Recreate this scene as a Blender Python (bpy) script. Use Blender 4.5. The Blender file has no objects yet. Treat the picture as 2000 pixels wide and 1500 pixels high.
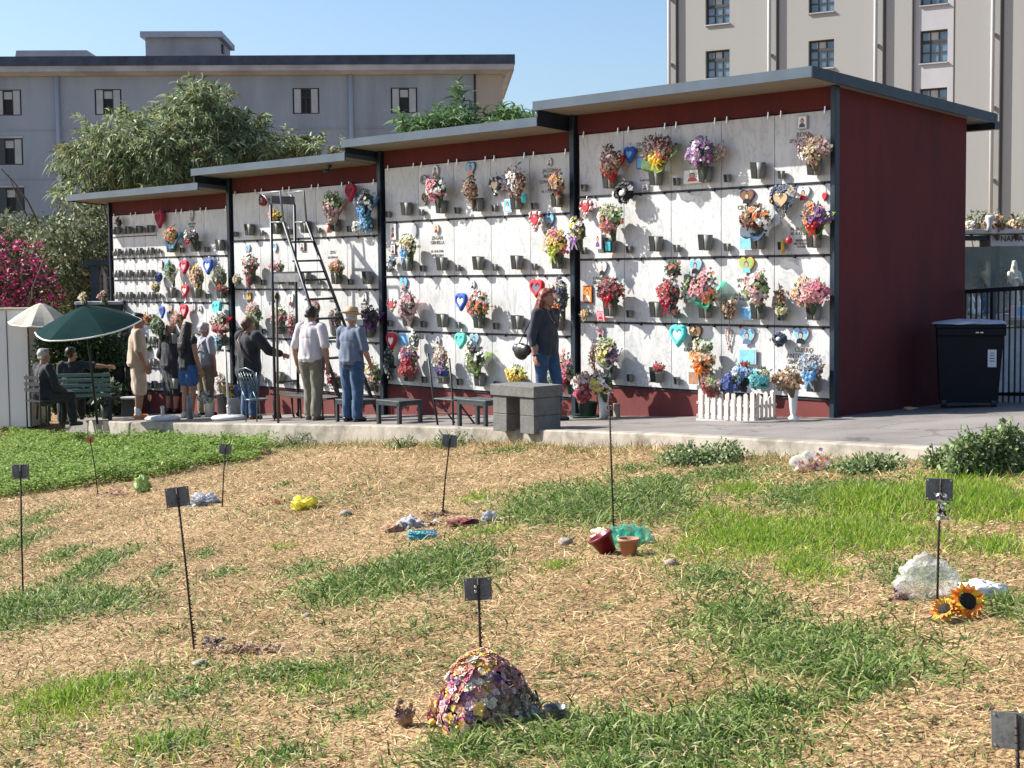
import bpy, bmesh, math, random
import numpy as np
from mathutils import Vector, Matrix, noise
R = math.radians
rng = np.random.default_rng(7)
random.seed(7)
S = bpy.context.scene
COL = S.collection

# ------------------------------------------------------------------ camera
CZ = 1.75                                   # eye height over the field
F_, PITCH, ROLL = 3014.3, .0717, .0105
cam_d = bpy.data.cameras.new('camera'); cam = bpy.data.objects.new('camera', cam_d); COL.objects.link(cam)
cam_d.sensor_width = 36; cam_d.lens = F_ / 2000 * 36; cam_d.clip_end = 2000; cam_d.clip_start = .1
cam.matrix_world = Matrix.Translation((0, 0, CZ)) @ Matrix.Rotation(math.pi / 2 - PITCH, 4, 'X') @ Matrix.Rotation(-ROLL, 4, 'Z')
S.camera = cam
# ------------------------------------------------------------------ sky, sun, exposure
SUN_DIR = Vector((-1.82, .495, 1.47)).normalized()       # towards the sun
w = bpy.data.worlds.new('World'); S.world = w; w.use_nodes = True
nt = w.node_tree; bg = nt.nodes['Background']
sky = nt.nodes.new('ShaderNodeTexSky'); sky.sky_type = 'NISHITA'; sky.sun_disc = False
sky.sun_elevation = math.asin(SUN_DIR.z); sky.sun_rotation = math.atan2(SUN_DIR.x, SUN_DIR.y)
sky.air_density = 1.0; sky.dust_density = 1.6; sky.ozone_density = 4.5; sky.altitude = 50
nt.links.new(sky.outputs[0], bg.inputs[0]); bg.inputs[1].default_value = .086
sd = bpy.data.lights.new('sun', 'SUN'); sd.energy = 4.6; sd.angle = R(.5); sd.color = (1, .955, .88)
so = bpy.data.objects.new('sun', sd); COL.objects.link(so)
so.rotation_euler = SUN_DIR.to_track_quat('Z', 'Y').to_euler(); so.location = (-20, 5, 25)
S.view_settings.view_transform = 'Standard'; S.view_settings.look = 'None'
S.view_settings.exposure = 1.12; S.view_settings.gamma = 1

# ------------------------------------------------------------------ measured frames of the place
TH = .8244
P0 = np.array([3.554, 17.1, 0.])
UL = np.array([-math.cos(TH), math.sin(TH), 0]); UR = -UL
NO = np.array([-math.sin(TH), -math.cos(TH), 0])         # outward from the niche wall
WANG = math.atan2(UR[1], UR[0])

def ray(x, y):
    u, v = x - 1000, y - 750
    c, s = math.cos(ROLL), math.sin(ROLL)
    a, b = (u * c - v * s) / F_, (u * s + v * c) / F_
    fw = np.array([0, math.cos(PITCH), -math.sin(PITCH)]); up = np.array([0, math.sin(PITCH), math.cos(PITCH)])
    return np.array([a, 0, 0]) + fw - up * b
def C0(): return np.array([0, 0, CZ])
def at(x, y, Y):                                         # point of that sight line at distance Y
    r = ray(x, y); return C0() + r * (Y / r[1])
def on_wall(x, y, no=0.):                                # point on the plane parallel to the niche wall, no metres in front
    r = ray(x, y); k = ((P0 + NO * no) @ NO) / (r @ NO); return C0() + r * k
def tn(P): return (P[:2] - P0[:2]) @ UL[:2], (P[:2] - P0[:2]) @ NO[:2]
def pave_z(X, Y):
    t = (X - P0[0]) * UL[0] + (Y - P0[1]) * UL[1]
    return CZ - 1.636 - .0567 * np.clip(t, -12, 30)
def on_pave(x, y, dz=0.):
    r = ray(x, y); k = 15.
    for _ in range(30): k = k - ((CZ + r[2] * k) - (pave_z(r[0] * k, r[1] * k) + dz)) / (r[2] + .04)
    return C0() + r * k
def TP(t, no, z=None):                                   # wall frame to world
    P = P0 + UL * t + NO * no
    P = P.copy(); P[2] = pave_z(P[0], P[1]) if z is None else z
    return P
def bump(X, Y):
    return (.018 * np.sin(X * 1.3 + .7 * Y) + .014 * np.sin(2.3 * X - 1.1 * Y + 2) + .009 * np.sin(4.1 * X + 3.2 * Y + 1) + .006 * np.sin(7.7 * X - 6.1 * Y))
def field_z(X, Y):
    return CZ - 1.736 + .0974 * np.clip(X, -9, 7) - .0128 * np.clip(Y, 0, 26) + bump(X, Y)
def on_field(x, y):
    r = ray(x, y); k = 10.
    for _ in range(40): k = k - ((CZ + r[2] * k) - float(field_z(r[0] * k, r[1] * k))) / (r[2] + .0128 - .0974 * r[0])
    return C0() + r * k
CURB_PX = [(2300, 898), (2000, 884), (1800, 876), (1600, 866), (1300, 850), (960, 838), (700, 832), (450, 829), (250, 826), (120, 820)]
CURB = [on_pave(*p) for p in CURB_PX]
CURB = [CURB[0] + (CURB[0] - CURB[1]) * 3] + CURB + [CURB[-1] + (CURB[-1] - CURB[-2]) * 1.5]
_ct = np.array([tn(p)[0] for p in CURB]); _cn = np.array([tn(p)[1] for p in CURB])
def curb_n(t): return np.interp(t, _ct, _cn)

# ------------------------------------------------------------------ materials
MATS = {}
def mat(name, col, rough=.7, metal=0., noise_s=0., noise_amt=.15, bump_s=0., bump_d=.0, spec=.5, alpha=1., transl=0., coat=0., sheen=0.):
    if name in MATS: return MATS[name]
    m = bpy.data.materials.new(name); m.use_nodes = True; MATS[name] = m
    n = m.node_tree; b = n.nodes['Principled BSDF']
    b.inputs['Base Color'].default_value = (*col, 1); b.inputs['Roughness'].default_value = rough
    b.inputs['Metallic'].default_value = metal; b.inputs['Specular IOR Level'].default_value = spec
    b.inputs['Coat Weight'].default_value = coat; b.inputs['Sheen Weight'].default_value = sheen
    b.inputs['Alpha'].default_value = alpha
    tc = n.nodes.new('ShaderNodeTexCoord')
    if noise_s:
        nz = n.nodes.new('ShaderNodeTexNoise'); nz.inputs['Scale'].default_value = noise_s; nz.inputs['Detail'].default_value = 5
        n.links.new(tc.outputs['Object'], nz.inputs['Vector'])
        mr = n.nodes.new('ShaderNodeMapRange'); mr.inputs[3].default_value = 1 - noise_amt; mr.inputs[4].default_value = 1 + noise_amt
        mr.inputs[1].default_value = .3; mr.inputs[2].default_value = .7
        n.links.new(nz.outputs[0], mr.inputs[0])
        mx = n.nodes.new('ShaderNodeVectorMath'); mx.operation = 'SCALE'; mx.inputs[0].default_value = col
        n.links.new(mr.outputs[0], mx.inputs['Scale']); n.links.new(mx.outputs[0], b.inputs['Base Color'])
    if bump_s:
        n2 = n.nodes.new('ShaderNodeTexNoise'); n2.inputs['Scale'].default_value = bump_s; n2.inputs['Detail'].default_value = 6
        n.links.new(tc.outputs['Object'], n2.inputs['Vector'])
        bp = n.nodes.new('ShaderNodeBump'); bp.inputs['Strength'].default_value = 1; bp.inputs['Distance'].default_value = bump_d
        n.links.new(n2.outputs[0], bp.inputs['Height']); n.links.new(bp.outputs[0], b.inputs['Normal'])
    if transl:
        tr = n.nodes.new('ShaderNodeBsdfTranslucent'); tr.inputs[0].default_value = (*col, 1)
        ms = n.nodes.new('ShaderNodeMixShader'); ms.inputs[0].default_value = transl
        out = n.nodes['Material Output']
        n.links.new(b.outputs[0], ms.inputs[1]); n.links.new(tr.outputs[0], ms.inputs[2]); n.links.new(ms.outputs[0], out.inputs[0])
    return m
def leaf_mat(name, cols, transl=.3, rough=.55, patch=None):
    """colour picked per leaf (Random Per Island) from a list"""
    if name in MATS: return MATS[name]
    m = bpy.data.materials.new(name); m.use_nodes = True; MATS[name] = m
    n = m.node_tree; b = n.nodes['Principled BSDF']; b.inputs['Roughness'].default_value = rough
    b.inputs['Specular IOR Level'].default_value = .3
    g = n.nodes.new('ShaderNodeNewGeometry'); r = n.nodes.new('ShaderNodeValToRGB')
    r.color_ramp.interpolation = 'LINEAR'
    while len(r.color_ramp.elements) < len(cols): r.color_ramp.elements.new(.5)
    for i, c in enumerate(cols):
        r.color_ramp.elements[i].position = i / (len(cols) - 1); r.color_ramp.elements[i].color = (*c, 1)
    n.links.new(g.outputs['Random Per Island'], r.inputs[0])
    last = r.outputs[0]
    if patch:
        tc = n.nodes.new('ShaderNodeTexCoord'); nz = n.nodes.new('ShaderNodeTexNoise'); nz.inputs['Scale'].default_value = patch[0]
        nz.inputs['Detail'].default_value = 3
        n.links.new(tc.outputs['Object'], nz.inputs['Vector'])
        mr = n.nodes.new('ShaderNodeMapRange'); mr.inputs[1].default_value = .42; mr.inputs[2].default_value = .62; mr.clamp = True
        n.links.new(nz.outputs[0], mr.inputs[0])
        mx = n.nodes.new('ShaderNodeMix'); mx.data_type = 'RGBA'; mx.inputs[7].default_value = (*patch[1], 1)
        mm = n.nodes.new('ShaderNodeMath'); mm.operation = 'MULTIPLY'; mm.inputs[1].default_value = patch[2]
        n.links.new(mr.outputs[0], mm.inputs[0]); n.links.new(mm.outputs[0], mx.inputs[0])
        n.links.new(last, mx.inputs[6]); last = mx.outputs[2]
    n.links.new(last, b.inputs['Base Color'])
    tr = n.nodes.new('ShaderNodeBsdfTranslucent'); n.links.new(last, tr.inputs[0])
    ms = n.nodes.new('ShaderNodeMixShader'); ms.inputs[0].default_value = transl
    n.links.new(b.outputs[0], ms.inputs[1]); n.links.new(tr.outputs[0], ms.inputs[2]); n.links.new(ms.outputs[0], n.nodes['Material Output'].inputs[0])
    return m
PAL = dict(red=(.55, .02, .03), crimson=(.42, .015, .05), darkred=(.16, .012, .02), pink=(.8, .3, .38), hotpink=(.75, .06, .22), palepink=(.82, .55, .55),
           white=(.85, .84, .8), cream=(.78, .66, .42), yellow=(.85, .62, .04), lemon=(.88, .8, .12), orange=(.85, .25, .03), peach=(.85, .48, .25), salmon=(.8, .25, .17),
           purple=(.22, .06, .3), lilac=(.5, .3, .62), plum=(.09, .03, .07), blue=(.03, .1, .45), navy=(.012, .025, .1), sky=(.2, .5, .8), teal=(.02, .38, .45), turq=(.08, .6, .6), mint=(.1, .6, .42),
           green=(.06, .2, .04), dgreen=(.025, .08, .03), lime=(.5, .65, .08), brown=(.2, .1, .05), tan=(.5, .33, .17), dried=(.36, .2, .12), grey=(.4, .4, .42), black=(.012, .012, .015), gold=(.6, .38, .05), lgreen=(.3, .45, .14), slate=(.1, .16, .26), silver=(.55, .57, .6))
def pal(c, kind='petal'):
    col = PAL[c]
    if kind == 'petal' and c not in ('black', 'white'): col = tuple(a * .74 + b * .26 * (.25 + .75 * max(col)) for a, b in zip(col, (.5, .42, .34)))
    if kind == 'petal': return mat('petal_' + c, col, .6, noise_s=40, noise_amt=.3, transl=.15, sheen=.1)
    if kind == 'cloth': return mat('cloth_' + c, col, .85, noise_s=9, noise_amt=.15, sheen=.2)
    if kind == 'wrap': return mat('wrap_' + c, col, .35, noise_s=20, noise_amt=.2, alpha=.72, transl=.35)
    if kind == 'plastic': return mat('plastic_' + c, col, .35, noise_s=6, noise_amt=.1)

def tree_mat(name, build):
    if name in MATS: return MATS[name]
    m = bpy.data.materials.new(name); m.use_nodes = True; MATS[name] = m
    build(m.node_tree, m.node_tree.nodes['Principled BSDF']); return m
def N(n, t, **kw):
    nd = n.nodes.new(t)
    for k, v in kw.items():
        if k.startswith('i_'): nd.inputs[int(k[2:]) if k[2:].isdigit() else k[2:]].default_value = v
        else: setattr(nd, k, v)
    return nd
def mk_marble(n, b):
    tc = N(n, 'ShaderNodeTexCoord'); oi = N(n, 'ShaderNodeObjectInfo')
    ad = N(n, 'ShaderNodeVectorMath', operation='ADD'); n.links.new(tc.outputs['Object'], ad.inputs[0])
    sc = N(n, 'ShaderNodeVectorMath', operation='SCALE'); sc.inputs[0].default_value = (37, 11, 23); n.links.new(oi.outputs['Random'], sc.inputs['Scale'])
    n.links.new(sc.outputs[0], ad.inputs[1])
    mp = N(n, 'ShaderNodeMapping'); mp.inputs['Rotation'].default_value = (0, .8, 0); mp.inputs['Scale'].default_value = (1.3, 1, .45); n.links.new(ad.outputs[0], mp.inputs[0])
    nz = N(n, 'ShaderNodeTexNoise'); nz.inputs['Scale'].default_value = 3.4; nz.inputs['Detail'].default_value = 9; nz.inputs['Roughness'].default_value = .62; nz.inputs['Distortion'].default_value = .5
    n.links.new(mp.outputs[0], nz.inputs['Vector'])
    ab = N(n, 'ShaderNodeMath', operation='SUBTRACT'); ab.inputs[1].default_value = .5; n.links.new(nz.outputs[0], ab.inputs[0])
    a2 = N(n, 'ShaderNodeMath', operation='ABSOLUTE'); n.links.new(ab.outputs[0], a2.inputs[0])
    r = N(n, 'ShaderNodeValToRGB'); r.color_ramp.elements[0].color = (.40, .41, .43, 1); r.color_ramp.elements[1].position = .014
    r.color_ramp.elements[1].color = (.58, .58, .57, 1); e = r.color_ramp.elements.new(.2); e.color = (.65, .645, .635, 1)
    n.links.new(a2.outputs[0], r.inputs[0])
    n3 = N(n, 'ShaderNodeTexNoise'); n3.inputs['Scale'].default_value = 1.7; n3.inputs['Detail'].default_value = 4; n.links.new(ad.outputs[0], n3.inputs['Vector'])
    r3 = N(n, 'ShaderNodeMapRange'); r3.inputs[1].default_value = .3; r3.inputs[2].default_value = .7; r3.inputs[3].default_value = .86; r3.inputs[4].default_value = 1.05
    n.links.new(n3.outputs[0], r3.inputs[0])
    mu = N(n, 'ShaderNodeVectorMath', operation='SCALE'); n.links.new(r.outputs[0], mu.inputs[0]); n.links.new(r3.outputs[0], mu.inputs['Scale'])
    n.links.new(mu.outputs[0], b.inputs['Base Color']); b.inputs['Roughness'].default_value = .35
M_marble = tree_mat('marble', mk_marble)
def mk_plaster(base, stain, sc=.35, streak=6., amt=.5, bumpd=.01):
    def f(n, b):
        tc = N(n, 'ShaderNodeTexCoord'); mp = N(n, 'ShaderNodeMapping'); mp.inputs['Scale'].default_value = (1, 1, 1 / streak)
        n.links.new(tc.outputs['Object'], mp.inputs[0])
        n1 = N(n, 'ShaderNodeTexNoise'); n1.inputs['Scale'].default_value = sc * 4; n1.inputs['Detail'].default_value = 9; n1.inputs['Roughness'].default_value = .65; n.links.new(mp.outputs[0], n1.inputs['Vector'])
        n2 = N(n, 'ShaderNodeTexNoise'); n2.inputs['Scale'].default_value = sc; n2.inputs['Detail'].default_value = 6; n.links.new(tc.outputs['Object'], n2.inputs['Vector'])
        mu = N(n, 'ShaderNodeMath', operation='MULTIPLY'); n.links.new(n1.outputs[0], mu.inputs[0]); n.links.new(n2.outputs[0], mu.inputs[1])
        mr = N(n, 'ShaderNodeMapRange'); mr.inputs[1].default_value = .17; mr.inputs[2].default_value = .36; mr.inputs[4].default_value = amt; n.links.new(mu.outputs[0], mr.inputs[0])
        mx = N(n, 'ShaderNodeMix', data_type='RGBA'); mx.inputs[6].default_value = (*base, 1); mx.inputs[7].default_value = (*stain, 1)
        n.links.new(mr.outputs[0], mx.inputs[0]); n.links.new(mx.outputs[2], b.inputs['Base Color']); b.inputs['Roughness'].default_value = .9
        bp = N(n, 'ShaderNodeBump'); bp.inputs['Distance'].default_value = bumpd; n.links.new(n1.outputs[0], bp.inputs['Height']); n.links.new(bp.outputs[0], b.inputs['Normal'])
    return f
M_red_shaded = tree_mat('red_plaster_shaded', mk_plaster((.125, .018, .018), (.075, .015, .016), .9, 5, .85, .003))  # wall and header: red darkened in the colour to stand for shade
M_red_sunlit = tree_mat('red_plaster_sunlit', mk_plaster((.17, .035, .032), (.11, .028, .026), 1.6, 2, .8, .002))  # base strip: the same red, lightened in the colour to stand for sunlight
M_steel = mat('navy_steel', (.020, .034, .050), .42, .3, noise_s=6, noise_amt=.25)
M_fascia = mat('blue_grey_fascia', (.062, .088, .118), .4, .2, noise_s=4, noise_amt=.12)
M_soffit = tree_mat('soffit_board', mk_plaster((.30, .26, .21), (.24, .21, .17), 1.5, 1, .5, .001))
M_rail = mat('rail_metal', (.03, .035, .04), .5, .4)
M_clip = mat('clip_metal', (.6, .6, .6), .3, .9)
M_vase_d = mat('vase_dark_face', (.013, .016, .013), .8, .0, noise_s=8, noise_amt=.3)  # dark surroundings mirrored in the steel, painted as the face colour
M_vase_l = mat('vase_grey_side', (.17, .17, .155), .6, .1, noise_s=8, noise_amt=.2)
M_letter = mat('letter_bronze', (.16, .13, .09), .5, .4)

# ------------------------------------------------------------------ mesh builder
class MB:
    def __init__(s): s.v = []; s.f = []; s.m = []; s.sm = []
    def add(s, vs, fs, m=0, smooth=False):
        o = len(s.v); s.v.extend([tuple(map(float, q)) for q in vs])
        for f in fs: s.f.append(tuple(o + i for i in f)); s.m.append(m); s.sm.append(smooth)
        return s
    def box(s, c, d, m=0, M=None, bev=0.):
        x, y, z = (q / 2 for q in d)
        if bev > 0:
            bv = min(bev, x * .9, y * .9, z * .9); vs = []; idx = {}
            for sx in (-1, 1):
                for sy in (-1, 1):
                    for sz in (-1, 1):
                        for k, (a, b_, c_) in enumerate(((0, bv, bv), (bv, 0, bv), (bv, bv, 0))):
                            idx[(sx, sy, sz, k)] = len(vs); vs.append((sx * (x - a), sy * (y - b_), sz * (z - c_)))
            g = lambda a, b_, c_, k: idx[(a, b_, c_, k)]
            fs = []
            for sg in (-1, 1):
                fs.append([g(sg, -1, -1, 0), g(sg, 1, -1, 0), g(sg, 1, 1, 0), g(sg, -1, 1, 0)])
                fs.append([g(-1, sg, -1, 1), g(1, sg, -1, 1), g(1, sg, 1, 1), g(-1, sg, 1, 1)])
                fs.append([g(-1, -1, sg, 2), g(1, -1, sg, 2), g(1, 1, sg, 2), g(-1, 1, sg, 2)])
            for a in (-1, 1):
                for b_ in (-1, 1):
                    fs.append([g(a, b_, -1, 0), g(a, b_, 1, 0), g(a, b_, 1, 1), g(a, b_, -1, 1)])
                    fs.append([g(a, -1, b_, 0), g(a, 1, b_, 0), g(a, 1, b_, 2), g(a, -1, b_, 2)])
                    fs.append([g(-1, a, b_, 1), g(1, a, b_, 1), g(1, a, b_, 2), g(-1, a, b_, 2)])
                    for c_ in (-1, 1): fs.append([g(a, b_, c_, 0), g(a, b_, c_, 1), g(a, b_, c_, 2)])
            # orient outward
            vv = [Vector(q) for q in vs]; fo = []
            for f in fs:
                nn = (vv[f[1]] - vv[f[0]]).cross(vv[f[2]] - vv[f[1]]); ce = sum((vv[i] for i in f), Vector()) / len(f)
                fo.append(f if nn.dot(ce) > 0 else f[::-1])
            fs = fo
        else:
            vs = [(-x, -y, -z), (x, -y, -z), (x, y, -z), (-x, y, -z), (-x, -y, z), (x, -y, z), (x, y, z), (-x, y, z)]
            fs = [(0, 3, 2, 1), (4, 5, 6, 7), (0, 1, 5, 4), (1, 2, 6, 5), (2, 3, 7, 6), (3, 0, 4, 7)]
        T = Matrix.Translation(Vector(c)) @ (M or Matrix())
        return s.add([T @ Vector(q) for q in vs], fs, m)
    def hexa(s, b4, t4, m=0):      # bottom loop (ccw from above), top loop
        return s.add(list(b4) + list(t4), [(3, 2, 1, 0), (4, 5, 6, 7), (0, 1, 5, 4), (1, 2, 6, 5), (2, 3, 7, 6), (3, 0, 4, 7)], m)
    def tube(s, pts, r, seg=8, m=0, r1=None, cap=True, smooth=True):
        P = [Vector(map(float, p)) for p in pts]; n = len(P); vs = []
        up = None
        for i, p in enumerate(P):
            d = (P[min(i + 1, n - 1)] - P[max(i - 1, 0)])
            if d.length < 1e-9: d = Vector((0, 0, 1))
            d.normalize()
            if up is None: a = d.orthogonal().normalized()
            else: a = (up - d * up.dot(d)); a = a.normalized() if a.length > 1e-6 else d.orthogonal().normalized()
            up = a; b = d.cross(a)
            rr = r[i] if isinstance(r, (list, tuple)) else (r if r1 is None else r + (r1 - r) * i / max(1, n - 1))
            for k in range(seg):
                t = 2 * math.pi * k / seg; vs.append(p + (a * math.cos(t) + b * math.sin(t)) * rr)
        fs = [(i * seg + k, i * seg + (k + 1) % seg, (i + 1) * seg + (k + 1) % seg, (i + 1) * seg + k) for i in range(n - 1) for k in range(seg)]
        s.add(vs, fs, m, smooth)
        if cap:
            o = len(s.v) - n * seg
            s.f.append(tuple(o + k for k in range(seg))[::-1]); s.m.append(m); s.sm.append(False)
            s.f.append(tuple(o + (n - 1) * seg + k for k in range(seg))); s.m.append(m); s.sm.append(False)
        return s
    def lathe(s, prof, seg=16, c=(0, 0, 0), m=0, ruff=0., nr=7, smooth=True, sx=1., sy=1., cap=False):
        vs = []
        for i, (r, z) in enumerate(prof):
            for k in range(seg):
                t = 2 * math.pi * k / seg
                q = r * (1 + ruff * math.sin(nr * t + i) * (i / max(1, len(prof) - 1)))
                vs.append((c[0] + q * math.cos(t) * sx, c[1] + q * math.sin(t) * sy, c[2] + z))
        n = len(prof)
        fs = [(i * seg + k, i * seg + (k + 1) % seg, (i + 1) * seg + (k + 1) % seg, (i + 1) * seg + k) for i in range(n - 1) for k in range(seg)]
        if cap: fs.append(tuple(range(seg))[::-1]); fs.append(tuple((n - 1) * seg + k for k in range(seg)))
        return s.add(vs, fs, m, smooth)
    def ball(s, c, r, m=0, seg=10, rings=6, jit=0.):
        if not isinstance(r, (tuple, list)): r = (r, r, r)
        vs = [(c[0], c[1], c[2] + r[2])]; fs = []
        for i in range(1, rings):
            a = math.pi * i / rings
            for k in range(seg):
                t = 2 * math.pi * k / seg; j = 1 + (random.random() - .5) * jit
                vs.append((c[0] + r[0] * math.sin(a) * math.cos(t) * j, c[1] + r[1] * math.sin(a) * math.sin(t) * j, c[2] + r[2] * math.cos(a) * j))
        vs.append((c[0], c[1], c[2] - r[2])); L = len(vs) - 1
        for k in range(seg):
            fs.append((0, 1 + k, 1 + (k + 1) % seg)); fs.append((L, L - seg + (k + 1) % seg, L - seg + k))
        for i in range(rings - 2):
            for k in range(seg): a = 1 + i * seg; fs.append((a + k, a + seg + k, a + seg + (k + 1) % seg, a + (k + 1) % seg))
        return s.add(vs, fs, m, True)
    def prism(s, poly, d0, d1, m=0, ax='y', m_side=None):
        """2-D outline (x,z) extruded along y from d0 to d1 (front d0)"""
        n = len(poly)
        f = (lambda p, d: (p[0], d, p[1])) if ax == 'y' else ((lambda p, d: (p[0], p[1], d)) if ax == 'z' else (lambda p, d: (d, p[0], p[1])))
        vs = [f(p, d0) for p in poly] + [f(p, d1) for p in poly]
        s.add(vs, [tuple(range(n)), tuple(range(2 * n - 1, n - 1, -1))], m)
        o = len(s.v) - 2 * n
        for i in range(n):
            s.f.append((o + i, o + n + i, o + n + (i + 1) % n, o + (i + 1) % n)); s.m.append(m if m_side is None else m_side); s.sm.append(False)
        return s
    def build(s, name, mats, parent=None, loc=None, rot=None, fixn=False):
        me = bpy.data.meshes.new(name); me.from_pydata(s.v, [], s.f)
        if not isinstance(mats, (list, tuple)): mats = [mats]
        for m in mats: me.materials.append(m)
        if s.f:
            me.polygons.foreach_set('material_index', s.m); me.polygons.foreach_set('use_smooth', s.sm)
        if fixn:
            bm = bmesh.new(); bm.from_mesh(me); bmesh.ops.recalc_face_normals(bm, faces=bm.faces); bm.to_mesh(me); bm.free()
        me.update()
        o = bpy.data.objects.new(name, me); COL.objects.link(o)
        if parent is not None: o.parent = parent
        if loc is not None: o.location = Vector(map(float, loc))
        if rot is not None: o.rotation_euler = (0, 0, rot) if isinstance(rot, (int, float)) else rot
        return o
def np_mesh(name, V, Fq, mats, parent=None, mi=None, smooth=False):
    me = bpy.data.meshes.new(name); nv, nf, k = len(V), len(Fq), Fq.shape[1]
    me.vertices.add(nv); me.vertices.foreach_set('co', np.asarray(V, np.float32).ravel())
    me.loops.add(nf * k); me.loops.foreach_set('vertex_index', Fq.astype(np.int32).ravel())
    me.polygons.add(nf); me.polygons.foreach_set('loop_start', np.arange(0, nf * k, k, dtype=np.int32)); me.polygons.foreach_set('loop_total', np.full(nf, k, np.int32))
    for m in (mats if isinstance(mats, (list, tuple)) else [mats]): me.materials.append(m)
    if mi is not None: me.polygons.foreach_set('material_index', np.asarray(mi, np.int32))
    if smooth: me.polygons.foreach_set('use_smooth', np.ones(nf, bool))
    me.update(calc_edges=True); me.validate()
    o = bpy.data.objects.new(name, me); COL.objects.link(o)
    if parent is not None: o.parent = parent
    return o
def tag(o, label=None, cat=None, group=None, kind=None):
    if label: o['label'] = label
    if cat: o['category'] = cat
    if group: o['group'] = group
    if kind: o['kind'] = kind
    return o
def thing(name, label, cat, loc=(0, 0, 0), rz=0., group=None):
    o = bpy.data.objects.new(name, None); COL.objects.link(o); o.empty_display_size = .1
    o.location = Vector(map(float, loc)); o.rotation_euler = (0, 0, rz)
    return tag(o, label, cat, group)
def cp(o, parent=None):
    c = o.copy(); COL.objects.link(c)
    if parent is not None: c.parent = parent
    return c
def copy_tree(o, parent=None):
    c = cp(o, parent)
    for ch in list(o.children): copy_tree(ch, c)
    return c
# ================================================================== the setting
def mk_ground(n, b):
    tc = N(n, 'ShaderNodeTexCoord')
    n1 = N(n, 'ShaderNodeTexNoise'); n1.inputs['Scale'].default_value = 1.3; n1.inputs['Detail'].default_value = 4; n.links.new(tc.outputs['Object'], n1.inputs['Vector'])
    n2 = N(n, 'ShaderNodeTexNoise'); n2.inputs['Scale'].default_value = 45; n2.inputs['Detail'].default_value = 6; n.links.new(tc.outputs['Object'], n2.inputs['Vector'])
    r2 = N(n, 'ShaderNodeValToRGB'); e = r2.color_ramp.elements; e[0].position = .36; e[0].color = (.13, .075, .032, 1); e[1].position = .62; e[1].color = (.52, .35, .17, 1)
    x = e.new(.48); x.color = (.33, .21, .10, 1)
    n.links.new(n2.outputs[0], r2.inputs[0])
    n1.inputs['Scale'].default_value = .9; n1.inputs['Detail'].default_value = 8
    mx = N(n, 'ShaderNodeMix', data_type='RGBA', blend_type='MULTIPLY'); mr = N(n, 'ShaderNodeMapRange'); mr.inputs[1].default_value = .35; mr.inputs[2].default_value = .65
    mr.inputs[3].default_value = 0; mr.inputs[4].default_value = .9; n.links.new(n1.outputs[0], mr.inputs[0]); n.links.new(mr.outputs[0], mx.inputs[0])
    n.links.new(r2.outputs[0], mx.inputs[6]); mx.inputs[7].default_value = (.62, .55, .42, 1)
    n.links.new(mx.outputs[2], b.inputs['Base Color']); b.inputs['Roughness'].default_value = .95
    bp = N(n, 'ShaderNodeBump'); bp.inputs['Distance'].default_value = .03; n.links.new(n2.outputs[0], bp.inputs['Height']); n.links.new(bp.outputs[0], b.inputs['Normal'])
M_ground = tree_mat('dry_soil', mk_ground)
def mk_asphalt(n, b):
    tc = N(n, 'ShaderNodeTexCoord')
    n1 = N(n, 'ShaderNodeTexNoise'); n1.inputs['Scale'].default_value = 1.2; n1.inputs['Detail'].default_value = 7; n.links.new(tc.outputs['Object'], n1.inputs['Vector'])
    n2 = N(n, 'ShaderNodeTexNoise'); n2.inputs['Scale'].default_value = 60; n2.inputs['Detail'].default_value = 4; n.links.new(tc.outputs['Object'], n2.inputs['Vector'])
    vo = N(n, 'ShaderNodeTexVoronoi', feature='DISTANCE_TO_EDGE'); vo.inputs['Scale'].default_value = .45
    wv = N(n, 'ShaderNodeVectorMath', operation='ADD'); n.links.new(tc.outputs['Object'], wv.inputs[0]); n.links.new(n1.outputs['Color'], wv.inputs[1]); n.links.new(wv.outputs[0], vo.inputs['Vector'])
    r = N(n, 'ShaderNodeValToRGB'); e = r.color_ramp.elements; e[0].position = .3; e[0].color = (.15, .135, .125, 1); e[1].position = .7; e[1].color = (.25, .225, .205, 1); n.links.new(n1.outputs[0], r.inputs[0])
    m2 = N(n, 'ShaderNodeMapRange'); m2.inputs[1].default_value = .35; m2.inputs[2].default_value = .65; m2.inputs[3].default_value = .85; m2.inputs[4].default_value = 1.12; n.links.new(n2.outputs[0], m2.inputs[0])
    cr = N(n, 'ShaderNodeMapRange'); cr.inputs[1].default_value = .0; cr.inputs[2].default_value = .012; cr.inputs[3].default_value = .45; cr.inputs[4].default_value = 1.; n.links.new(vo.outputs[0], cr.inputs[0])
    mm = N(n, 'ShaderNodeMath', operation='MULTIPLY'); n.links.new(m2.outputs[0], mm.inputs[0]); n.links.new(cr.outputs[0], mm.inputs[1])
    s = N(n, 'ShaderNodeVectorMath', operation='SCALE'); n.links.new(r.outputs[0], s.inputs[0]); n.links.new(mm.outputs[0], s.inputs['Scale']); n.links.new(s.outputs[0], b.inputs['Base Color'])
    b.inputs['Roughness'].default_value = .9; bp = N(n, 'ShaderNodeBump'); bp.inputs['Distance'].default_value = .004; n.links.new(n2.outputs[0], bp.inputs['Height']); n.links.new(bp.outputs[0], b.inputs['Normal'])
M_asph = tree_mat('worn_asphalt', mk_asphalt)
M_conc = tree_mat('curb_concrete', mk_plaster((.36, .325, .27), (.15, .13, .10), 1.6, .8, .85, .003))

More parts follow.
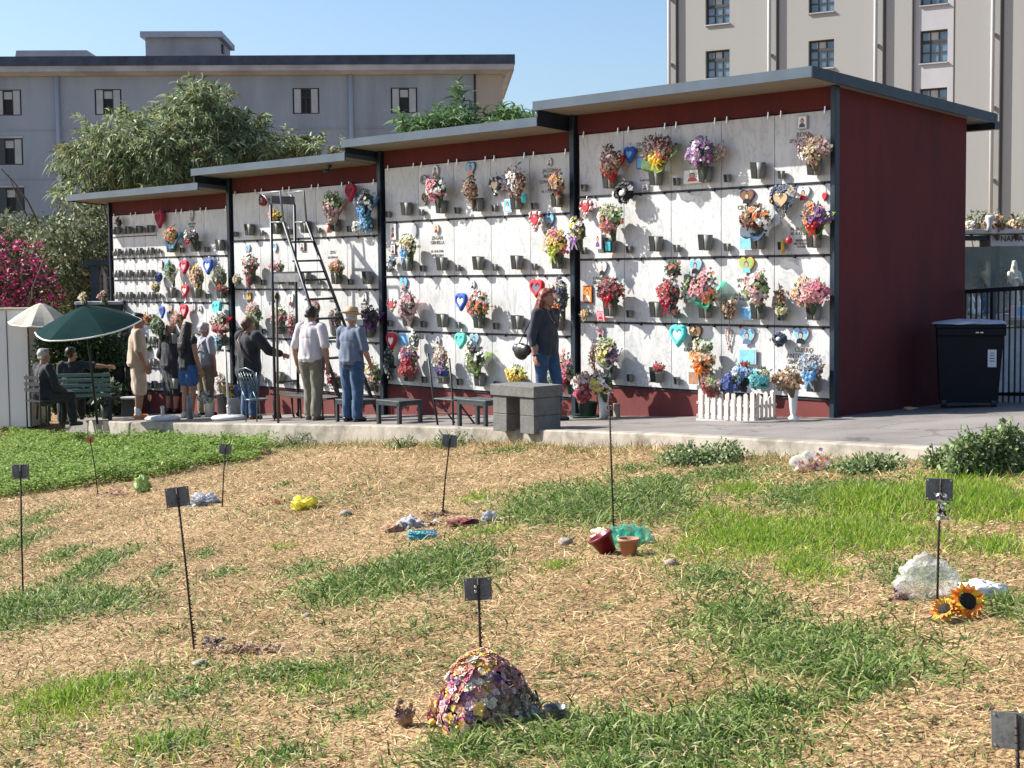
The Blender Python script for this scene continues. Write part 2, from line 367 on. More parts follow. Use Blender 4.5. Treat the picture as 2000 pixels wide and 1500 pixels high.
# ground sheet: tensor grid, fine where it is looked at
xs = np.r_[-600, -300, -150, -80, -45, -30, -20, -14, np.arange(-11, 8.01, .1), 10, 14, 20, 35, 60, 120, 300, 600]
ys = np.r_[-60, -20, -6, 0, np.arange(2, 27.01, .1), 29, 32, 36, 42, 50, 65, 90, 150, 300, 600]
GX, GY = np.meshgrid(xs, ys)
T_ = (GX - P0[0]) * UL[0] + (GY - P0[1]) * UL[1]; N_ = (GX - P0[0]) * NO[0] + (GY - P0[1]) * NO[1]
fz = field_z(GX, GY); pz = pave_z(GX, GY)
inside = np.clip((curb_n(T_) - .10 - N_) / .12, 0, 1)
inside *= np.clip((T_ + 30) / 5, 0, 1)
GZ = fz * (1 - inside) + np.minimum(pz - .12, fz + 99) * inside
ni, nj = GX.shape
V = np.stack([GX, GY, GZ], -1).reshape(-1, 3)
ii, jj = np.meshgrid(np.arange(ni - 1), np.arange(nj - 1), indexing='ij'); a = (ii * nj + jj).ravel()
ground = np_mesh('ground', V, np.stack([a, a + 1, a + nj + 1, a + nj], 1), M_ground, smooth=True); tag(ground, kind='structure')

# pavement: a slab between the kerb wall and the far side
mb = MB(); ts = np.linspace(-11.5, 15.2, 60); top = []
for t in ts: top.append((TP(t, float(curb_n(t)) - .10), TP(t, -9.)))
vs = []; fs = []
for a_, b_ in top:
    for q in (a_, b_): vs.append(q); vs.append(q - np.array([0, 0, .3]))
for i in range(len(ts) - 1):
    k = i * 4; fs += [(k, k + 4, k + 6, k + 2)[::-1], (k + 1, k + 3, k + 7, k + 5), (k, k + 1, k + 5, k + 4), (k + 2, k + 6, k + 7, k + 3)]
fs += [(0, 2, 3, 1), (len(vs) - 4, len(vs) - 3, len(vs) - 1, len(vs) - 2)]
mb.add(vs, fs); pav = mb.build('pavement', M_asph, fixn=True); tag(pav, kind='structure')

# low kerb wall of pale concrete with a worn, irregular edge
mb = MB(); tt = np.arange(-11.5, 13.9, .12); prof = []
for i, t in enumerate(tt):
    nn = float(curb_n(t)); Pt = TP(t, nn); zt = Pt[2] + .012
    j = lambda s_: (random.random() - .5) * s_
    A = TP(t, nn - .16, zt); B = TP(t, nn - .012 + j(.006), zt + j(.004)); Cc = TP(t, nn + .006 + j(.008), zt - .015 + j(.006)); D = TP(t, nn + .012 + j(.006), zt - .12); E = TP(t, nn + .02, zt - .75); G = TP(t, nn - .16, zt - .75)
    prof.append([A, B, Cc, D, E, G])
vs = [q for p in prof for q in p]; fs = [(i * 6 + k, i * 6 + (k + 1) % 6, (i + 1) * 6 + (k + 1) % 6, (i + 1) * 6 + k) for i in range(len(prof) - 1) for k in range(6)]
fs += [tuple(range(6)), tuple((len(prof) - 1) * 6 + k for k in range(6))[::-1]]
mb.add(vs, fs, 0, False); kerb = mb.build('low_wall', M_conc, fixn=True)
tag(kerb, 'low pale concrete kerb wall between the grass field and the pavement', 'low wall')

# ================================================================== the niche wall: four stepped blocks
PH = .8
BAYS = [  # t right, t left, z of panel top, left roof end
    (0.0, 3.8975, 1.7624, 4.10), (4.0488, 7.9261, 1.5659, 8.16), (8.0934, 12.0271, 1.3787, 12.32), (12.1374, 16.1415, 1.145, 16.72)]
BLAB = ['tallest stepped block of white marble burial niches, nearest, with the dark red end wall',
        'second stepped block of marble burial niches, behind the red-haired woman',
        'third stepped block of marble burial niches, behind the rolling ladder',
        'lowest and farthest block of marble burial niches, with rows of tiny niches']
blocks = []; slabs = {}
DEPTH = 2.741
SL = .073
def vase_big(k=1.):
    m = MB(); w_, d_, h_ = .112 * k, .12 * k, .18 * k
    # front plate with a dark reflection put into its colour, grey rounded body behind it; base point = back centre at wall
    m.hexa([(-w_ * .46, -d_, 0), (w_ * .20, -d_, 0), (w_ * .20, -d_ * .1, 0), (-w_ * .46, -d_ * .1, 0)],
           [(-w_ * .56, -d_ * 1.12, h_ * 1.04), (w_ * .26, -d_ * 1.12, h_), (w_ * .26, -d_ * .1, h_), (-w_ * .56, -d_ * .1, h_ * 1.04)], 0)
    prof = [(.34, 0), (.38, .03), (.44, .5), (.54, 1.), (.50, 1.), (.44, .9)]
    for i in range(len(prof) - 1): pass
    m.lathe([(r * w_, z * h_ * 1.02 - h_ * .03) for r, z in prof], 14, (w_ * .42, -d_ * .62, 0), 1, cap=False)
    m.lathe([(0.001, 0), (.30 * w_, 0)], 14, (w_ * .42, -d_ * .62, -h_ * .03), 1); m.lathe([(0.001, 0), (.40 * w_, 0)], 14, (w_ * .42, -d_ * .62, h_ * .86), 0)
    m.box((w_ * .2, -d_ * .1, h_ * .35), (w_ * .3, d_ * .3, h_ * .2), 1)
    return m
vb_me = vase_big(); vs_me = vase_big(.48)
protoA = protoB = None
def add_vase(parent, small, x, z):
    global protoA, protoB
    nm = 'lamp_holder' if small else 'flower_vase'
    pr = protoB if small else protoA
    if pr is None:
        o = (vs_me if small else vb_me).build(nm, [M_vase_d, M_vase_l])
        if small: protoB = o
        else: protoA = o
    else: o = bpy.data.objects.new(nm, pr.data); COL.objects.link(o)
    o.parent = parent; o.location = (x, -.022, z); return o
for bi, (t0, t1, zt, tl) in enumerate(BAYS):
    wd = t1 - t0; zp = float(pave_z(*TP(t0, 0)[:2])); zpl = float(pave_z(*TP(t1 + .15, 0)[:2]))
    ZT = CZ + zt; base = TP(t0, 0, zp)
    B = thing('niche_block', BLAB[bi], 'burial niche wall', base, WANG, 'stepped blocks of marble burial niches'); blocks.append(B)
    L = lambda z: z - zp                           # world z to local z
    zb = L(ZT - 4 * PH); zs = L(ZT) + .25           # bottom of slabs, soffit at the wall plane
    xl = -(t1 - t0) - .06; xr = 0.
    zg = L(zpl) - .25
    gap_l = .14 if bi < 3 else .03
    # red body: header, base strip, core
    m = MB()
    X0_, X1_ = xl - (.10 if bi < 3 else .0), (.0)
    zbk = zs - SL * DEPTH
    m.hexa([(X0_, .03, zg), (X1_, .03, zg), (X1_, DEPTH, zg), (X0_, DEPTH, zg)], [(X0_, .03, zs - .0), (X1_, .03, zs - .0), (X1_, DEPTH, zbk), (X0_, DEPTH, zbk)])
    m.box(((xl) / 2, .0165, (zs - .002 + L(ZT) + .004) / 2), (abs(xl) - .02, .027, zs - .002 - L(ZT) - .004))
    m.build('wall', M_red_shaded, B)
    m = MB(); m.box(((xl) / 2, .0155, (zb - .022 + zg) / 2), (abs(xl) - .02, .025, zb - .022 - zg)); m.build('base_strip', M_red_sunlit, B)
    # roof
    m = MB(); xr_ = .15 if bi == 0 else -.02; xll = -(tl - t0); yf, yb = -.6, DEPTH + .42; th = .035
    zf = zs + SL * .6; zbb = zs - SL * yb
    m.hexa([(xll, yf, zf), (xr_, yf, zf), (xr_, yb, zbb), (xll, yb, zbb)], [(xll, yf, zf + th), (xr_, yf, zf + th), (xr_, yb, zbb + th), (xll, yb, zbb + th)])
    roof = m.build('roof', M_soffit, B)
    m = MB(); fh = .115
    m.box(((xll + xr_) / 2, yf - .012, zf + fh / 2 - .012), (xr_ - xll + .03, .02, fh))
    m.hexa([(xll, yf, zf + th + .002), (xr_, yf, zf + th + .002), (xr_, yb, zbb + th + .002), (xll, yb, zbb + th + .002)], [(xll, yf, zf + fh - .014), (xr_, yf, zf + fh - .014), (xr_, yb, zbb + fh - .014), (xll, yb, zbb + fh - .014)])
    m.build('fascia', M_fascia, roof)
    m = MB()
    for xx in ([xll - .014] + ([xr_ + .014] if bi == 0 else [])):
        m.hexa([(xx - .012, yf - .02, zf - .016), (xx + .012, yf - .02, zf - .016), (xx + .012, yb, zbb - .016), (xx - .012, yb, zbb - .016)],
               [(xx - .012, yf - .02, zf + fh - .01), (xx + .012, yf - .02, zf + fh - .01), (xx + .012, yb, zbb + fh - .01), (xx - .012, yb, zbb + fh - .01)])
    m.build('side_trim', M_steel, roof)
    if bi < 3:   # end panel closing the step down to the next roof
        m = MB(); dz = (zt - BAYS[bi + 1][2])
        m.hexa([(xll + .01, yf + .01, zf - dz - .005), (xll + .035, yf + .01, zf - dz - .005), (xll + .035, .02, zs - dz - .005), (xll + .01, .02, zs - dz - .005)],
               [(xll + .01, yf + .01, zf - .003), (xll + .035, yf + .01, zf - .003), (xll + .035, .02, zs - .003), (xll + .01, .02, zs - .003)])
        m.build('end_panel', M_steel, B)
    if bi == 0:
        m = MB(); m.box((-.10, DEPTH + .46, zs - SL * yb - .03), (.5, .12, .10)); m.build('gutter', M_steel, B)
    # posts
    def post(x, wx, y0, y1, ztop):
        m = MB(); m.box((x, (y0 + y1) / 2, (zg + ztop) / 2), (wx, y1 - y0, ztop - zg), bev=.006); m.box((x, (y0 + y1) / 2 - .0, zg + .26), (wx + .03, y1 - y0 + .03, .012)); return m.build('post', M_steel, B)
    if bi == 0: post(.035, .07, -.055, .03, zs - .002)
    post(xl - .045 if bi < 3 else xl - .02, .085 if bi < 3 else .05, -.06, .024, (zs - (.0 if bi == 3 else .0) - .004))
    # rails with brackets
    for r in range(1, 4):
        z = zb + PH * r; m = MB(); m.box(((xl + .01) / 2, -.028, z), (wd - .01, .014, .012))
        x = -.10
        while x > -wd + .05:
            m.box((x, -.034, z - .008), (.022, .026, .036)); x -= .39
        m.build('rail', M_rail, B)
    m = MB(); m.box((xl / 2, .004, zb - .012), (wd - .0, .03, .018)); m.build('rail', M_rail, B)
    m = MB()
    cl = None
    for c in range(10):
        x = -(c // 2) * wd / 5 - (.08 if c % 2 == 0 else wd / 5 - .1)
        if cl is None:
            m = MB(); m.box((0, -.03, 0), (.018, .03, .05), bev=.004); m.box((0, -.045, -.035), (.012, .01, .04)); cl = m.build('clip', M_clip, B)
            o = cl
        else: o = bpy.data.objects.new('clip', cl.data); COL.objects.link(o); o.parent = B
        o.location = (x, 0, L(ZT) + .01)
    # marble slabs
    pw = wd / 5
    for r in range(4):
        for c in range(5):
            if bi == 3 and c >= 3: continue
            x1 = -c * pw; x0 = x1 - pw; zl = zb + r * PH
            m = MB(); m.box((0, 0, 0), (pw - .006, .022, PH - .024), bev=.003)
            s_ = m.build('marble_slab', M_marble, B, ((x0 + x1) / 2, -.0105, zl + PH / 2)); slabs[(bi, r, c)] = s_
            add_vase(s_, False, pw * .27, -PH / 2 + .085); add_vase(s_, True, -pw * .34, -PH / 2 + .07)
    if bi == 3:   # eight rows of small niches in the last two columns
        xw = 2 * pw; hw = PH / 2; n_ = 4
        for r in range(8):
            for c in range(n_):
                x1 = -3 * pw - c * xw / n_; zl = zb + r * hw
                m = MB(); m.box((0, 0, 0), (xw / n_ - .006, .022, hw - .012), bev=.003)
                s_ = m.build('small_slab', M_marble, B, (x1 - xw / n_ / 2, -.0105, zl + hw / 2))
                v1 = add_vase(s_, False, .10, -hw / 2 + .05); v1.scale = (.72, .72, .72)
                v2 = add_vase(s_, True, -.07, -hw / 2 + .05); v2.scale = (1.05, 1.05, 1.05)
                if c == 0 and r % 2 == 1:
                    mm_ = MB(); mm_.box((0, 0, 0), (xw - .02, .014, .014)); mm_.build('rail', M_rail, B, (-3 * pw - xw / 2, -.028, zl))
# lamp under the third roof
m = MB(); m.box((0, 0, -.02), (.05, .05, .04)); m.tube([(0, 0, -.04), (0, -.02, -.07)], .012); m.ball((0, -.05, -.10), (.07, .05, .03))
o = m.build('spotlight', M_steel, blocks[2]); p = on_wall(643, 313, .35) - np.array(blocks[2].location); q = Matrix.Rotation(-WANG, 3, 'Z') @ Vector(p); q.z = (CZ + 1.3787 + .25 + SL * .35) - blocks[2].location.z; o.location = q

def slab_at(x, y):
    P = on_wall(x, y); t = tn(P)[0]; z = P[2]
    for bi, (t0, t1, zt, _) in enumerate(BAYS):
        if t0 - .05 <= t <= t1 + .1:
            c = min(4, max(0, int((t - t0) / ((t1 - t0) / 5)))); r = min(3, max(0, int((z - (CZ + zt - 4 * PH)) / PH)))
            if (bi, r, c) in slabs: return slabs[(bi, r, c)], bi, r, c
            return None, bi, r, c
    return None, None, None, None
bpy.context.view_layer.update()
def wall_px(x, y): return on_wall(x, y)[1] / F_
def local_on(slab, x, y, no=.022):
    P = Vector(on_wall(x, y, no)); return slab.matrix_world.inverted() @ P
def text_mb(txt, size):
    cu = bpy.data.curves.new('t', 'FONT'); cu.body = txt; cu.size = size; cu.extrude = .0015; cu.align_x = 'CENTER'; cu.align_y = 'CENTER'; cu.resolution_u = 2
    cu.offset = size * .015
    o = bpy.data.objects.new('t', cu); COL.objects.link(o); dg = bpy.context.evaluated_depsgraph_get(); me = bpy.data.meshes.new_from_object(o.evaluated_get(dg))
    bpy.data.objects.remove(o); me.transform(Matrix.Rotation(R(90), 4, 'X')); return me
def inscribe(x, y, lines, sz=.07, name='inscription', m=None):
    s_, *_r = slab_at(x, y)
    me = text_mb('\n'.join(lines), sz); me.materials.clear(); me.materials.append(m or M_letter)
    o = bpy.data.objects.new(name, me); COL.objects.link(o)
    P = on_wall(x, y, .024)
    if s_ is not None: o.parent = s_; o.location = local_on(s_, x, y, .024)
    return o

# ================================================================== far buildings
def win_unit(m, x, z, w_, h_, y, frame=.06, rec=.25):
    pass
M_greyb = tree_mat('grey_render', mk_plaster((.34, .40, .45), (.20, .235, .27), .12, 5., .8, .01))
M_beigeside = tree_mat('beige_render', mk_plaster((.42, .37, .31), (.30, .27, .23), .2, 4, .5, .01))
M_palefas = tree_mat('pale_cornice', mk_plaster((.50, .51, .53), (.26, .27, .28), .15, 1, .7, .02))
M_roofing = mat('roof_membrane', (.05, .07, .105), .8, noise_s=2, noise_amt=.3)
M_pinkc = tree_mat('pinkish_concrete', mk_plaster((.50, .43, .40), (.30, .25, .23), .3, 2, .6, .02))
M_dark = mat('dark_interior', (.012, .014, .018), .6)
M_shut = mat('shutter_pale', (.42, .46, .46), .6, noise_s=2, noise_amt=.1)
M_shutd = mat('shutter_dark', (.05, .07, .075), .6)
M_glass = mat('window_glass', (.02, .03, .04), .06, spec=.8)
M_frame = mat('window_frame', (.05, .045, .04), .6)
M_pipe = mat('downpipe', (.38, .42, .46), .5)
yawL = R(2.5); PL = at(983, 300, 90.); PL[2] = -2.5
GB = thing('office_building', 'long grey weathered building with open shuttered windows behind the big leafy tree', 'building', PL, yawL)
zz = lambda y, Y=90.: float(at(983, y, Y)[2]) + 2.5
H_wall = zz(142); LW = 62.
def facade(wx0, wx1, z0, z1, holes, y=0., rec=.3):
    """wall sheet with real openings: cells between holes; holes = (x0,x1,z0,z1)"""
    m = MB(); X = sorted({wx0, wx1} | {h[0] for h in holes} | {h[1] for h in holes}); Z = sorted({z0, z1} | {h[2] for h in holes} | {h[3] for h in holes})
    for i in range(len(X) - 1):
        for j in range(len(Z) - 1):
            cx, cz = (X[i] + X[i + 1]) / 2, (Z[j] + Z[j + 1]) / 2
            if any(h[0] < cx < h[1] and h[2] < cz < h[3] for h in holes): continue
            m.add([(X[i], y, Z[j]), (X[i + 1], y, Z[j]), (X[i + 1], y, Z[j + 1]), (X[i], y, Z[j + 1])], [(0, 1, 2, 3)])
    for h in holes:
        a_, b_, c_, d_ = h
        m.add([(a_, y, c_), (b_, y, c_), (b_, y, d_), (a_, y, d_), (a_, y + rec, c_), (b_, y + rec, c_), (b_, y + rec, d_), (a_, y + rec, d_)], [(0, 4, 5, 1), (1, 5, 6, 2), (2, 6, 7, 3), (3, 7, 4, 0)])
    return m
# window columns (px of centre) and rows
kx = 90 / F_
cols = [(-148, 0), (-338, 0)]; wins = []
def lx(x): P = at(x, 300, 90); return (x - 983) * kx / math.cos(yawL)
for cxp in (-715, -525, -337, -149, 40, 229, 417, 605, 793):
    for (yt, yb_) in ((170, 220), (264, 315), (359, 409), (455, 505)):
        wins.append((lx(cxp) - .76, lx(cxp) + .76, zz(yb_ - .012 * (cxp - 40) * 0), zz(yt), cxp, yt))
holes = [w_[:4] for w_ in wins]
m = facade(-LW, -1.55, 0, H_wall, holes)
m.add([(-LW, 14, 0), (-LW, 0, 0), (-LW, 0, H_wall), (-LW, 14, H_wall)], [(0, 1, 2, 3)])
m.add([(-LW, 14.05, 0), (0, 14.05, 0), (0, 14.05, H_wall), (-LW, 14.05, H_wall)], [(0, 1, 2, 3)])
m.build('wall', M_greyb, GB)
m = MB(); m.add([(-1.55, 0, 0), (0, 0, 0), (0, 0, H_wall), (-1.55, 0, H_wall)], [(0, 1, 2, 3)])
f2 = facade(0, 14, 0, H_wall, [(5.5, 6.6, zz(225), zz(175))], 0, .2)
for v in range(len(f2.v)): x_, y_, z_ = f2.v[v]; f2.v[v] = (-y_, x_, z_)
m.add(f2.v, f2.f); m.build('end_wall', M_beigeside, GB)
m = MB(); m.box((-.5, 6.05, zz(200)), (.2, 1.3, 1.8)); m.build('dark_opening', M_dark, GB)
# cornice and roof
m = MB(); zc = H_wall; ov = .8
def slope_edge(z0, z1, o0, o1, mt=0):
    m.hexa([(-LW - o0, -o0, z0), (o0, -o0, z0), (o0, 14 + o0, z0), (-LW - o0, 14 + o0, z0)], [(-LW - o1, -o1, z1), (o1, -o1, z1), (o1, 14 + o1, z1), (-LW - o1, 14 + o1, z1)], mt)
slope_edge(zc - .08, zc + .10, .2, ov - .25); slope_edge(zc + .101, zc + .42, ov - .15, ov - .15)
m.build('cornice', M_palefas, GB)
m = MB(); slope_edge(zc + .421, zc + .95, ov - .1, ov - .10); m.build('roof_edge', M_roofing, GB)
for cxp in (-716, -290, 134 - 0, 691):
    m = MB(); xx = lx(cxp); m.tube([(xx, -.12, H_wall - .1), (xx, -.12, 0)], .13, 8); m.build('downpipe', M_pipe, GB)
m = MB(); m.tube([(-1.6, -.05, H_wall), (-1.6, -.05, 0)], .06, 6); m.build('downpipe', M_frame, GB)
m = MB()
for z in (zz(248), zz(342), zz(438)): m.box((-LW / 2, -.02, z), (LW - 1.6, .04, .07))
m.build('string_course', M_greyb, GB)
for (x0, x1, z0, z1, cxp, yt) in wins:
    if yt > 400: pass
    s_ = random.Random(int(cxp * 7 + yt)); W_ = MB()
    W_.box(((x0 + x1) / 2, .16, (z0 + z1) / 2), (x1 - x0 - .01, .06, z1 - z0 - .01), 0)
    if yt > 200: W_.box((x0 - .07, -.03, (z0 + z1) / 2), (.10, .1, z1 - z0 + .2), 2); W_.box(((x0 + x1) / 2, -.03, z1 + .07), (x1 - x0 + .02, .1, .1), 2)
    wo = W_.build('window', [M_dark, M_frame, M_palefas], GB)
    m = MB(); 
    for a_, b_ in ((x0 + .05, x0 + .08), (x0 + .46, x0 + .52), (x1 - .52, x1 - .46), (x1 - .08, x1 - .05)): m.box(((a_ + b_) / 2, .05, (z0 + z1) / 2), (b_ - a_, .06, z1 - z0 - .04))
    m.box(((x0 + x1) / 2, .05, z1 - .05), (x1 - x0 - .06, .06, .06)); m.box(((x0 + x1) / 2, .05, z0 + .04), (x1 - x0 - .06, .06, .06))
    if cxp == 605: m.box(((x0 + x1) / 2, .05, (z0 + z1) / 2 + .2), (.5, .05, .05)); m.box(((x0 + x1) / 2, .05, (z0 + z1) / 2 - .2), (.05, .05, .9))
    m.build('frame', M_frame, wo)
    for k, (a_, b_) in enumerate(((x0 + .09, x0 + .46), (x1 - .46, x1 - .09))):
        m = MB(); m.box(((a_ + b_) / 2, .03, (z0 + z1) / 2), (b_ - a_, .03, z1 - z0 - .12)); m.build('shutter', M_shutd if (yt > 200 and (k == 0 or yt > 300)) else M_shut, wo)
    if cxp != 605:
        m = MB(); m.box(((x0 + x1) / 2, .09, z1 - .33), (.46, .02, .42)); m.build('blind', M_shut, wo)
# roof structures
def at_g(x, y, dy): P = at(x, y, 90 + dy); q = Matrix.Rotation(-yawL, 3, 'Z') @ (Vector(P) - GB.location); return q
zr = zc + .9
a_ = at_g(290, 100, 4); b_ = at_g(430, 100, 4); zt_ = at_g(300, 78, 4).z
m = MB(); m.box(((a_.x + b_.x) / 2, 4 + 2.6, (zr + zt_) / 2 - .3), (b_.x - a_.x, 5.2, zt_ - zr + .6)); m.box((b_.x + .03, 5.6, zt_ - .45), (.1, .7, .5), 2)
m.box(((a_.x + b_.x) / 2, 4 + 2.6, zt_ + .16), (b_.x - a_.x + .5, 5.8, .34), 1); m.build('roof_turret', [M_pinkc, M_palefas, M_dark], GB)
a_ = at_g(45, 115, 4); b_ = at_g(218, 115, 4); m = MB(); zt_ = at_g(60, 112, 4).z
m.hexa([(a_.x, 3, zr - .3), (b_.x, 3, zr - .3), (b_.x, 9, zr - .3), (a_.x, 9, zr - .3)], [(a_.x + .1, 3.4, zt_ + .15), (b_.x - 1.1, 3.4, zt_ + .15), (b_.x - 1.1, 8.5, zt_ + .15), (a_.x + .1, 8.5, zt_ + .15)]); m.build('low_hip_roof', M_pinkc, GB)
a_ = at_g(278, 115, 4); m = MB(); m.box((a_.x, 4.3, zr + .15), (.6, .6, .8)); m.build('chimney', M_pinkc, GB)

# right building: yaw 56.8 deg wall
M_rb = tree_mat('beige_cladding', mk_plaster((.35, .345, .325), (.32, .315, .295), .1, 2, .4, .003))
M_pale = tree_mat('pale_strip_render', mk_plaster((.47, .465, .48), (.38, .375, .39), .3, 4, .5, .003))
RY = 88.; PR = at(1303, 300, RY); PR[2] = -3
rd = np.array([.837, -.547, 0]); RANG = math.atan2(rd[1], rd[0])
RB = thing('apartment_building', 'tall beige apartment building with gridded windows and long downpipes behind the red end wall', 'building', PR, RANG)
def r_at(x, y):                     # px -> local (x,z) on that facade
    nrm = np.array([rd[1], -rd[0], 0]); r = ray(x, y); k = ((PR - C0()) @ nrm) / (r @ nrm); P = C0() + r * k
    return float((P - PR) @ rd), float(P[2] - PR[2])
HR = 32.; LR = 34.
gw = []
for (xa, xb, rows) in ((1378, 1425, (98, 152)), (1579, 1629, (78, 133)), (1795, 1849, (58, 122))):
    x0 = r_at(xa, 120)[0]; x1 = r_at(xb, 120)[0]; zt_ = r_at((xa + xb) / 2, rows[0])[1]; zb_ = r_at((xa + xb) / 2, rows[1])[1]
    for k in range(-4, 5):
        z0 = zb_ + 3.55 * k
        if z0 > 1 and z0 < HR - 3: gw.append((x0, x1, z0, z0 + (zt_ - zb_)))
# storey pitch from the photograph: 105 px at the first column
d_st = r_at(1400, 47)[1] - r_at(1400, 152)[1]
gw = []
for (xa, xb, rows) in ((1378, 1425, (98, 152)), (1579, 1629, (78, 133)), (1795, 1849, (58, 122))):
    x0 = r_at(xa, 120)[0]; x1 = r_at(xb, 120)[0]; zt_ = r_at((xa + xb) / 2, rows[0])[1]; zb_ = r_at((xa + xb) / 2, rows[1])[1]
    for k in range(-4, 5):
        z0 = zb_ + d_st * k
        if z0 > 1 and z0 + 2 < HR: gw.append((x0, x1, z0, z0 + (zt_ - zb_)))
xs0 = r_at(1783, 120)[0]; xs1 = r_at(1862, 120)[0]
m = facade(0, xs0, 0, HR, [g for g in gw if g[1] < xs0]); f3 = facade(xs1, LR, 0, HR, []); m.add(f3.v, f3.f)
m.add([(0, 0, 0), (0, 12, 0), (0, 12, HR), (0, 0, HR)], [(3, 2, 1, 0)]); m.add([(LR, 0, 0), (LR, 12, 0), (LR, 12, HR), (LR, 0, HR)], [(0, 1, 2, 3)])
m.add([(0, 0, HR), (LR, 0, HR), (LR, 12, HR), (0, 12, HR)], [(0, 1, 2, 3)]); m.add([(0, 12, 0), (LR, 12, 0), (LR, 12, HR), (0, 12, HR)], [(3, 2, 1, 0)])
m.build('wall', M_rb, RB)
facade(xs0, xs1, 0, HR, [g for g in gw if g[0] > xs0], y=.12).build('pale_strip', M_pale, RB)
m = MB(); m.box((xs0 - .03, .05, HR / 2), (.06, .12, HR)); m.box((xs1 + .03, .05, HR / 2), (.06, .12, HR)); m.build('strip_joint', M_frame, RB)
M_blue_g = mat('bluish_glass', (.10, .16, .22), .08, spec=.9, noise_s=.8, noise_amt=.5)
for (x0, x1, z0, z1) in gw:
    yy = .12 if x0 > xs0 else 0.
    W_ = MB(); W_.box(((x0 + x1) / 2, yy + .25, (z0 + z1) / 2), (x1 - x0 - .01, .05, z1 - z0 - .01)); wo = W_.build('window', M_blue_g, RB)
    m = MB(); n3 = 3
    for k in range(n3 + 1): m.box((x0 + .04 + (x1 - x0 - .08) * k / n3, yy + .20, (z0 + z1) / 2), (.06, .05, z1 - z0 - .02))
    for k in (0, 1, 2): m.box(((x0 + x1) / 2, yy + .195, z0 + .04 + (z1 - z0) * .3 * k), (x1 - x0 - .02, .05, .06))
    m.box(((x0 + x1) / 2, yy + .195, z0 + (z1 - z0) * .68), (x1 - x0 - .02, .05, .09)); m.box(((x0 + x1) / 2, yy + .195, z1 - .05), (x1 - x0 - .02, .05, .09)); m.build('frame', M_frame, wo)
    m = MB(); m.box(((x0 + x1) / 2, yy + .02, z0 - .03), (x1 - x0 + .06, .22, .06)); m.build('sill', M_palefas, wo)
    m = MB(); m.box((x0 + (x1 - x0) * .45, yy + .215, z1 - .33), (.5, .02, .5)); m.build('blind', M_shut, wo)
M_pw = mat('white_downpipe', (.48, .48, .47), .45)
for xp in (1307, 1502, 1709, 1937):
    xx = r_at(xp, 100)[0] + .1; m = MB(); m.tube([(xx, -.2, 0), (xx, -.2, HR)], .10, 10)
    for k in range(8): m.box((xx, -.08, 2 + k * 3.6), (.26, .2, .06))
    m.build('downpipe', M_pw, RB)
    m = MB(); m.box((xx + .42, -.02, HR / 2), (.12, .05, HR)); m.build('pipe_shadow_strip', M_frame, RB)  # dark strip added as the painted cast shadow of the downpipe
# ================================================================== vegetation behind
def quads_mesh(name, V, mats, parent=None, mi=None, k=4):
    """V (n, k, 3) separate polygons -> one mesh, each its own island"""
    n = len(V); return np_mesh(name, V.reshape(-1, 3), np.arange(n * k).reshape(n, k), mats, parent, mi)
def unit(v): return v / np.maximum(np.linalg.norm(v, axis=-1, keepdims=True), 1e-9)
def sample_blobs(blobs, n, shell=.45, seed=1):
    g = np.random.default_rng(seed); vol = np.array([b[1][0] * b[1][1] * b[1][2] for b in blobs]) ** .75; pick = g.choice(len(blobs), n, p=vol / vol.sum())
    c = np.array([b[0] for b in blobs])[pick]; r = np.array([b[1] for b in blobs])[pick]
    d = unit(g.normal(size=(n, 3))); rad = g.random(n) ** shell
    # uneven outline: push by low-frequency noise of the direction
    wob = 1 + .16 * np.sin(d[:, 0] * 7 + pick) * np.sin(d[:, 2] * 6 + 1.7 * pick) + .1 * np.sin(d[:, 1] * 13 + d[:, 2] * 11)
    return c + d * r * (rad * wob)[:, None], d, g
def leaves(name, blobs, n, size, mats, parent=None, aspect=.45, seed=1, shell=.4, droop=.3, mi_w=None, fold=.25):
    P, d, g = sample_blobs(blobs, n, shell, seed)
    ax = unit(g.normal(size=(n, 3)) * .8 + d * .7 + np.array([0, 0, -droop])); sd = unit(np.cross(ax, unit(g.normal(size=(n, 3))))); nm = np.cross(ax, sd)
    s = size * (.6 + .8 * g.random(n))[:, None]
    A = P; Bm = P + ax * s * .5; C_ = P + ax * s + nm * s * -.15
    L_ = Bm + sd * s * aspect * .5 + nm * s * fold * .3; R_ = Bm - sd * s * aspect * .5 + nm * s * fold * .3
    V = np.stack([A, L_, C_, R_], 1)
    mi = None if mi_w is None else g.choice(len(mi_w), n, p=np.array(mi_w) / sum(mi_w))
    return quads_mesh(name, V, mats, parent, mi)
def strips(P, ax, up, L_, w_, segs, droop, g):
    """curved tapering blades: returns faces (n, segs, 4, 3)"""
    n = len(P); sd = unit(np.cross(ax, up)); out = []
    pts = []; 
    for i in range(segs + 1):
        u = i / segs; pts.append(P + ax * (L_ * u)[:, None] + np.array([0, 0, -1.]) * (droop * L_ * u * u)[:, None])
    for i in range(segs):
        wa = (w_ * (1 - (i / segs) ** 2) * .5)[:, None]; wb = (w_ * (1 - ((i + 1) / segs) ** 2) * .5)[:, None]
        out.append(np.stack([pts[i] - sd * wa, pts[i] + sd * wa, pts[i + 1] + sd * wb, pts[i + 1] - sd * wb], 1))
    return np.stack(out, 1)
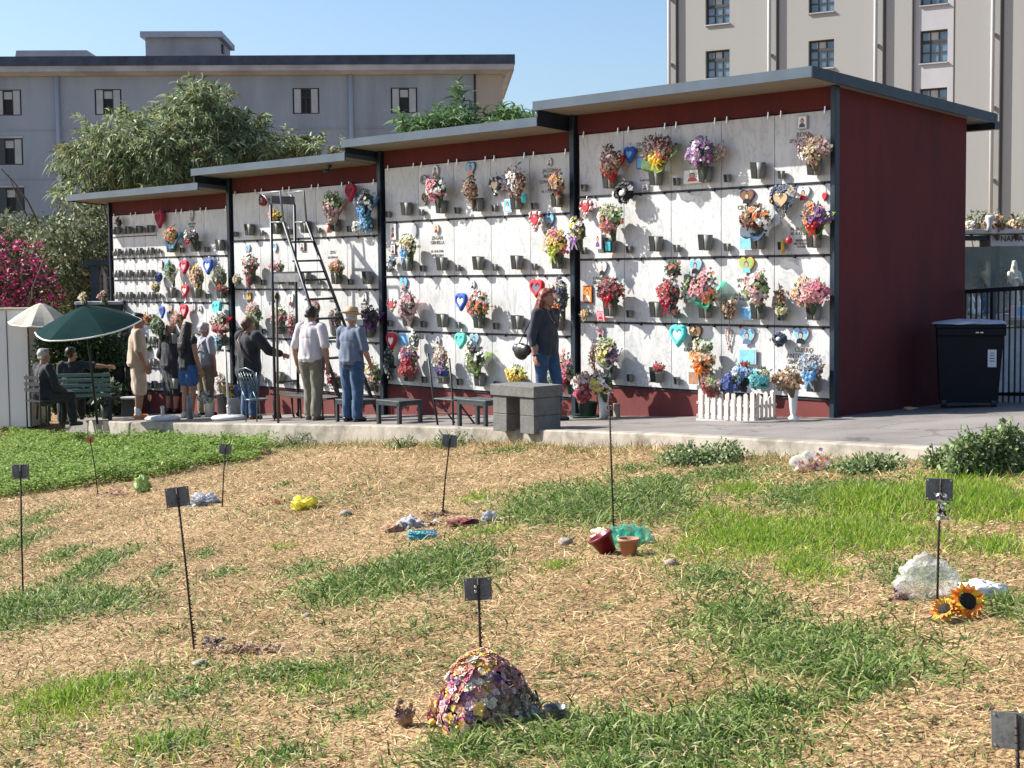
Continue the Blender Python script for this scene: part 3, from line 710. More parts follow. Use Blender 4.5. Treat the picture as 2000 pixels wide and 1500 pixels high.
def strip_mesh(name, F4, mats, parent=None, mi=None):
    """F4 (n, segs, 4, 3): joins each blade's segments (shared verts) so a blade is one island"""
    n, s = F4.shape[:2]
    ring = [F4[:, 0, 0], F4[:, 0, 1]] 
    for i in range(s): ring += [F4[:, i, 3], F4[:, i, 2]]
    V = np.stack(ring, 1); k = 2 * (s + 1); base = (np.arange(n) * k)[:, None]
    Fq = np.concatenate([base + np.array([[2 * i, 2 * i + 1, 2 * i + 3, 2 * i + 2]]) for i in range(s)], 1).reshape(-1, 4)
    m2 = None if mi is None else np.repeat(mi, s)
    return np_mesh(name, V.reshape(-1, 3), Fq, mats, parent, m2)
def plumes(name, centers, dirs, per, ll, lw, mats, parent, seed=1, stem_len=.9, droop=.55, mi_w=None):
    """leafy canes: leaves alternate along an arching stem"""
    g = np.random.default_rng(seed); n = len(centers)
    k = np.tile(np.arange(per), n); idx = np.repeat(np.arange(n), per); u = (k + g.random(n * per) * .8) / per
    D = dirs[idx]; P = centers[idx] + D * (stem_len * u)[:, None] * (.7 + .6 * g.random(n)[idx])[:, None] + np.array([0, 0, -1.]) * (.25 * stem_len * u * u)[:, None]
    az = k * 2.4 + g.random(n)[idx] * 6; side = unit(np.cross(D, np.array([.1, .2, 1.]))); s2 = np.cross(D, side)
    ax = unit(D * .75 + (side * np.cos(az)[:, None] + s2 * np.sin(az)[:, None]) * .8 + g.normal(size=(n * per, 3)) * .15)
    L_ = ll * (.6 + .7 * g.random(n * per)); up = unit(g.normal(size=(n * per, 3)) + np.array([0, 0, 1.2]))
    F4 = strips(P, ax, up, L_, lw * (.7 + .6 * g.random(n * per)), 3, droop, g)
    mi = None if mi_w is None else g.choice(len(mi_w), n, p=np.array(mi_w) / sum(mi_w))[idx]
    return strip_mesh(name, F4, mats, parent, mi)
M_bark = mat('bark', (.12, .085, .06), .9, noise_s=8, noise_amt=.4, bump_s=20, bump_d=.02)
M_cane1 = leaf_mat('cane_leaf', [(.05, .08, .035), (.14, .19, .08), (.28, .34, .16), (.50, .54, .32)], .3)
M_cane2 = leaf_mat('cane_leaf_yellowed', [(.10, .11, .04), (.20, .20, .08), (.32, .29, .14), (.18, .13, .06)], .3)
M_olive = leaf_mat('pale_shrub_leaf', [(.05, .075, .035), (.12, .15, .07), (.22, .245, .13), (.34, .34, .21)], .25)
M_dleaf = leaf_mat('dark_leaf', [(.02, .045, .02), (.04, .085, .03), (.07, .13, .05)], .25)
M_bract = leaf_mat('magenta_bract', [(.40, .02, .12), (.72, .05, .24), (.85, .20, .42)], .3)
M_reed = leaf_mat('reed_leaf', [(.06, .12, .05), (.12, .21, .08), (.20, .30, .12)], .3)
def limb(m, p, d, L_, r, depth, g):
    d = unit(d); pts = [p]; q = p.copy(); dd = d.copy()
    for i in range(5): dd = unit(dd + g.normal(size=3) * .12 + np.array([0, 0, .03])); q = q + dd * L_ / 5; pts.append(q)
    m.tube(pts, [r * (1 - .12 * i) for i in range(6)], 7)
    if depth > 0:
        for k in range(3): limb(m, pts[3 + k % 3], dd + g.normal(size=3) * .55 + np.array([0, 0, .2]), L_ * .65, r * .5, depth - 1, g)
def B_(x, y, Y, rx, ry, rd): 
    P = at(x, y, Y); s = Y / F_; return (P, (rx * s, rd, ry * s))
# big leafy tree (arching canes of drooping leaves)
TY = 38.
tb = [B_(390, 245, TY, 75, 60, 1.3), B_(235, 285, TY - 1, 85, 55, 1.3), B_(170, 335, TY - .5, 50, 45, 1.), B_(330, 320, TY - 1.2, 120, 65, 1.3), B_(475, 275, TY + .5, 50, 50, 1.1),
      B_(530, 305, TY, 60, 30, 1.), B_(625, 305, TY, 60, 20, .9), B_(400, 200, TY, 40, 30, .8), B_(250, 400, TY, 85, 50, 1.1), B_(360, 380, TY, 110, 50, 1.1)]
base = at(330, 600, TY); base[2] = float(pave_z(base[0], base[1])) - .2
t_ = thing('leafy_tree', 'big leafy tree with drooping cane-like foliage rising behind the niche wall roofs', 'tree', base)
t_.location = (0, 0, 0)
def root_at(e, P):       # put the Empty at the base while children keep world coordinates
    e.location = Vector(map(float, P)); bpy.context.view_layer.update()
    for c in e.children: c.matrix_parent_inverse = e.matrix_world.inverted()
g = np.random.default_rng(3)
Pc, dc, _ = sample_blobs(tb, 1900, .38, 5)
dirs = unit(dc * np.array([1, 1, .7]) + g.normal(size=dc.shape) * .45 + np.array([0, 0, .15]))
plumes('foliage', Pc, dirs, 15, .23, .042, [M_cane1, M_cane2], t_, 6, .42, .5, [8, .8])
m = MB()
for k in range(9): limb(m, base + np.array([(k - 4) * .35, g.normal() * .3, 0]), np.array([(k - 4) * .10, 0, 1.]), 2.9 + g.random(), .10, 2, g)
m.build('trunk', M_bark, t_); root_at(t_, base)
# reeds right of it
def reed(xc, yc, rx, ry, n, Y, label, seed, tall=()):
    b = at(xc, 600, Y); b[2] = float(pave_z(b[0], b[1])) - .2; e = thing('reed_clump', label, 'reeds', (0, 0, 0), 0, 'reed clumps behind the niche wall')
    P, d, g = sample_blobs([B_(xc, yc, Y, rx, ry, .8)], n, .5, seed); 
    for (x_, y0_, y1_) in tall:
        for q in np.linspace(0, 1, 9): P = np.vstack([P, at(x_ + g.normal() * 3, y0_ + (y1_ - y0_) * q, Y)]); d = np.vstack([d, [0, 0, 1.]])
    D = unit(d * np.array([.6, .6, .2]) + np.array([.15, 0, .9]) + g.normal(size=d.shape) * .3)
    plumes('foliage', P, D, 12, .34, .045, M_reed, e, seed, .5, .45); m = MB()
    for k in range(12):
        q = P[k]; m.tube([(b[0] + g.normal() * .5, b[1] + g.normal() * .3, b[2]), ((q[0] + b[0]) / 2, q[1], (q[2] + b[2]) / 2 + .3), q], .018, 5)
    m.build('stalk', M_reed, e); root_at(e, b)
reed(860, 262, 70, 18, 170, 36., 'reed clump with one tall upright plume behind the second block', 11, [(901, 240, 185)])
reed(985, 255, 50, 16, 90, 36., 'low reeds between the grey building corner and the tallest roof', 12)
# olive-coloured hedge trees at the left
def shrub(name, blobs, n, size, mats, label, cat, bx, by, Y, seed, mi_w=None, group=None, core=True, aspect=.5, shell=.33, trunks=3, cmat=None):
    b = at(bx, by, Y); b[2] = float(pave_z(b[0], b[1])) - .15; e = thing(name, label, cat, (0, 0, 0), 0, group)
    leaves('foliage', blobs, n, size, mats, e, aspect, seed, shell, .3, mi_w); m = MB(); g = np.random.default_rng(seed)
    for k in range(trunks): limb(m, b + np.array([(k - trunks / 2) * .3, 0, 0]), np.array([(k - trunks / 2) * .2, 0, 1.]), max(.4, (blobs[0][0][2] - b[2]) * .9), .06, 1, g)
    trunks and m.build('trunk', M_bark, e); root_at(e, b); return e
shrub('shrub_tree', [B_(165, 470, 33, 75, 85, 1.3), B_(205, 540, 33, 60, 90, 1.2), B_(120, 520, 33, 70, 80, 1.3), B_(250, 450, 33.5, 60, 70, 1.), B_(150, 600, 33, 90, 60, 1.1)], 11000, .11, [M_olive], 'tall pale green shrub tree to the left of the lowest niche block', 'tree', 150, 700, 33, 21)
shrub('shrub_tree', [B_(50, 470, 36, 80, 55, 1.3), B_(-40, 480, 36, 80, 70, 1.3), B_(60, 540, 36, 90, 80, 1.3)], 7000, .11, [M_olive], 'duller shrub tree behind the pink flowering bush', 'tree', 40, 700, 36, 22)
shrub('flowering_bush', [B_(20, 520, 30, 60, 62, 1.), B_(-50, 530, 30, 70, 80, 1.), B_(70, 560, 30, 48, 45, .8), B_(0, 590, 30, 80, 40, .9)], 6500, .085, [M_bract, M_dleaf], 'magenta bougainvillea bush arching over the white shed', 'bush', 10, 700, 30, 23, [1.5, 1.8])
shrub('shrub_tree', [B_(-230, 500, 38, 150, 80, 1.5), B_(-420, 520, 38, 150, 90, 1.5)], 5000, .13, [M_olive], 'farthest shrub trees beyond the white shed', 'tree', -250, 700, 38, 26)
shrub('hedge', [B_(2250, 520, 34, 170, 60, 1.), B_(2550, 520, 34, 170, 60, 1.)], 5000, .13, [M_dleaf], 'dark hedge beyond the glass-fronted tomb', 'hedge', 2300, 700, 34, 27, trunks=2)
# dim hedge behind the parasols and behind the tomb
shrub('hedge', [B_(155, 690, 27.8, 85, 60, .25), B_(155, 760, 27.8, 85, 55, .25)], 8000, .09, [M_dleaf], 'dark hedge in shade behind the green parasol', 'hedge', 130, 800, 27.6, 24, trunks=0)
shrub('wild_bush', [B_(1915, 440, 24, 38, 30, .4), B_(1985, 440, 24, 50, 22, .4)], 900, .07, [M_olive], 'sparse dry bush growing behind the glass-fronted tomb roof', 'bush', 1950, 600, 24, 25, shell=.7, trunks=0)
for c_ in [o for o in bpy.data.objects if o.type == 'EMPTY' and o.get('label', '').startswith('sparse dry')]:
    m = MB(); q_ = Vector(c_.location)
    for k in range(6): tp_ = Vector(at(1890 + 20 * k, 432, 24)); m.tube([q_, (q_ + tp_) / 2 + Vector((0, 0, .2)), tp_], .012, 5)
    o = m.build('stem', M_bark, c_); o.matrix_parent_inverse = c_.matrix_world.inverted()
def crumple(m, c, r, mt=0, k=.35, seed=0, seg=16, rings=10, cut=None):
    g = random.Random(seed); n0 = len(m.v); m.ball(c, r, mt, seg, rings)
    for i in range(n0, len(m.v)):
        v = Vector(m.v[i]) - Vector(c); q = noise.noise(Vector(m.v[i]) * (2.2 / max(r)) + Vector((seed, 0, 0))) * k * .9 + (.35 - abs(noise.noise(Vector(m.v[i]) * (4.5 / max(r)) + Vector((seed, 3, 0)))) * 2.4) * k * .55 + (.3 - abs(noise.noise(Vector(m.v[i]) * (11 / max(r)) + Vector((seed, 7, 0)))) * 2) * k * .3
        m.v[i] = tuple(Vector(c) + v * (1 + q))
def rosette(m, c, r, mt, mc=None, n=6, up=Vector((0, 0, 1)), cup=.5, g=random):
    c = Vector(c); up = Vector(up).normalized(); a = up.orthogonal().normalized(); b = up.cross(a); ph = g.random() * 6.3
    for ring, (rr, lift) in enumerate(((1., cup * .25), (.62, cup * .75))):
        k = n if ring == 0 else max(3, n - 2)
        for i in range(k):
            t = ph + ring * .5 + 2 * math.pi * i / k; d = a * math.cos(t) + b * math.sin(t); s_ = a * -math.sin(t) + b * math.cos(t); q = r * rr * (.85 + .3 * g.random())
            m.add([c + up * .1 * r, c + d * q * .6 + s_ * q * .42 + up * q * lift, c + d * q + up * q * lift * .9, c + d * q * .6 - s_ * q * .42 + up * q * lift], [(0, 1, 2, 3)], mt)
    if mc is not None: m.ball(c + up * r * .22, r * .24, mc, 6, 4)
# ================================================================== bouquets, hearts, plaques on the niche wall
def wthing(name, label, cat, x, y, no, group=None):
    P = on_wall(x, y, no); return thing(name, label, cat, P, WANG, group), P[1] / F_
def bouquet(x, y, w_, h_, cols, label, wrap=None, bow=None, no=.17, dens=1., green=.25, dried=False, name='bouquet', tail=True):
    """w_,h_ = size in the photograph's pixels at that spot"""
    e, s = wthing(name, label, 'bouquet', x, y, no, 'bouquets on the niche wall'); g = random.Random(int(x * 31 + y)); W_, H_ = w_ * s * .5 / .82, h_ * s * .53; D_ = min(.13, W_ * .8)
    cols = cols.split(); lc = ['dgreen', 'green'] if not dried else ['brown', 'dried']; mats = [pal(c) for c in cols] + [pal(c) for c in lc]; nc = len(cols)
    m = MB(); n = int(dens * (40 + 95 * (w_ * h_) / 3000)); sites = [(g.uniform(-1, 1), g.uniform(-1, 1), g.randrange(nc)) for _ in range(6)]
    for i in range(n):
        a_ = g.random() * 6.283; rr = math.sqrt(g.random()); u, v = rr * math.cos(a_), rr * math.sin(a_); dz = math.sqrt(max(0, 1 - rr * rr)); lump = 1 + .16 * math.sin(3 * a_ + x) + .1 * math.sin(5 * a_ + y)
        if g.random() < .75: mt = min(sites, key=lambda q: (q[0] - u) ** 2 + (q[1] - v) ** 2)[2]
        else: mt = g.randrange(nc)
        r_ = g.uniform(.016, .03) * (.8 if w_ < 30 else 1) * (.85 if dried else 1.1)
        p = Vector((u * W_ * lump, -dz * D_ + g.uniform(-.015, .01), v * H_ * lump)); nr = Vector((u * .9, -.75 - dz, v * .9 + .15))
        rosette(m, p, r_, mt, None, 5, nr + Vector((g.gauss(0, .35), 0, g.gauss(0, .35))), 1.1, g)
    m.build('blooms', mats, e)
    m = MB()
    for i in range(int(n * (.5 + green))):
        a_ = g.random() * 6.283; u, v = math.cos(a_), math.sin(a_); k = g.uniform(.5, 1.12); p = Vector((u * W_ * k * .8, -D_ * .3 + g.uniform(-.02, .02), v * H_ * k * .8)); d = Vector((u, g.uniform(-.6, .2), v + .2)).normalized() * g.uniform(.03, .07); sd = d.cross(Vector((0, 1, 0))).normalized() * .012
        m.add([p, p + d * .5 + sd, p + d, p + d * .5 - sd], [(0, 1, 2, 3)], g.randrange(2))
    m.ball((0, .0, -H_ * .1), (W_ * .72, D_ * .55, H_ * .7), 0, 12, 8, .2)
    if tail: m.tube([(0, 0, -H_ * .5), (.01, .03, -H_ - .10)], [W_ * .35, .02], 8, 0)
    m.build('leaves', [pal(lc[0]), pal(lc[1])], e)
    if wrap:
        m = MB(); prof = [(.02, -H_ * 1.25), (W_ * .55, -H_ * .55), (W_ * 1.0, H_ * .1), (W_ * 1.12, H_ * .35)]
        m.lathe(prof, 22, (0, 0, 0), 0, .13, 6, sy=.75); m.v = [(a, b if b > -.02 else b * .62 - .0, c - max(0, -b) * 1.6) for a, b, c in m.v]; m.build('wrapping', pal(wrap, 'wrap'), e)
    if bow:
        m = MB()
        for k in range(6):
            a_ = k * 1.05 + x; q = .035 + .02 * g.random() + W_ * .12
            c = Vector((math.cos(a_) * q * .8, -D_ * .9, -H_ * .8 + math.sin(a_) * q * .6)); 
            m.lathe([(.003, 0), (q * .45, q * .4), (q * .55, q * .7), (q * .3, q * .95)], 9, c, 0, .2, 4, sy=.6)
        for sx in (-1, 1): m.add([(0, -D_, -H_ * .8), (.03, -D_, -H_ * .85), (sx * .05 + .03, -D_ * .9, -H_ * 1.5), (sx * .05, -D_ * .9, -H_ * 1.45)], [(0, 1, 2, 3)])
        m.build('bow', pal(bow, 'wrap'), e)
    return e
def hc(n=28, s=1.):
    out = []
    for i in range(n):
        t = 2 * math.pi * i / n; out.append((16 * math.sin(t) ** 3 / 17 * s, (13 * math.cos(t) - 5 * math.cos(2 * t) - 2 * math.cos(3 * t) - math.cos(4 * t) + 2.5) / 17 * s))
    return out
def portrait(m, w_, h_, bgm, skin, hair, suit, d=-.002):
    """generic head and shoulders, slightly proud"""
    el = lambda cx, cz, rx, rz, n=12: [(cx + rx * math.cos(2 * math.pi * i / n), cz + rz * math.sin(2 * math.pi * i / n)) for i in range(n)]
    sh = [(-w_ * .34, -h_ * .42), (w_ * .34, -h_ * .42), (w_ * .30, -h_ * .18), (w_ * .1, -h_ * .06), (-w_ * .1, -h_ * .06), (-w_ * .30, -h_ * .18)]
    m.prism(sh[::-1], d - .001, d, suit); m.prism(el(0, h_ * .12, w_ * .19, h_ * .22)[::-1], d - .0015, d, hair); m.prism(el(0, h_ * .08, w_ * .145, h_ * .17)[::-1], d - .0025, d, skin)
SKIN = mat('skin_print', (.55, .32, .22), .5); HAIRP = mat('hair_print', (.03, .025, .02), .5)
def plaque(x, y, w_, h_, shape, bgc, suit='navy', rim='silver', port=True, hair=None):
    """enamel photo plaque fixed to a slab: a sub-part of that slab"""
    s_, *_ = slab_at(x, y); s = wall_px(x, y); W_, H_ = w_ * s / .74, h_ * s; m = MB()
    if shape == 'heart': out = [(a * W_ * .52, b * H_ * .62) for a, b in hc()]; inn = [(a * .86, b * .86) for a, b in out]
    elif shape == 'oval': out = [(W_ * .5 * math.cos(2 * math.pi * i / 20), H_ * .5 * math.sin(2 * math.pi * i / 20)) for i in range(20)]; inn = [(a * .86, b * .86) for a, b in out]
    else: out = [(-W_ / 2, -H_ / 2), (W_ / 2, -H_ / 2), (W_ / 2, H_ / 2), (-W_ / 2, H_ / 2)]; k = .012; inn = [(a - math.copysign(k, a), b - math.copysign(k, b)) for a, b in out]
    orient = 1 if shape != 'heart' else -1
    m.prism(out[::-1] if orient == 1 else out, -.022, 0, 1); m.prism(inn[::-1] if orient == 1 else inn, -.0235, -.02, 0)
    if port: portrait(m, W_ * (.9 if shape != 'heart' else .8), H_ * .9, 0, 2, 3, 4, -.0235)
    o = m.build('photo_plaque', [mat('enamel_' + bgc, PAL[bgc], .25), pal(rim, 'plastic'), SKIN, HAIRP if hair is None else mat('hairp_' + hair, PAL[hair], .5), mat('enamel_' + suit, PAL[suit], .25)], s_, fixn=True)
    if s_ is not None: o.location = local_on(s_, x, y, .025)
    return o
def heart(x, y, w_, h_, ring, centre, label, style='solid', no=.07, tilt=0.):
    e, s = wthing('heart_wreath', label, 'heart wreath', x, y, no, 'heart-shaped ornaments on the niche wall'); W_, H_ = w_ * s * .5 / .76, h_ * s * .5 / .84; g = random.Random(int(x + y)); c = hc(30)
    M2 = Matrix.Rotation(tilt, 3, 'Y'); tf = lambda a, b: (M2 @ Vector((a * W_, 0, b * H_)))
    rc = ring.split()
    if style == 'solid':
        m = MB(); pts = [tf(a * .78, b * .78) for a, b in c]; pts.append(pts[0]); m.tube(pts, min(W_, H_) * .27, 9, 0, cap=False); m.build('rim', pal(rc[0], 'cloth'), e)
        m = MB(); m.prism([(tf(a * .7, b * .7).x, tf(a * .7, b * .7).z) for a, b in c], -.012, .02, 0); m.build('back', pal(rc[-1], 'cloth'), e, fixn=True)
    else:
        m = MB(); n = 20
        for i in range(n):
            a, b = c[int(i * 30 / n)]; p = tf(a * .82, b * .82)
            if style == 'beads': m.ball(p, min(W_, H_) * .21, i % len(rc), 8, 5, .15)
            else:
                for k in range(3): rosette(m, p + Vector((g.gauss(0, .008), -.012 * k, g.gauss(0, .008))), min(W_, H_) * .24, (i + k) % len(rc), None, 5, Vector((a * .6, -1, b * .6)), 1., g)
        m.tube([tf(a * .82, b * .82) for a, b in c] + [tf(c[0][0] * .82, c[0][1] * .82)], min(W_, H_) * .12, 6, 0, cap=False)
        m.build('rim', [pal(q) for q in rc], e)
    if centre:
        m = MB(); q = [(tf(a * .5, b * .5).x, tf(a * .5, b * .5).z) for a, b in c]; m.prism(q, -min(W_, H_) * .2, .0, 0); m.build('centre', pal(centre, 'cloth'), e, fixn=True)
    m = MB(); m.tube([tf(0, .6), tf(0, 1.0) + Vector((0, .02, .04))], .004, 5); m.build('hook', M_clip, e)
    return e
def ball_wreath(x, y, w_, h_, cols, label, centre=None, no=.08, name='round_wreath'):
    e, s = wthing(name, label, 'wreath', x, y, no, 'round wreaths on the niche wall'); W_, H_ = w_ * s * .5 / .8, h_ * s * .5; g = random.Random(int(x * 3 + y)); rc = cols.split(); m = MB(); n = 26
    for i in range(n):
        t = 2 * math.pi * i / n
        for k in range(3): rosette(m, Vector((math.cos(t) * W_ * .68 + g.gauss(0, .1) * W_, -.02 * k, math.sin(t) * H_ * .68 + g.gauss(0, .1) * H_)), min(W_, H_) * .32, g.randrange(len(rc)), None, 5, Vector((math.cos(t) * .7, -1, math.sin(t) * .7)), 1., g)
    m.build('petals', [pal(q) for q in rc], e); m = MB(); m.ball((0, .02, 0), (W_ * .8, .03, H_ * .8), 0, 14, 6); m.build('back', pal(rc[0], 'cloth'), e)
    if centre: m = MB(); m.ball((0, -.03, 0), (W_ * .35, .03, H_ * .35), 0, 12, 6); m.build('centre', pal(centre, 'cloth'), e)
    return e
def frame_pic(x, y, w_, h_, label, bgc='sky', no=.05, rim='white', fig=None, name='picture_card', lines=0):
    e, s = wthing(name, label, 'picture', x, y, no, 'cards and frames leaning on the niche slabs'); W_, H_ = w_ * s / .76, h_ * s; m = MB(); m.box((0, 0, 0), (W_, .012, H_), 0, None, .002); m.build('board', pal(rim, 'plastic'), e)
    m = MB(); m.box((0, -.0075, 0), (W_ * .86, .003, H_ * .86)); 
    if fig: portrait(m, W_ * .8, H_ * .85, 0, 1, 2, 3, -.0095)
    for k in range(lines): m.box((W_ * .08, -.0100, H_ * (.25 - .14 * k)), (W_ * .5, .002, H_ * .03), 2)
    m.build('print', [mat('print_' + bgc, PAL[bgc], .4, noise_s=14, noise_amt=.25), SKIN, HAIRP, mat('enamel_' + (fig or 'navy'), PAL[fig or 'navy'], .25)], e)
    return e
Bq = bouquet
# --- tallest block, top row
Bq(1196, 314, 44, 60, 'darkred dried brown plum', 'dark dried bouquet in red wrap, top row of the tallest block, first from its post', 'red', None, dried=True)
heart(1230, 303, 24, 32, 'blue', 'sky', 'blue heart ornament between the two dark dried bouquets, top row')
Bq(1289, 292, 66, 52, 'plum darkred dried brown', 'wide dark purple dried bouquet with bright yellow bow, top row', 'lgreen', 'yellow', dried=True)
Bq(1291, 308, 26, 20, 'orange red yellow gold', 'small orange and yellow posy set on the front of the wide dark bouquet', None, 'yellow', no=.26, tail=False)
frame_pic(1256, 318, 26, 22, 'blue photo panel behind the wide dark purple bouquet', 'sky', .04, 'blue')
Bq(1374, 300, 54, 60, 'pink white purple red lilac white', 'pink, white and purple bouquet beside a pink wicker ornament, top row')
heart(1405, 298, 24, 30, 'palepink tan', None, 'pinkish wicker heart at the right of the pink and white bouquet', 'beads', .12, .5)
frame_pic(1353, 345, 34, 26, 'white remembrance card below the pink, white and purple bouquet', 'white', .06, 'white', 'red', lines=3)
Bq(1590, 291, 66, 48, 'brown cream palepink tan plum white', 'brown and cream bouquet at the top corner below the square portrait', None, None, dried=True, dens=1.1)
plaque(1569, 239, 17, 26, 'rect', 'white', 'black', 'grey'); inscribe(1569, 263, ['ROSA'], .075); inscribe(1560, 275, ['SPATARO'], .06)
inscribe(1252, 288, ['TINO', 'COSTA'], .07)
plaque(1262, 366, 12, 12, 'rect', 'white', 'brown'); inscribe(1262, 352, ['IL MIO CUORE'], .03)
# second row
ball_wreath(1219, 377, 40, 40, 'black white black', 'black and white pompom wreath hanging over the first rail', 'white', .16)
heart(1145, 408, 30, 34, 'white red', 'red', 'red heart with white pompom rim, at the post of the tallest block', 'beads', .10)
Bq(1195, 426, 50, 54, 'pink white red lgreen palepink salmon', 'pink and white bouquet in the second row beside the post of the tallest block')
Bq(1131, 450, 36, 48, 'cream lemon plum white', 'cream bouquet with a lilac bow hung in front of the post', None, 'lilac', no=.30)
frame_pic(1168, 470, 16, 34, 'small lilac and white icon card beside the second-row pink bouquet', 'white', .05, 'silver', 'purple')
frame_pic(1188, 481, 12, 20, 'small teal photo in front of the vase below the second-row pink bouquet', 'teal', .20, 'black')
plaque(1461, 386, 27, 30, 'heart', 'brown', 'black', 'plum'); inscribe(1461, 411, ['CINTOLO', 'FABIO'], .07)
Bq(1480, 427, 60, 44, 'darkred cream brown orange white peach', 'cream and rust bouquet in dark tulle, below the blue heart wreath', 'slate', None, dens=1.1)
frame_pic(1456, 475, 25, 26, 'pale blue card left of the vase of the cream and rust bouquet', 'sky', .06, 'white')
heart(1528, 393, 54, 60, 'slate cream silver slate navy', 'tan', 'large blue-grey and cream heart-shaped flower wreath, second row', 'flowers', .12)
plaque(1571, 380, 23, 30, 'heart', 'white', 'red', 'silver'); heart(1611, 385, 10, 18, 'red', None, 'tiny red hanging ornament beside the end post', 'solid', .04)
Bq(1597, 424, 52, 50, 'orange pink purple salmon dried', 'orange and pink bouquet in green wrap with red bow at the end post, second row', 'lgreen', 'red')
inscribe(1560, 452, ['N. 20-1-19', 'M. 4-12-20'], .05); inscribe(1565, 476, ['PRESENTE', 'NEL NOSTRO', 'CUORE'], .035)
e, s = wthing('grave_candle', 'yellow candle beside a red glass ball, second row near the end post', 'candle', 1529, 478, .10)
m = MB(); m.lathe([(.001, -.1), (.02, -.1), (.02, .05), (.001, .06)], 12); m.build('wax', pal('gold', 'plastic'), e); m = MB(); m.tube([(0, 0, .055), (0, 0, .08)], .002, 5); m.build('wick', pal('black'), e)
e, s = wthing('glass_ball', 'red glass ball hanging by the yellow candle', 'ornament', 1541, 470, .12); m = MB(); m.ball((0, 0, 0), .04, 0, 14, 10); m.lathe([(.012, .035), (.012, .05)], 8); m.build('globe', pal('red', 'plastic'), e)
# third row
plaque(1178, 526, 20, 30, 'heart', 'white', 'black', 'grey', True, 'grey'); inscribe(1172, 548, ['CARMELO', 'GENOVESE'], .055)
Bq(1197, 566, 58, 44, 'darkred crimson dgreen plum crimson', 'deep red rose bouquet with red tulle, third row of the tallest block', None, 'red', green=.9)
frame_pic(1148, 575, 19, 34, 'orange icon picture left of the deep red roses', 'orange', .04, 'darkred', 'white')
frame_pic(1174, 617, 17, 18, 'small red framed group picture under the deep red roses', 'pink', .08, 'red', 'crimson')
Bq(1144, 614, 14, 16, 'peach cream gold', 'tiny peach posy in the lamp holder near the post, third row', no=.12, tail=False)
Bq(1318, 526, 28, 30, 'salmon brown tan dgreen', 'round rusty wicker posy with green top hanging in the third row', tail=False, green=.8, no=.12)
Bq(1312, 572, 44, 56, 'red crimson red silver', 'all red bouquet under the rusty wicker posy', None, 'crimson')
Bq(1317, 609, 16, 18, 'navy slate salmon', 'small navy tulle posy below the all red bouquet', no=.2, tail=False)
plaque(1360, 522, 24, 32, 'heart', 'sky', 'black', 'silver'); inscribe(1357, 547, ['NATALE', 'DE LUCA'], .055)
Bq(1380, 561, 56, 60, 'salmon white orange peach pink navy', 'coral and white bouquet in a pale green paper cone, third row', 'mint', None)
Bq(1343, 568, 16, 40, 'lgreen white lgreen', 'thin spray of pale green leaves left of the coral bouquet', no=.10, green=1.2, tail=False)
plaque(1460, 520, 28, 34, 'heart', 'lgreen', 'sky', 'gold'); inscribe(1448, 553, ['VITO', 'A. S.'], .06); inscribe(1448, 580, ['N. 2-6-19', 'M. 9-8-20'], .05)
Bq(1481, 562, 52, 62, 'white palepink salmon lgreen pink', 'loose white and pink bouquet with a coral bloom, third row', None, None, green=.8)
frame_pic(1458, 612, 26, 25, 'small sea picture left of the white and pink bouquet vase, third row', 'sky', .06, 'silver')
Bq(1427, 600, 28, 34, 'tan brown cream dried', 'little tan dried posy in the lamp holder, third row', dried=True, no=.12, tail=False)
Bq(1526, 585, 17, 50, 'brown tan dried cream', 'slim brown dried stack on the lamp holder, third row', dried=True, no=.12, tail=False)
Bq(1528, 608, 20, 18, 'lgreen cream lgreen', 'pale green bow-like posy under the slim brown stack', no=.13, tail=False)
Bq(1586, 570, 70, 50, 'pink cream hotpink peach palepink tan', 'wide pink and cream bouquet in the green vase by the end post, third row', dens=1.25)
# fourth row
heart(1325, 656, 34, 42, 'turq teal', 'white', 'bright turquoise heart wreath with white heart, fourth row', 'solid', .12)
plaque(1360, 653, 24, 34, 'heart', 'peach', 'black', 'brown'); inscribe(1356, 679, ['LETIZIA', 'RANDAZZO'], .06)
Bq(1377, 676, 40, 26, 'white cream lgreen white', 'cream and white upper part of the orange bouquet, fourth row', tail=False)
Bq(1376, 704, 50, 44, 'peach cream orange cream orange', 'peach bouquet with a big orange bow, fourth row', None, 'orange', dens=1.1)
frame_pic(1355, 738, 22, 28, 'framed sepia picture below the orange bow', 'dried', .08, 'white')
plaque(1461, 659, 28, 34, 'heart', 'sky', 'slate', 'silver'); frame_pic(1460, 696, 33, 30, 'sky picture with a grey frame, above the picket planter', 'sky', .05, 'silver', lines=0)
ball_wreath(1524, 662, 28, 28, 'navy slate navy', 'navy round wreath with a dark red tassel, fourth row', 'silver', .10)
heart(1423, 662, 14, 50, 'palepink tan', None, 'pink rosary hanging from the lowest rail', 'beads', .04)
plaque(1566, 658, 28, 34, 'heart', 'sky', 'black', 'silver'); inscribe(1570, 684, ['CURRO'], .075); inscribe(1565, 696, ['ANTONINO'], .075); inscribe(1556, 707, ['SIMONE'], .07); inscribe(1552, 718, ['N. 30-11-1'], .055)
plaque(1175, 650, 12, 24, 'oval', 'pink', 'black'); inscribe(1170, 667, ['LORENZO'], .06); inscribe(1168, 677, ['ENRICO'], .06)
Bq(1190, 688, 46, 48, 'cream purple lgreen cream lemon white', 'cream and lime bouquet with purple blooms in white wrap, fourth row', 'silver', None, green=.6)
Bq(1590, 716, 46, 54, 'grey silver palepink slate sky', 'grey and dusty blue bouquet with a pale blue bow by the end post, lowest row', None, 'sky', dried=True)
Bq(1289, 717, 20, 14, 'red crimson', 'single red carnation in a dark vase, lowest row', no=.14, tail=False, green=0)
Bq(1159, 700, 10, 42, 'brown dried', 'thin brown twig bundle near the post, lowest row', dried=True, no=.12)
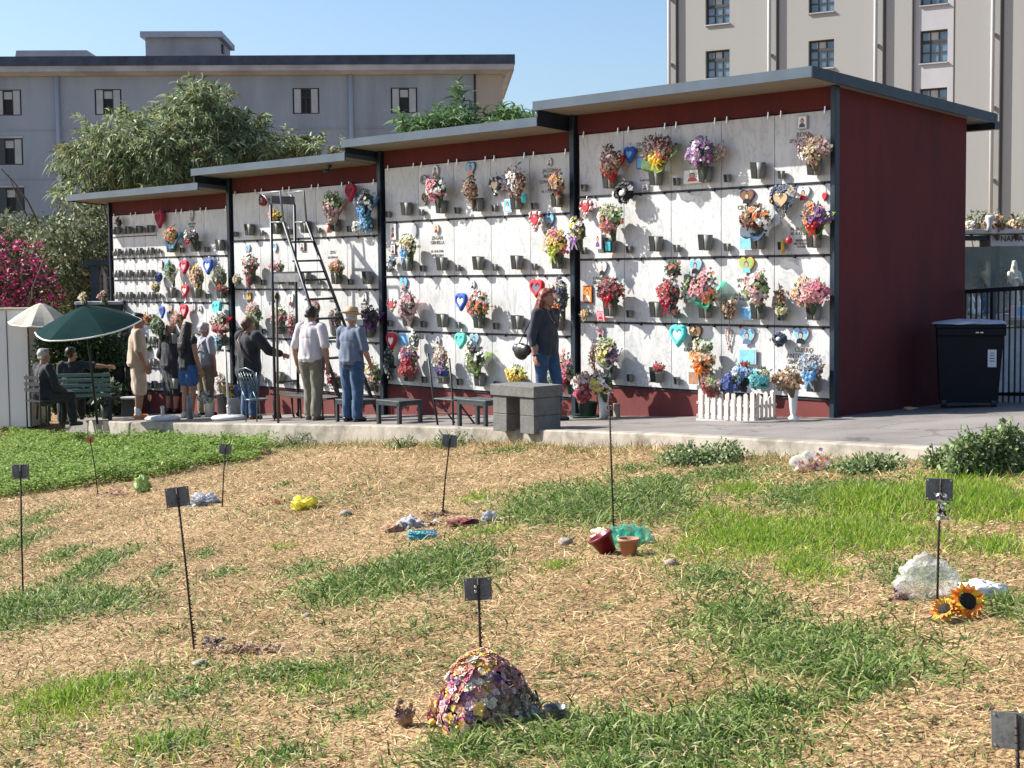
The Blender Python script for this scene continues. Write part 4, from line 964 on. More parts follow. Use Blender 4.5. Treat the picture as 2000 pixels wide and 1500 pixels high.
# --- second block
ball_wreath(830, 351, 15, 20, 'white silver', 'small white oval frame wreath above the pink bouquet', 'slate', .05)
plaque(852, 334, 14, 24, 'oval', 'white', 'darkred'); Bq(856, 368, 50, 44, 'white hotpink white pink white hotpink', 'white and hot pink bouquet, second block top row', green=.6)
heart(831, 389, 18, 24, 'brown tan', None, 'small brown wicker heart below the white oval frame', 'beads', .05)
plaque(921, 331, 20, 28, 'heart', 'sky', 'salmon', 'slate'); Bq(922, 369, 30, 46, 'brown dried tan plum', 'narrow brown dried bouquet, top row of the second block', dried=True)
heart(968, 364, 30, 38, 'navy navy white', 'cream', 'navy heart with white dots and a pink bow, top row', 'beads', .10)
Bq(1009, 354, 52, 56, 'purple pink cream dried navy palepink white', 'purple and cream dried bouquet above a turquoise vase', None, None, dried=True, dens=1.2)
plaque(1075, 317, 9, 17, 'oval', 'white', 'black'); inscribe(1075, 333, ['JACONA'], .075); inscribe(1073, 344, ['MARIA'], .075); inscribe(1070, 355, ['CONCETTA'], .06); inscribe(1068, 374, ['N. 7-3-19'], .05)
Bq(1091, 360, 34, 44, 'orange peach yellow plum hotpink dried', 'orange and plum bouquet beside the post, top row of the second block')
frame_pic(992, 402, 17, 26, 'white and blue card in the top row of the second block', 'sky', .05, 'white', 'white')
e, s = wthing('glass_vase', 'turquoise glass vase under the purple and cream dried bouquet', 'vase', 1023, 386, .16); m = MB(); m.lathe([(.001, -.07), (.03, -.07), (.045, .05), (.04, .05), (.026, -.06)], 14); m.build('vessel', pal('turq', 'plastic'), e)
for x, y, lb in ((786 + 40, 404, 'first'), (896, 405, 'second')): pass
frame_pic(768, 453, 14, 30, 'tall photo card of a red figure by the ladder-side post, second row', 'white', .04, 'white', 'red')
frame_pic(768, 487, 12, 21, 'dark red photo card under the tall photo card', 'silver', .04, 'darkred', 'darkred')
Bq(768, 512, 17, 20, 'sky navy silver', 'pale blue ribbon rose under the dark red card', no=.08, tail=False)
Bq(800, 480, 42, 42, 'white lemon cream sky navy lgreen', 'white and lemon bouquet with blue ribbons, second row of the second block', None, 'sky', green=.5)
plaque(811, 450, 10, 26, 'oval', 'grey', 'grey', 'silver', False)
plaque(854, 447, 11, 19, 'oval', 'peach', 'darkred'); inscribe(854, 465, ['ZAGARI'], .07); inscribe(854, 474, ['ORNELLA'], .07); inscribe(854, 491, ['N. 14-8-1960'], .05); inscribe(855, 499, ['M. 3-7-2014'], .05)
heart(1046, 432, 30, 42, 'white red', 'red', 'red heart with a white striped rim, second row of the second block', 'beads', .12)
plaque(1075, 433, 20, 30, 'heart', 'sky', 'dgreen', 'slate'); inscribe(1075, 455, ['COSTANZA'], .05)
Bq(1090, 475, 54, 50, 'pink lilac peach cream yellow hotpink tan', 'pink and peach bouquet with a lime bow beside the post, second row', None, 'lime', dens=1.2)
plaque(790, 556, 17, 26, 'heart', 'sky', 'salmon', 'sky')
Bq(800, 596, 36, 58, 'palepink pink plum palepink', 'dusty pink bouquet of three large bows, third row of the second block', 'palepink', None)
heart(765, 597, 24, 26, 'white red', 'red', 'candy-striped heart at the post, third row of the second block', 'beads', .12)
heart(901, 590, 27, 34, 'blue blue', 'white', 'royal blue heart with a white centre, third row', 'solid', .12)
plaque(925, 556, 9, 18, 'oval', 'white', 'black')
Bq(939, 594, 50, 48, 'salmon white red orange crimson peach', 'salmon, red and orange bouquet, third row of the second block', green=.7)
heart(1049, 564, 31, 34, 'red crimson', 'slate', 'glossy red heart above the red-haired woman', 'solid', .12)
Bq(1097, 578, 36, 62, 'navy white salmon navy orange white', 'tall navy and white bouquet with an orange bow, right of the red-haired woman', None, 'orange', dens=1.1)
heart(765, 667, 24, 34, 'red crimson', 'white', 'red heart with a white centre at the post, lowest row of the second block', 'solid', .12)
frame_pic(789, 664, 24, 26, 'sky-blue card between the red heart and the striped bow', 'sky', .05, 'white')
Bq(812, 664, 20, 34, 'white plum grey', 'black and white striped bow above the red tulle bouquet', no=.12, tail=False, green=0)
Bq(803, 694, 40, 40, 'orange pink purple hotpink red white', 'orange and purple bouquet over vivid red tulle, lowest row', None, 'red')
Bq(800, 722, 44, 26, 'red crimson', 'big puff of vivid red tulle, lowest row of the second block', no=.2, tail=False, green=0)
Bq(763, 706, 22, 60, 'black navy slate plum silver', 'dark navy bundle hanging on the post, lowest row', no=.12, tail=False, green=.1)
plaque(857, 665, 9, 17, 'oval', 'silver', 'black'); inscribe(856, 680, ['ZACCONE'], .055)
Bq(864, 697, 30, 42, 'cream tan palepink white', 'cream and beige bouquet behind the metal chair', dried=True)
Bq(868, 723, 34, 22, 'navy blue purple', 'dark blue tulle around the vase behind the metal chair', no=.2, tail=False, green=0)
heart(900, 666, 26, 30, 'mint mint', 'turq', 'mint green heart, lowest row of the second block', 'solid', .12)
plaque(928, 664, 20, 24, 'heart', 'sky', 'sky', 'silver')
Bq(931, 697, 46, 52, 'yellow plum white lemon plum lgreen', 'yellow and dark bouquet with white blooms in lime wrap, lowest row', 'lgreen', None, dens=1.1)
Bq(1012, 731, 46, 32, 'lemon yellow white lemon', 'yellow lilies above the stone block bench', no=.25, green=.7)
Bq(1108, 722, 34, 62, 'pink crimson navy blue cream salmon', 'pink and red bouquet with a blue top, right of the red-haired woman', None, 'crimson', no=.25)
Bq(1076, 738, 26, 18, 'lgreen white lgreen', 'few green sprigs behind the stone block bench', no=.12, tail=False, green=1.)
# --- third block
ball_wreath(515, 391, 18, 24, 'crimson red', 'red round wreath at the top of the rolling ladder', None, .1)
Bq(541, 420, 30, 22, 'yellow orange peach black gold', 'yellow and orange bouquet seen through the rolling ladder', green=.1)
Bq(654, 400, 42, 54, 'dried crimson lgreen brown palepink dgreen', 'tall rusty and green bouquet in pale pink wrap, top row of the third block', 'palepink', None, green=.9)
heart(685, 377, 26, 34, 'crimson crimson', 'darkred', 'dull red heart wreath in shade, top row of the third block', 'solid', .12)
Bq(716, 394, 44, 50, 'navy white cream slate black sky', 'blue and white bouquet under a blue tulle drape, top row by the post', 'sky', 'sky', dens=1.1)
Bq(721, 436, 30, 40, 'sky teal sky', 'long blue tulle drape hanging by the post, top row of the third block', no=.12, tail=False, green=0)
Bq(700, 444, 20, 22, 'white silver', 'white tulle rosette left of the blue drape', no=.10, tail=False, green=0)
e, s = wthing('grave_lantern', 'orange glass grave light, top row of the third block', 'candle', 643, 447, .1); m = MB(); m.lathe([(.001, -.06), (.04, -.06), (.045, .06), (.001, .065)], 12); m.build('glass', pal('salmon', 'plastic'), e); m = MB(); m.lathe([(.047, .06), (.047, .08), (.001, .085)], 12); m.build('lid', pal('brown', 'plastic'), e)
plaque(485, 489, 13, 22, 'heart', 'sky', 'red'); Bq(492, 516, 38, 40, 'pink white lgreen palepink crimson white', 'pink and white bouquet with dark leaves, third block second row', green=1.3)
Bq(489, 548, 10, 24, 'red crimson', 'thin red ribbon posy on a vase, second row of the third block', no=.18, tail=False, green=0)
Bq(466, 546, 18, 18, 'cream tan', 'small cream posy beside the post, second row of the third block', no=.12, tail=False)
plaque(538, 483, 11, 18, 'oval', 'sky', 'white'); Bq(545, 520, 34, 18, 'hotpink pink pink palepink', 'low pink bouquet seen through the rolling ladder, second row', green=.2)
plaque(592, 481, 12, 17, 'rect', 'silver', 'black', 'brown'); Bq(662, 521, 34, 24, 'orange white cream lgreen salmon', 'orange and white bouquet with green sprigs, second row of the third block', green=1.)
inscribe(650, 493, ['ZITA'], .065); inscribe(650, 503, ['DE STEFANO'], .045)
for x, y in ((488, 583), (540, 583)): plaque(x, y, 13, 22, 'heart', 'gold', 'black', 'brown')
plaque(570, 587, 13, 26, 'heart', 'white', 'darkred', 'silver')
Bq(499, 612, 38, 38, 'palepink salmon pink lgreen white', 'pale pink and salmon bouquet above the woman in black', green=.7)
Bq(549, 617, 42, 38, 'white pink lgreen plum palepink', 'white and pink bouquet behind the held pole, third row', green=.9)
Bq(574, 634, 18, 40, 'red hotpink crimson', 'red bouquet left of the man in white', no=.2)
Bq(617, 600, 26, 34, 'pink palepink salmon', 'pink bouquet above the man in white')
Bq(658, 622, 26, 34, 'plum lilac brown pink', 'plum and pink bouquet by the straw hat')
plaque(714, 581, 10, 22, 'oval', 'white', 'black'); Bq(728, 617, 38, 38, 'plum black navy purple black', 'black and violet bouquet by the post, right of the straw hat', 'purple', None, dens=1.2)
inscribe(650, 585, ['MARIA', 'GRAZIA'], .05); inscribe(712, 597, ['GIUSEPPE', 'N. 1-1-19'], .045)
Bq(732, 728, 38, 48, 'peach yellow crimson palepink lgreen cream', 'yellow and red bouquet beside the man in the straw hat, lowest row')
Bq(654, 742, 28, 34, 'red crimson darkred', 'red bouquet between the two standing men, lowest row', green=.1)
# --- fourth block
Bq(234, 434, 12, 18, 'crimson darkred', 'tiny dark red posy in the tiny niches, top row', no=.08, tail=False)
heart(312, 429, 24, 34, 'crimson crimson', 'darkred', 'dark red heart wreath, top row of the farthest block', 'solid', .10)
plaque(375, 422, 12, 22, 'heart', 'silver', 'brown'); inscribe(375, 440, ['ANTONIO', 'RUSSO'], .05)
Bq(338, 460, 36, 34, 'orange gold orange black yellow', 'sunflower bouquet in the top row of the farthest block', 'sky', None, green=.1)
Bq(378, 462, 34, 28, 'white silver black plum', 'black and white bouquet with a crimson bow, top row of the farthest block', None, 'crimson', green=.1)
frame_pic(314, 516, 11, 16, 'small pink framed picture, second row of the farthest block', 'palepink', .05, 'brown')
frame_pic(326, 518, 12, 22, 'pale blue card behind the green spray', 'sky', .03, 'sky')
Bq(336, 528, 26, 40, 'lgreen cream lgreen green', 'green spray in a sweeping white wrap, farthest block', 'white', None, green=1.)
heart(360, 522, 25, 26, 'crimson crimson', 'pink', 'crimson heart beside the green spray, farthest block', 'solid', .12)
Bq(388, 540, 34, 44, 'yellow pink peach palepink yellow', 'yellow and pink bouquet in the middle of the farthest block', green=.5)
heart(407, 521, 25, 30, 'blue blue', 'white', 'blue ring wreath with a white centre, farthest block', 'solid', .12)
Bq(432, 541, 38, 44, 'cream lgreen plum cream white', 'cream and green striped bouquet beside the post, farthest block', green=.9)
Bq(437, 563, 26, 14, 'crimson red', 'crimson bow under the cream and green bouquet', no=.22, tail=False, green=0)
ball_wreath(311, 541, 16, 20, 'navy blue', 'small navy ball wreath above a yellow and blue posy', None, .1)
Bq(307, 562, 18, 20, 'yellow blue sky gold', 'yellow and blue posy under the navy ball wreath', no=.14, tail=False)
heart(362, 568, 20, 22, 'red red', 'white', 'small red and white heart under the crimson one', 'solid', .12)
heart(317, 610, 15, 24, 'blue blue', 'navy', 'small blue heart over the heads of the visitors, farthest block', 'solid', .1)
plaque(334, 605, 11, 19, 'heart', 'peach', 'black'); plaque(380, 603, 10, 20, 'heart', 'silver', 'brown'); plaque(392, 603, 10, 14, 'oval', 'silver', 'black')
heart(360, 609, 21, 28, 'red pink', 'pink', 'red and pink heart over the heads of the visitors', 'solid', .12)
Bq(350, 622, 28, 26, 'orange peach salmon', 'orange bouquet just above the visitors heads', green=.2)
heart(424, 604, 25, 30, 'turq teal', 'turq', 'turquoise heart above the white bouquet in red wrap', 'solid', .14)
Bq(431, 624, 38, 28, 'white cream crimson white', 'white bouquet in bright red wrap beside the post, farthest block', 'red', None)
Bq(438, 644, 36, 16, 'red crimson', 'bright red tulle under the white bouquet, farthest block', no=.25, tail=False, green=0)
Bq(290, 622, 22, 22, 'orange peach orange', 'orange blooms right behind the man in cream', no=.2, tail=False, green=.2)
Bq(312, 636, 36, 38, 'dgreen green lgreen green', 'dark green leafy bunch behind the person on the phone', no=.2, green=1.3)
Bq(243, 640, 26, 30, 'palepink pink white brown', 'pale pink bouquet left of the man in cream', no=.2)
Bq(240, 680, 20, 40, 'crimson white silver dgreen', 'small red and white posies left of the man in cream', no=.2)
Bq(428, 668, 18, 40, 'sky white sky', 'pale blue tulle behind the potted yellow plant', no=.2, tail=False, green=0)
# ================================================================== people
def cap_prim(m, p0, p1, r0, r1, sx=1., sy=1., seg=14):
    p0, p1 = Vector(p0), Vector(p1); d = (p1 - p0); L_ = d.length
    if L_ < 1e-6: d = Vector((0, 0, 1)); L_ = 1e-6
    d.normalize(); q = d.to_track_quat('Z', 'X').to_matrix(); rings = []
    for i in range(1, 6): a = math.pi / 2 * (1 - i / 5.); rings.append((r0 * math.cos(a), -r0 * math.sin(a)))
    rings = rings + [(r0 + (r1 - r0) * k / 4, L_ * k / 4) for k in range(1, 4)]
    for i in range(0, 5): a = math.pi / 2 * i / 5.; rings.append((r1 * math.cos(a), L_ + r1 * math.sin(a)))
    vs = [p0 + q @ Vector((0, 0, -r0))]
    for (r, z) in rings:
        for k in range(seg): t = 2 * math.pi * k / seg; vs.append(p0 + q @ Vector((r * math.cos(t), r * math.sin(t), z)))
    vs.append(p0 + q @ Vector((0, 0, L_ + r1))); c = (p0 + p1) / 2
    vs = [Vector((c.x + (v.x - c.x) * sx, c.y + (v.y - c.y) * sy, v.z)) for v in vs] if (sx != 1 or sy != 1) else vs
    n = len(rings); fs = [(0, 1 + (k + 1) % seg, 1 + k) for k in range(seg)]
    for i in range(n - 1):
        a = 1 + i * seg
        for k in range(seg): fs.append((a + k, a + (k + 1) % seg, a + seg + (k + 1) % seg, a + seg + k))
    L = len(vs) - 1; a = 1 + (n - 1) * seg; fs += [(L, a + k, a + (k + 1) % seg) for k in range(seg)]
    m.add(vs, fs, 0, True)
class Blob:
    def __init__(s): s.m = MB()
    def c(s, p0, p1, r0, r1=None, sx=1., sy=1.): cap_prim(s.m, p0, p1, r0, r0 if r1 is None else r1, sx, sy); return s
    def e(s, c, r, rot=None):
        n0 = len(s.m.v); s.m.ball((0, 0, 0), r, 0, 16, 10)
        for i in range(n0, len(s.m.v)): v = Vector(s.m.v[i]); v = (rot @ v) if rot else v; s.m.v[i] = tuple(v + Vector(c))
        return s
    def build(s, name, mats, parent, vox=.009, smooth=3, fold=0., fs=9., post=None, face_mat=None):
        o = s.m.build(name, mats, None)
        bm = bmesh.new(); bm.from_mesh(o.data); bmesh.ops.recalc_face_normals(bm, faces=bm.faces); bm.to_mesh(o.data); bm.free()
        a = o.modifiers.new('r', 'REMESH'); a.mode = 'VOXEL'; a.voxel_size = vox; a.use_smooth_shade = True
        b = o.modifiers.new('s', 'SMOOTH'); b.factor = .5; b.iterations = smooth
        dg = bpy.context.evaluated_depsgraph_get(); me = bpy.data.meshes.new_from_object(o.evaluated_get(dg)); old = o.data; o.modifiers.clear(); o.data = me; bpy.data.meshes.remove(old); me.name = name
        if not len(me.materials):
            for q in (mats if isinstance(mats, (list, tuple)) else [mats]): me.materials.append(q)
        if fold or post:
            n = len(me.vertices); co = np.empty(n * 3, np.float32); me.vertices.foreach_get('co', co); co = co.reshape(-1, 3); nr = np.empty(n * 3, np.float32); me.vertices.foreach_get('normal', nr); nr = nr.reshape(-1, 3)
            if fold:
                x, y, z = co.T; f = np.sin(x * fs * 3.1 + 2 * np.sin(z * fs * 1.3) + y * fs) * .5 + np.sin(z * fs * 3.3 + x * fs * 2.2 + 1.5 * np.sin(y * fs * 2)) * .5 + .4 * np.sin(x * fs * 7.7 + z * fs * 2.1)
                co = co + nr * (f * fold)[:, None]
            if post: co = post(co)
            me.vertices.foreach_set('co', co.astype(np.float32).ravel()); me.update()
        me.polygons.foreach_set('use_smooth', np.ones(len(me.polygons), bool))
        if face_mat is not None:
            me.polygons.foreach_set('material_index', np.array([face_mat(p.center) for p in me.polygons], np.int32))
        o.parent = parent; return o
M_skin = mat('skin', (.32, .165, .11), .55, noise_s=9, noise_amt=.1); M_skin2 = mat('tanned_skin', (.27, .14, .09), .55, noise_s=9, noise_amt=.1)
M_hair_k = mat('hair_black', (.012, .010, .009), .5, noise_s=30, noise_amt=.4, bump_s=90, bump_d=.004); M_hair_r = mat('hair_red', (.16, .035, .015), .5, noise_s=30, noise_amt=.4, bump_s=90, bump_d=.004)
M_hair_g = mat('hair_grey', (.34, .33, .31), .6, noise_s=30, noise_amt=.3, bump_s=90, bump_d=.004); M_hair_b = mat('hair_brown', (.10, .05, .03), .5, noise_s=30, noise_amt=.4, bump_s=90, bump_d=.004)
M_jeans = mat('denim_blue', (.022, .065, .14), .85, noise_s=14, noise_amt=.3, sheen=.2); M_denim2 = mat('denim_shorts', (.03, .09, .24), .85, noise_s=14, noise_amt=.25)
M_eye = mat('eye_dark', (.02, .015, .012), .3); M_lip = mat('lips', (.40, .12, .10), .5); M_white = mat('eye_white', (.6, .58, .55), .4)
def hand(b, wr, d, H, side, palm_n):
    """palm, four curled fingers of different lengths and a thumb off the palm's side"""
    d = Vector(d).normalized(); n = Vector(palm_n); n = (n - d * n.dot(d)).normalized(); s = d.cross(n) * side; L = .050 * H
    pc = Vector(wr) + d * L * .55; R3 = Matrix((s, n, d)).transposed(); b.e(pc, (.024 * H, .011 * H, .030 * H), R3)
    for i, ln in enumerate((.036, .042, .040, .031)):
        o = pc + s * (.019 - .0125 * i) * H + d * .022 * H; k = o + (d * .75 + n * .35).normalized() * ln * H * .55; t = k + (d * .35 + n * .9).normalized() * ln * H * .45
        b.c(o, k, .0062 * H, .0056 * H).c(k, t, .0056 * H, .0048 * H)
    o = pc + s * .020 * H - d * .012 * H; k = o + (s * .8 + d * .6 + n * .3).normalized() * .020 * H; t = k + (d + n * .5 + s * .1).normalized() * .018 * H
    b.c(o, k, .0075 * H, .0065 * H).c(k, t, .0065 * H, .0052 * H)
def person(px, py, ytop, rz, label, skin=None, hair=('short', None), top=None, bottom=None, arms=None, legs=None, head=(0, 0), sit=None, shoes=None, extra=None, build=1., bust=0., foot=True, hscale=1., loc=None, Hm=None, stride=.0):
    P = on_pave(px, py) if loc is None else loc; H = (py - ytop) * P[1] / F_ if Hm is None else Hm; skin = skin or M_skin
    e = thing('person', label, 'person', P, rz); g = random.Random(int(px)); k = build
    hz = .515 * H; dz = 0.; dy = 0.
    if sit: dz = sit - .515 * H; hz = sit; dy = 0
    J = lambda x, y, z: Vector((x * H, y * H, z * H + dz)); U = {}
    U['sh'] = [J(-.102 * k, 0, .815), J(.102 * k, 0, .815)]; U['hip'] = [Vector((-.052 * H * k, 0, hz)), Vector((.052 * H * k, 0, hz))]
    if sit: U['kn'] = [Vector((-.07 * H, .25 * H, hz + .01)), Vector((.07 * H, .25 * H, hz + .01))]; U['an'] = [Vector((-.07 * H, .24 * H, .04 * H)), Vector((.07 * H, .27 * H, .04 * H))]
    else: U['kn'] = [Vector((-.056 * H, (.012 + stride) * H, .285 * H)), Vector((.056 * H, (.012 - stride * .3) * H, .285 * H))]; U['an'] = [Vector((-.06 * H, (stride * 1.2 - .01) * H, .045 * H)), Vector((.06 * H, (-.01 - stride) * H, .045 * H))]
    if legs:
        for kk, v in legs.items(): U[kk] = [Vector(q) * H for q in v]
    ar = arms or {}; U['el'] = []; U['wr'] = []; defE = (.135, -.025, .635); defW = (.15, .03, .49)
    for i, sd in enumerate((-1, 1)):
        a = ar.get('L' if i == 0 else 'R', (defE, defW)); U['el'].append(J(sd * a[0][0] * k, a[0][1], a[0][2])); U['wr'].append(J(sd * a[1][0] * (k if a[1][0] > .1 else 1), a[1][1], a[1][2]))
    b = Blob(); HC = J(0, .012, .925); yaw, tiltx = head; RH = Matrix.Rotation(yaw, 3, 'Z') @ Matrix.Rotation(tiltx, 3, 'X'); hp = lambda x, y, z: HC + RH @ Vector((x * H, y * H, z * H)) * hscale
    b.e(J(0, 0, .545), (.080 * H * k, .052 * H * k, .06 * H)); b.c(J(0, 0, .55), J(0, 0, .66), .072 * H * k, .070 * H * k, 1.1, .8); b.e(J(0, .002, .735), (.098 * H * k, .064 * H * k, .10 * H))
    b.c(J(-.075, 0, .80), J(.075, 0, .80), .038 * H, .038 * H); b.c(J(0, -.004, .80), HC - Vector((0, .01 * H, .03 * H)), .034 * H, .030 * H)
    b.e(HC + RH @ Vector((0, -.004 * H, .012 * H)), (.045 * H, .055 * H, .056 * H), RH); b.e(hp(0, .016, -.026), (.034 * H, .036 * H, .038 * H), RH); b.c(hp(0, .046, .008), hp(0, .060, -.014), .006 * H, .0095 * H); b.e(hp(0, .04, -.055), (.017 * H, .016 * H, .012 * H), RH)
    for sd in (-1, 1): b.e(hp(sd * .046, -.002, -.005), (.005 * H, .011 * H, .018 * H), RH); b.e(hp(sd * .018, .048, -.036), (.009 * H, .006 * H, .004 * H), RH)
    for i, sd in enumerate((-1, 1)):
        h_, kn, an = U['hip'][i], U['kn'][i], U['an'][i]; b.c(h_, kn, .056 * H * k, .036 * H); b.c(kn, kn + (an - kn) * .35, .034 * H, .036 * H * k).c(kn + (an - kn) * .35, an, .035 * H * k, .021 * H)
        sh, el, wr = U['sh'][i], U['el'][i], U['wr'][i]; b.c(sh, el, .031 * H * k, .024 * H * k); b.c(el, el + (wr - el) * .3, .024 * H, .025 * H * k).c(el + (wr - el) * .3, wr, .0245 * H * k, .0155 * H)
        dd = (wr - el).normalized(); hand(b, wr, dd, H, -sd if dd.z < .3 else sd, ar.get('pn', (-sd, .35, 0)) if not isinstance(ar.get('pn'), dict) else ar['pn'][i])
        if foot: b.c(an - Vector((0, .012 * H, .022 * H)), an + Vector((sd * .01 * H, .085 * H, -.027 * H)), .022 * H, .016 * H, 1., 1.)
    b.build('body', skin, e, .0085, 2)
    # eyes and mouth
    m = MB()
    for sd in (-1, 1): m.ball(hp(sd * .019, .047, .006), (.0075 * H, .005 * H, .0045 * H), 1, 8, 5); m.ball(hp(sd * .019, .0505, .006), (.0035 * H, .003 * H, .0038 * H), 0, 8, 5); m.tube([hp(sd * .009, .051, .018), hp(sd * .028, .046, .020)], .0018 * H, 5, 0)
    m.build('eyes', [M_eye, M_white], e); m = MB(); m.tube([hp(-.013, .050, -.035), hp(0, .055, -.034), hp(.013, .050, -.035)], .0032 * H, 6); m.build('mouth', M_lip, e)
    kind, hm = hair
    if kind:
        b = Blob(); b.e(HC + RH @ Vector((0, -.012 * H, .024 * H)) * 1.0, (.051 * H, .057 * H, .052 * H), RH)
        if kind != 'bald': b.c(hp(-.03, -.03, -.012), hp(.03, -.03, -.012), .024 * H, .024 * H); b.c(hp(0, .03, .048), hp(0, -.03, .05), .024 * H, .026 * H)
        if kind in ('long', 'verylong'):
            lo = .66 if kind == 'verylong' else .72
            b.c(hp(0, -.03, .0), J(0, -.078 * 1.0, lo + .08), .046 * H, .055 * H, 1.1, .7).c(J(0, -.07, lo + .1), J(0, -.085, lo), .05 * H, .028 * H, 1.2, .6)
            for sd in (-1, 1): b.c(hp(sd * .042, -.012, .02), J(sd * .062, -.02, .80), .018 * H, .022 * H); b.c(J(sd * .062, -.02, .80), J(sd * .07, .03, .73), .020 * H, .012 * H)
        if kind == 'bob':
            for sd in (-1, 1): b.c(hp(sd * .043, -.015, .02), hp(sd * .046, -.01, -.05), .021 * H, .020 * H)
            b.c(hp(0, -.04, .0), hp(0, -.045, -.06), .045 * H, .03 * H)
        if kind == 'bun': b.e(hp(0, -.07, .0), (.026 * H, .024 * H, .028 * H)); b.c(hp(0, -.05, -.01), hp(.01, -.06, -.05), .03 * H, .02 * H)
        b.build('hair', hm or M_hair_k, e, .008, 2, .0022, 40.)
    def garment(name, fn, m_, fold=.004, vox=.011, post=None, fm=None, fs=8.): b = Blob(); fn(b); return b.build(name, m_, e, vox, 3, fold, fs, post, fm)
    if top:
        kt, mt, sl = top[:3]; lo = top[3] if len(top) > 3 else .50; lz = top[4] if len(top) > 4 else .014
        def f(b):
            b.e(J(0, .002, .735), ((.098 * k + lz) * H, (.066 * k + lz * .8) * H, .105 * H)); b.c(J(0, -.004, lo + .035), J(0, 0, .68), (.088 * k + lz * 1.1) * H, (.078 * k + lz) * H, 1.12, .90); b.e(J(0, -.012, lo + .03), ((.096 * k + lz) * H, (.078 * k + lz) * H, .04 * H))
            b.c(J(-.08, 0, .803), J(.08, 0, .803), .043 * H, .043 * H); b.c(J(0, -.006, .80), J(0, -.008, .828), .043 * H, .036 * H)
            if bust: b.e(J(-.04, .05, .72), (.04 * H, .035 * H, .04 * H)); b.e(J(.04, .05, .72), (.04 * H, .035 * H, .04 * H))
            for i in (0, 1):
                sh, el, wr = U['sh'][i], U['el'][i], U['wr'][i]
                if sl > 0: q = min(1, sl * 2); b.c(sh, sh + (el - sh) * q, (.034 * k + lz * .6) * H, (.030 * k + lz * (.7 if sl < .6 else .5)) * H)
                if sl > .5: q = (sl - .5) * 2; b.c(el, el + (wr - el) * q, (.029 * k + lz * .5) * H, (.022 * k + lz * .5) * H)
        cutz = lo * H + dz
        def hem(co): co[:, 2] = np.maximum(co[:, 2], cutz + .004 * np.sin(co[:, 0] * 50)); return co
        garment(kt, f, mt, .007, .011, hem if not sit and sl < .8 else None)
    if bottom:
        kb, mb_ = bottom[:2]
        def f(b):
            if kb in ('trousers', 'shorts'):
                lz = bottom[2] if len(bottom) > 2 else .010; b.e(J(0, 0, .55), ((.094 * k + lz) * H, (.070 * k + lz) * H, .075 * H)); b.e(J(0, -.012, .515), ((.085 * k + lz) * H, (.058 * k + lz) * H, .05 * H)); fr = 1.
                for i in (0, 1):
                    h_, kn, an = U['hip'][i], U['kn'][i], U['an'][i]
                    if kb == 'trousers': b.c(h_, kn, (.058 * k + lz) * H, (.040 + lz) * H); b.c(kn, kn + (an - kn) * .92, (.040 + lz) * H, (.030 + lz * 1.2) * H)
                    else: q = bottom[3] if len(bottom) > 3 else .6; b.c(h_, h_ + (kn - h_) * q, (.058 * k + lz) * H, (.054 * k + lz) * H)
            else:      # skirt / dress / wide shorts falling to q
                q = bottom[2]; wd_ = bottom[3]; b.e(J(0, 0, .56), (.096 * k * H, .074 * k * H, .05 * H)); b.c(J(0, 0, .55), Vector((0, .01 * H, q * H + .05 * H)), .080 * k * H, wd_ * H, 1.12, .86)
                for i in (0, 1): b.c(U['hip'][i], Vector((U['kn'][i].x * 1.1, .01 * H, q * H + .03 * H)), .06 * k * H, wd_ * .72 * H)
        def cut(co):
            if kb in ('skirt', 'dress', 'wide_shorts'): zc = bottom[2] * H; co[:, 2] = np.maximum(co[:, 2], zc + .006 * np.sin(co[:, 0] * 60))
            return co
        garment(kb, f, mb_, .006 if kb in ('skirt', 'dress', 'wide_shorts') else .0045, .011, cut if kb in ('skirt', 'dress', 'wide_shorts') else None, None, 11.)
    if shoes:
        for i, sd in enumerate((-1, 1)):
            an = U['an'][i]; b = Blob(); b.c(an - Vector((0, .014 * H, .020 * H)), an + Vector((sd * .01 * H, .088 * H, -.026 * H)), .027 * H, .021 * H); b.c(an - Vector((0, .01 * H, .03 * H)), an + Vector((0, 0, .004 * H)), .024 * H, .026 * H)
            zmin = an.z - .044 * H
            def flat(co, zmin=zmin): co[:, 2] = np.maximum(co[:, 2], zmin); return co
            b.build('shoe', list(shoes), e, .009, 2, 0, 1, flat, (lambda c, z=zmin: 1 if c.z < z + .014 * H or c.y > an.y + .085 * H else 0) if len(shoes) > 1 else None)
    if extra: extra(e, H, U, J, hp)
    return e, H
IN = WANG                                     # facing the wall
M_creamc = mat('cream_cloth', (.42, .33, .25), .9, noise_s=12, noise_amt=.1, sheen=.2); M_blackc = mat('black_cloth', (.014, .016, .022), .85, noise_s=12, noise_amt=.3, sheen=.1); M_whitec = mat('white_polo_cloth', (.52, .49, .51), .85, noise_s=10, noise_amt=.06)
M_khaki = mat('khaki_cloth', (.20, .17, .12), .9, noise_s=10, noise_amt=.15); M_olivec = mat('olive_trouser', (.16, .15, .115), .9, noise_s=10, noise_amt=.15); M_bluesh = mat('blue_grey_shirt', (.115, .145, .21), .8, noise_s=10, noise_amt=.1)
M_greysh = mat('light_grey_shirt', (.33, .34, .38), .85, noise_s=10, noise_amt=.08); M_navyb = mat('navy_blouse', (.022, .028, .042), .8, noise_s=10, noise_amt=.25, sheen=.1); M_straw_h = mat('woven_straw', (.45, .32, .17), .8, noise_s=60, noise_amt=.25, bump_s=90, bump_d=.004)
M_leather = mat('black_leather', (.015, .015, .018), .35); M_brownl = mat('brown_leather', (.14, .06, .03), .45)
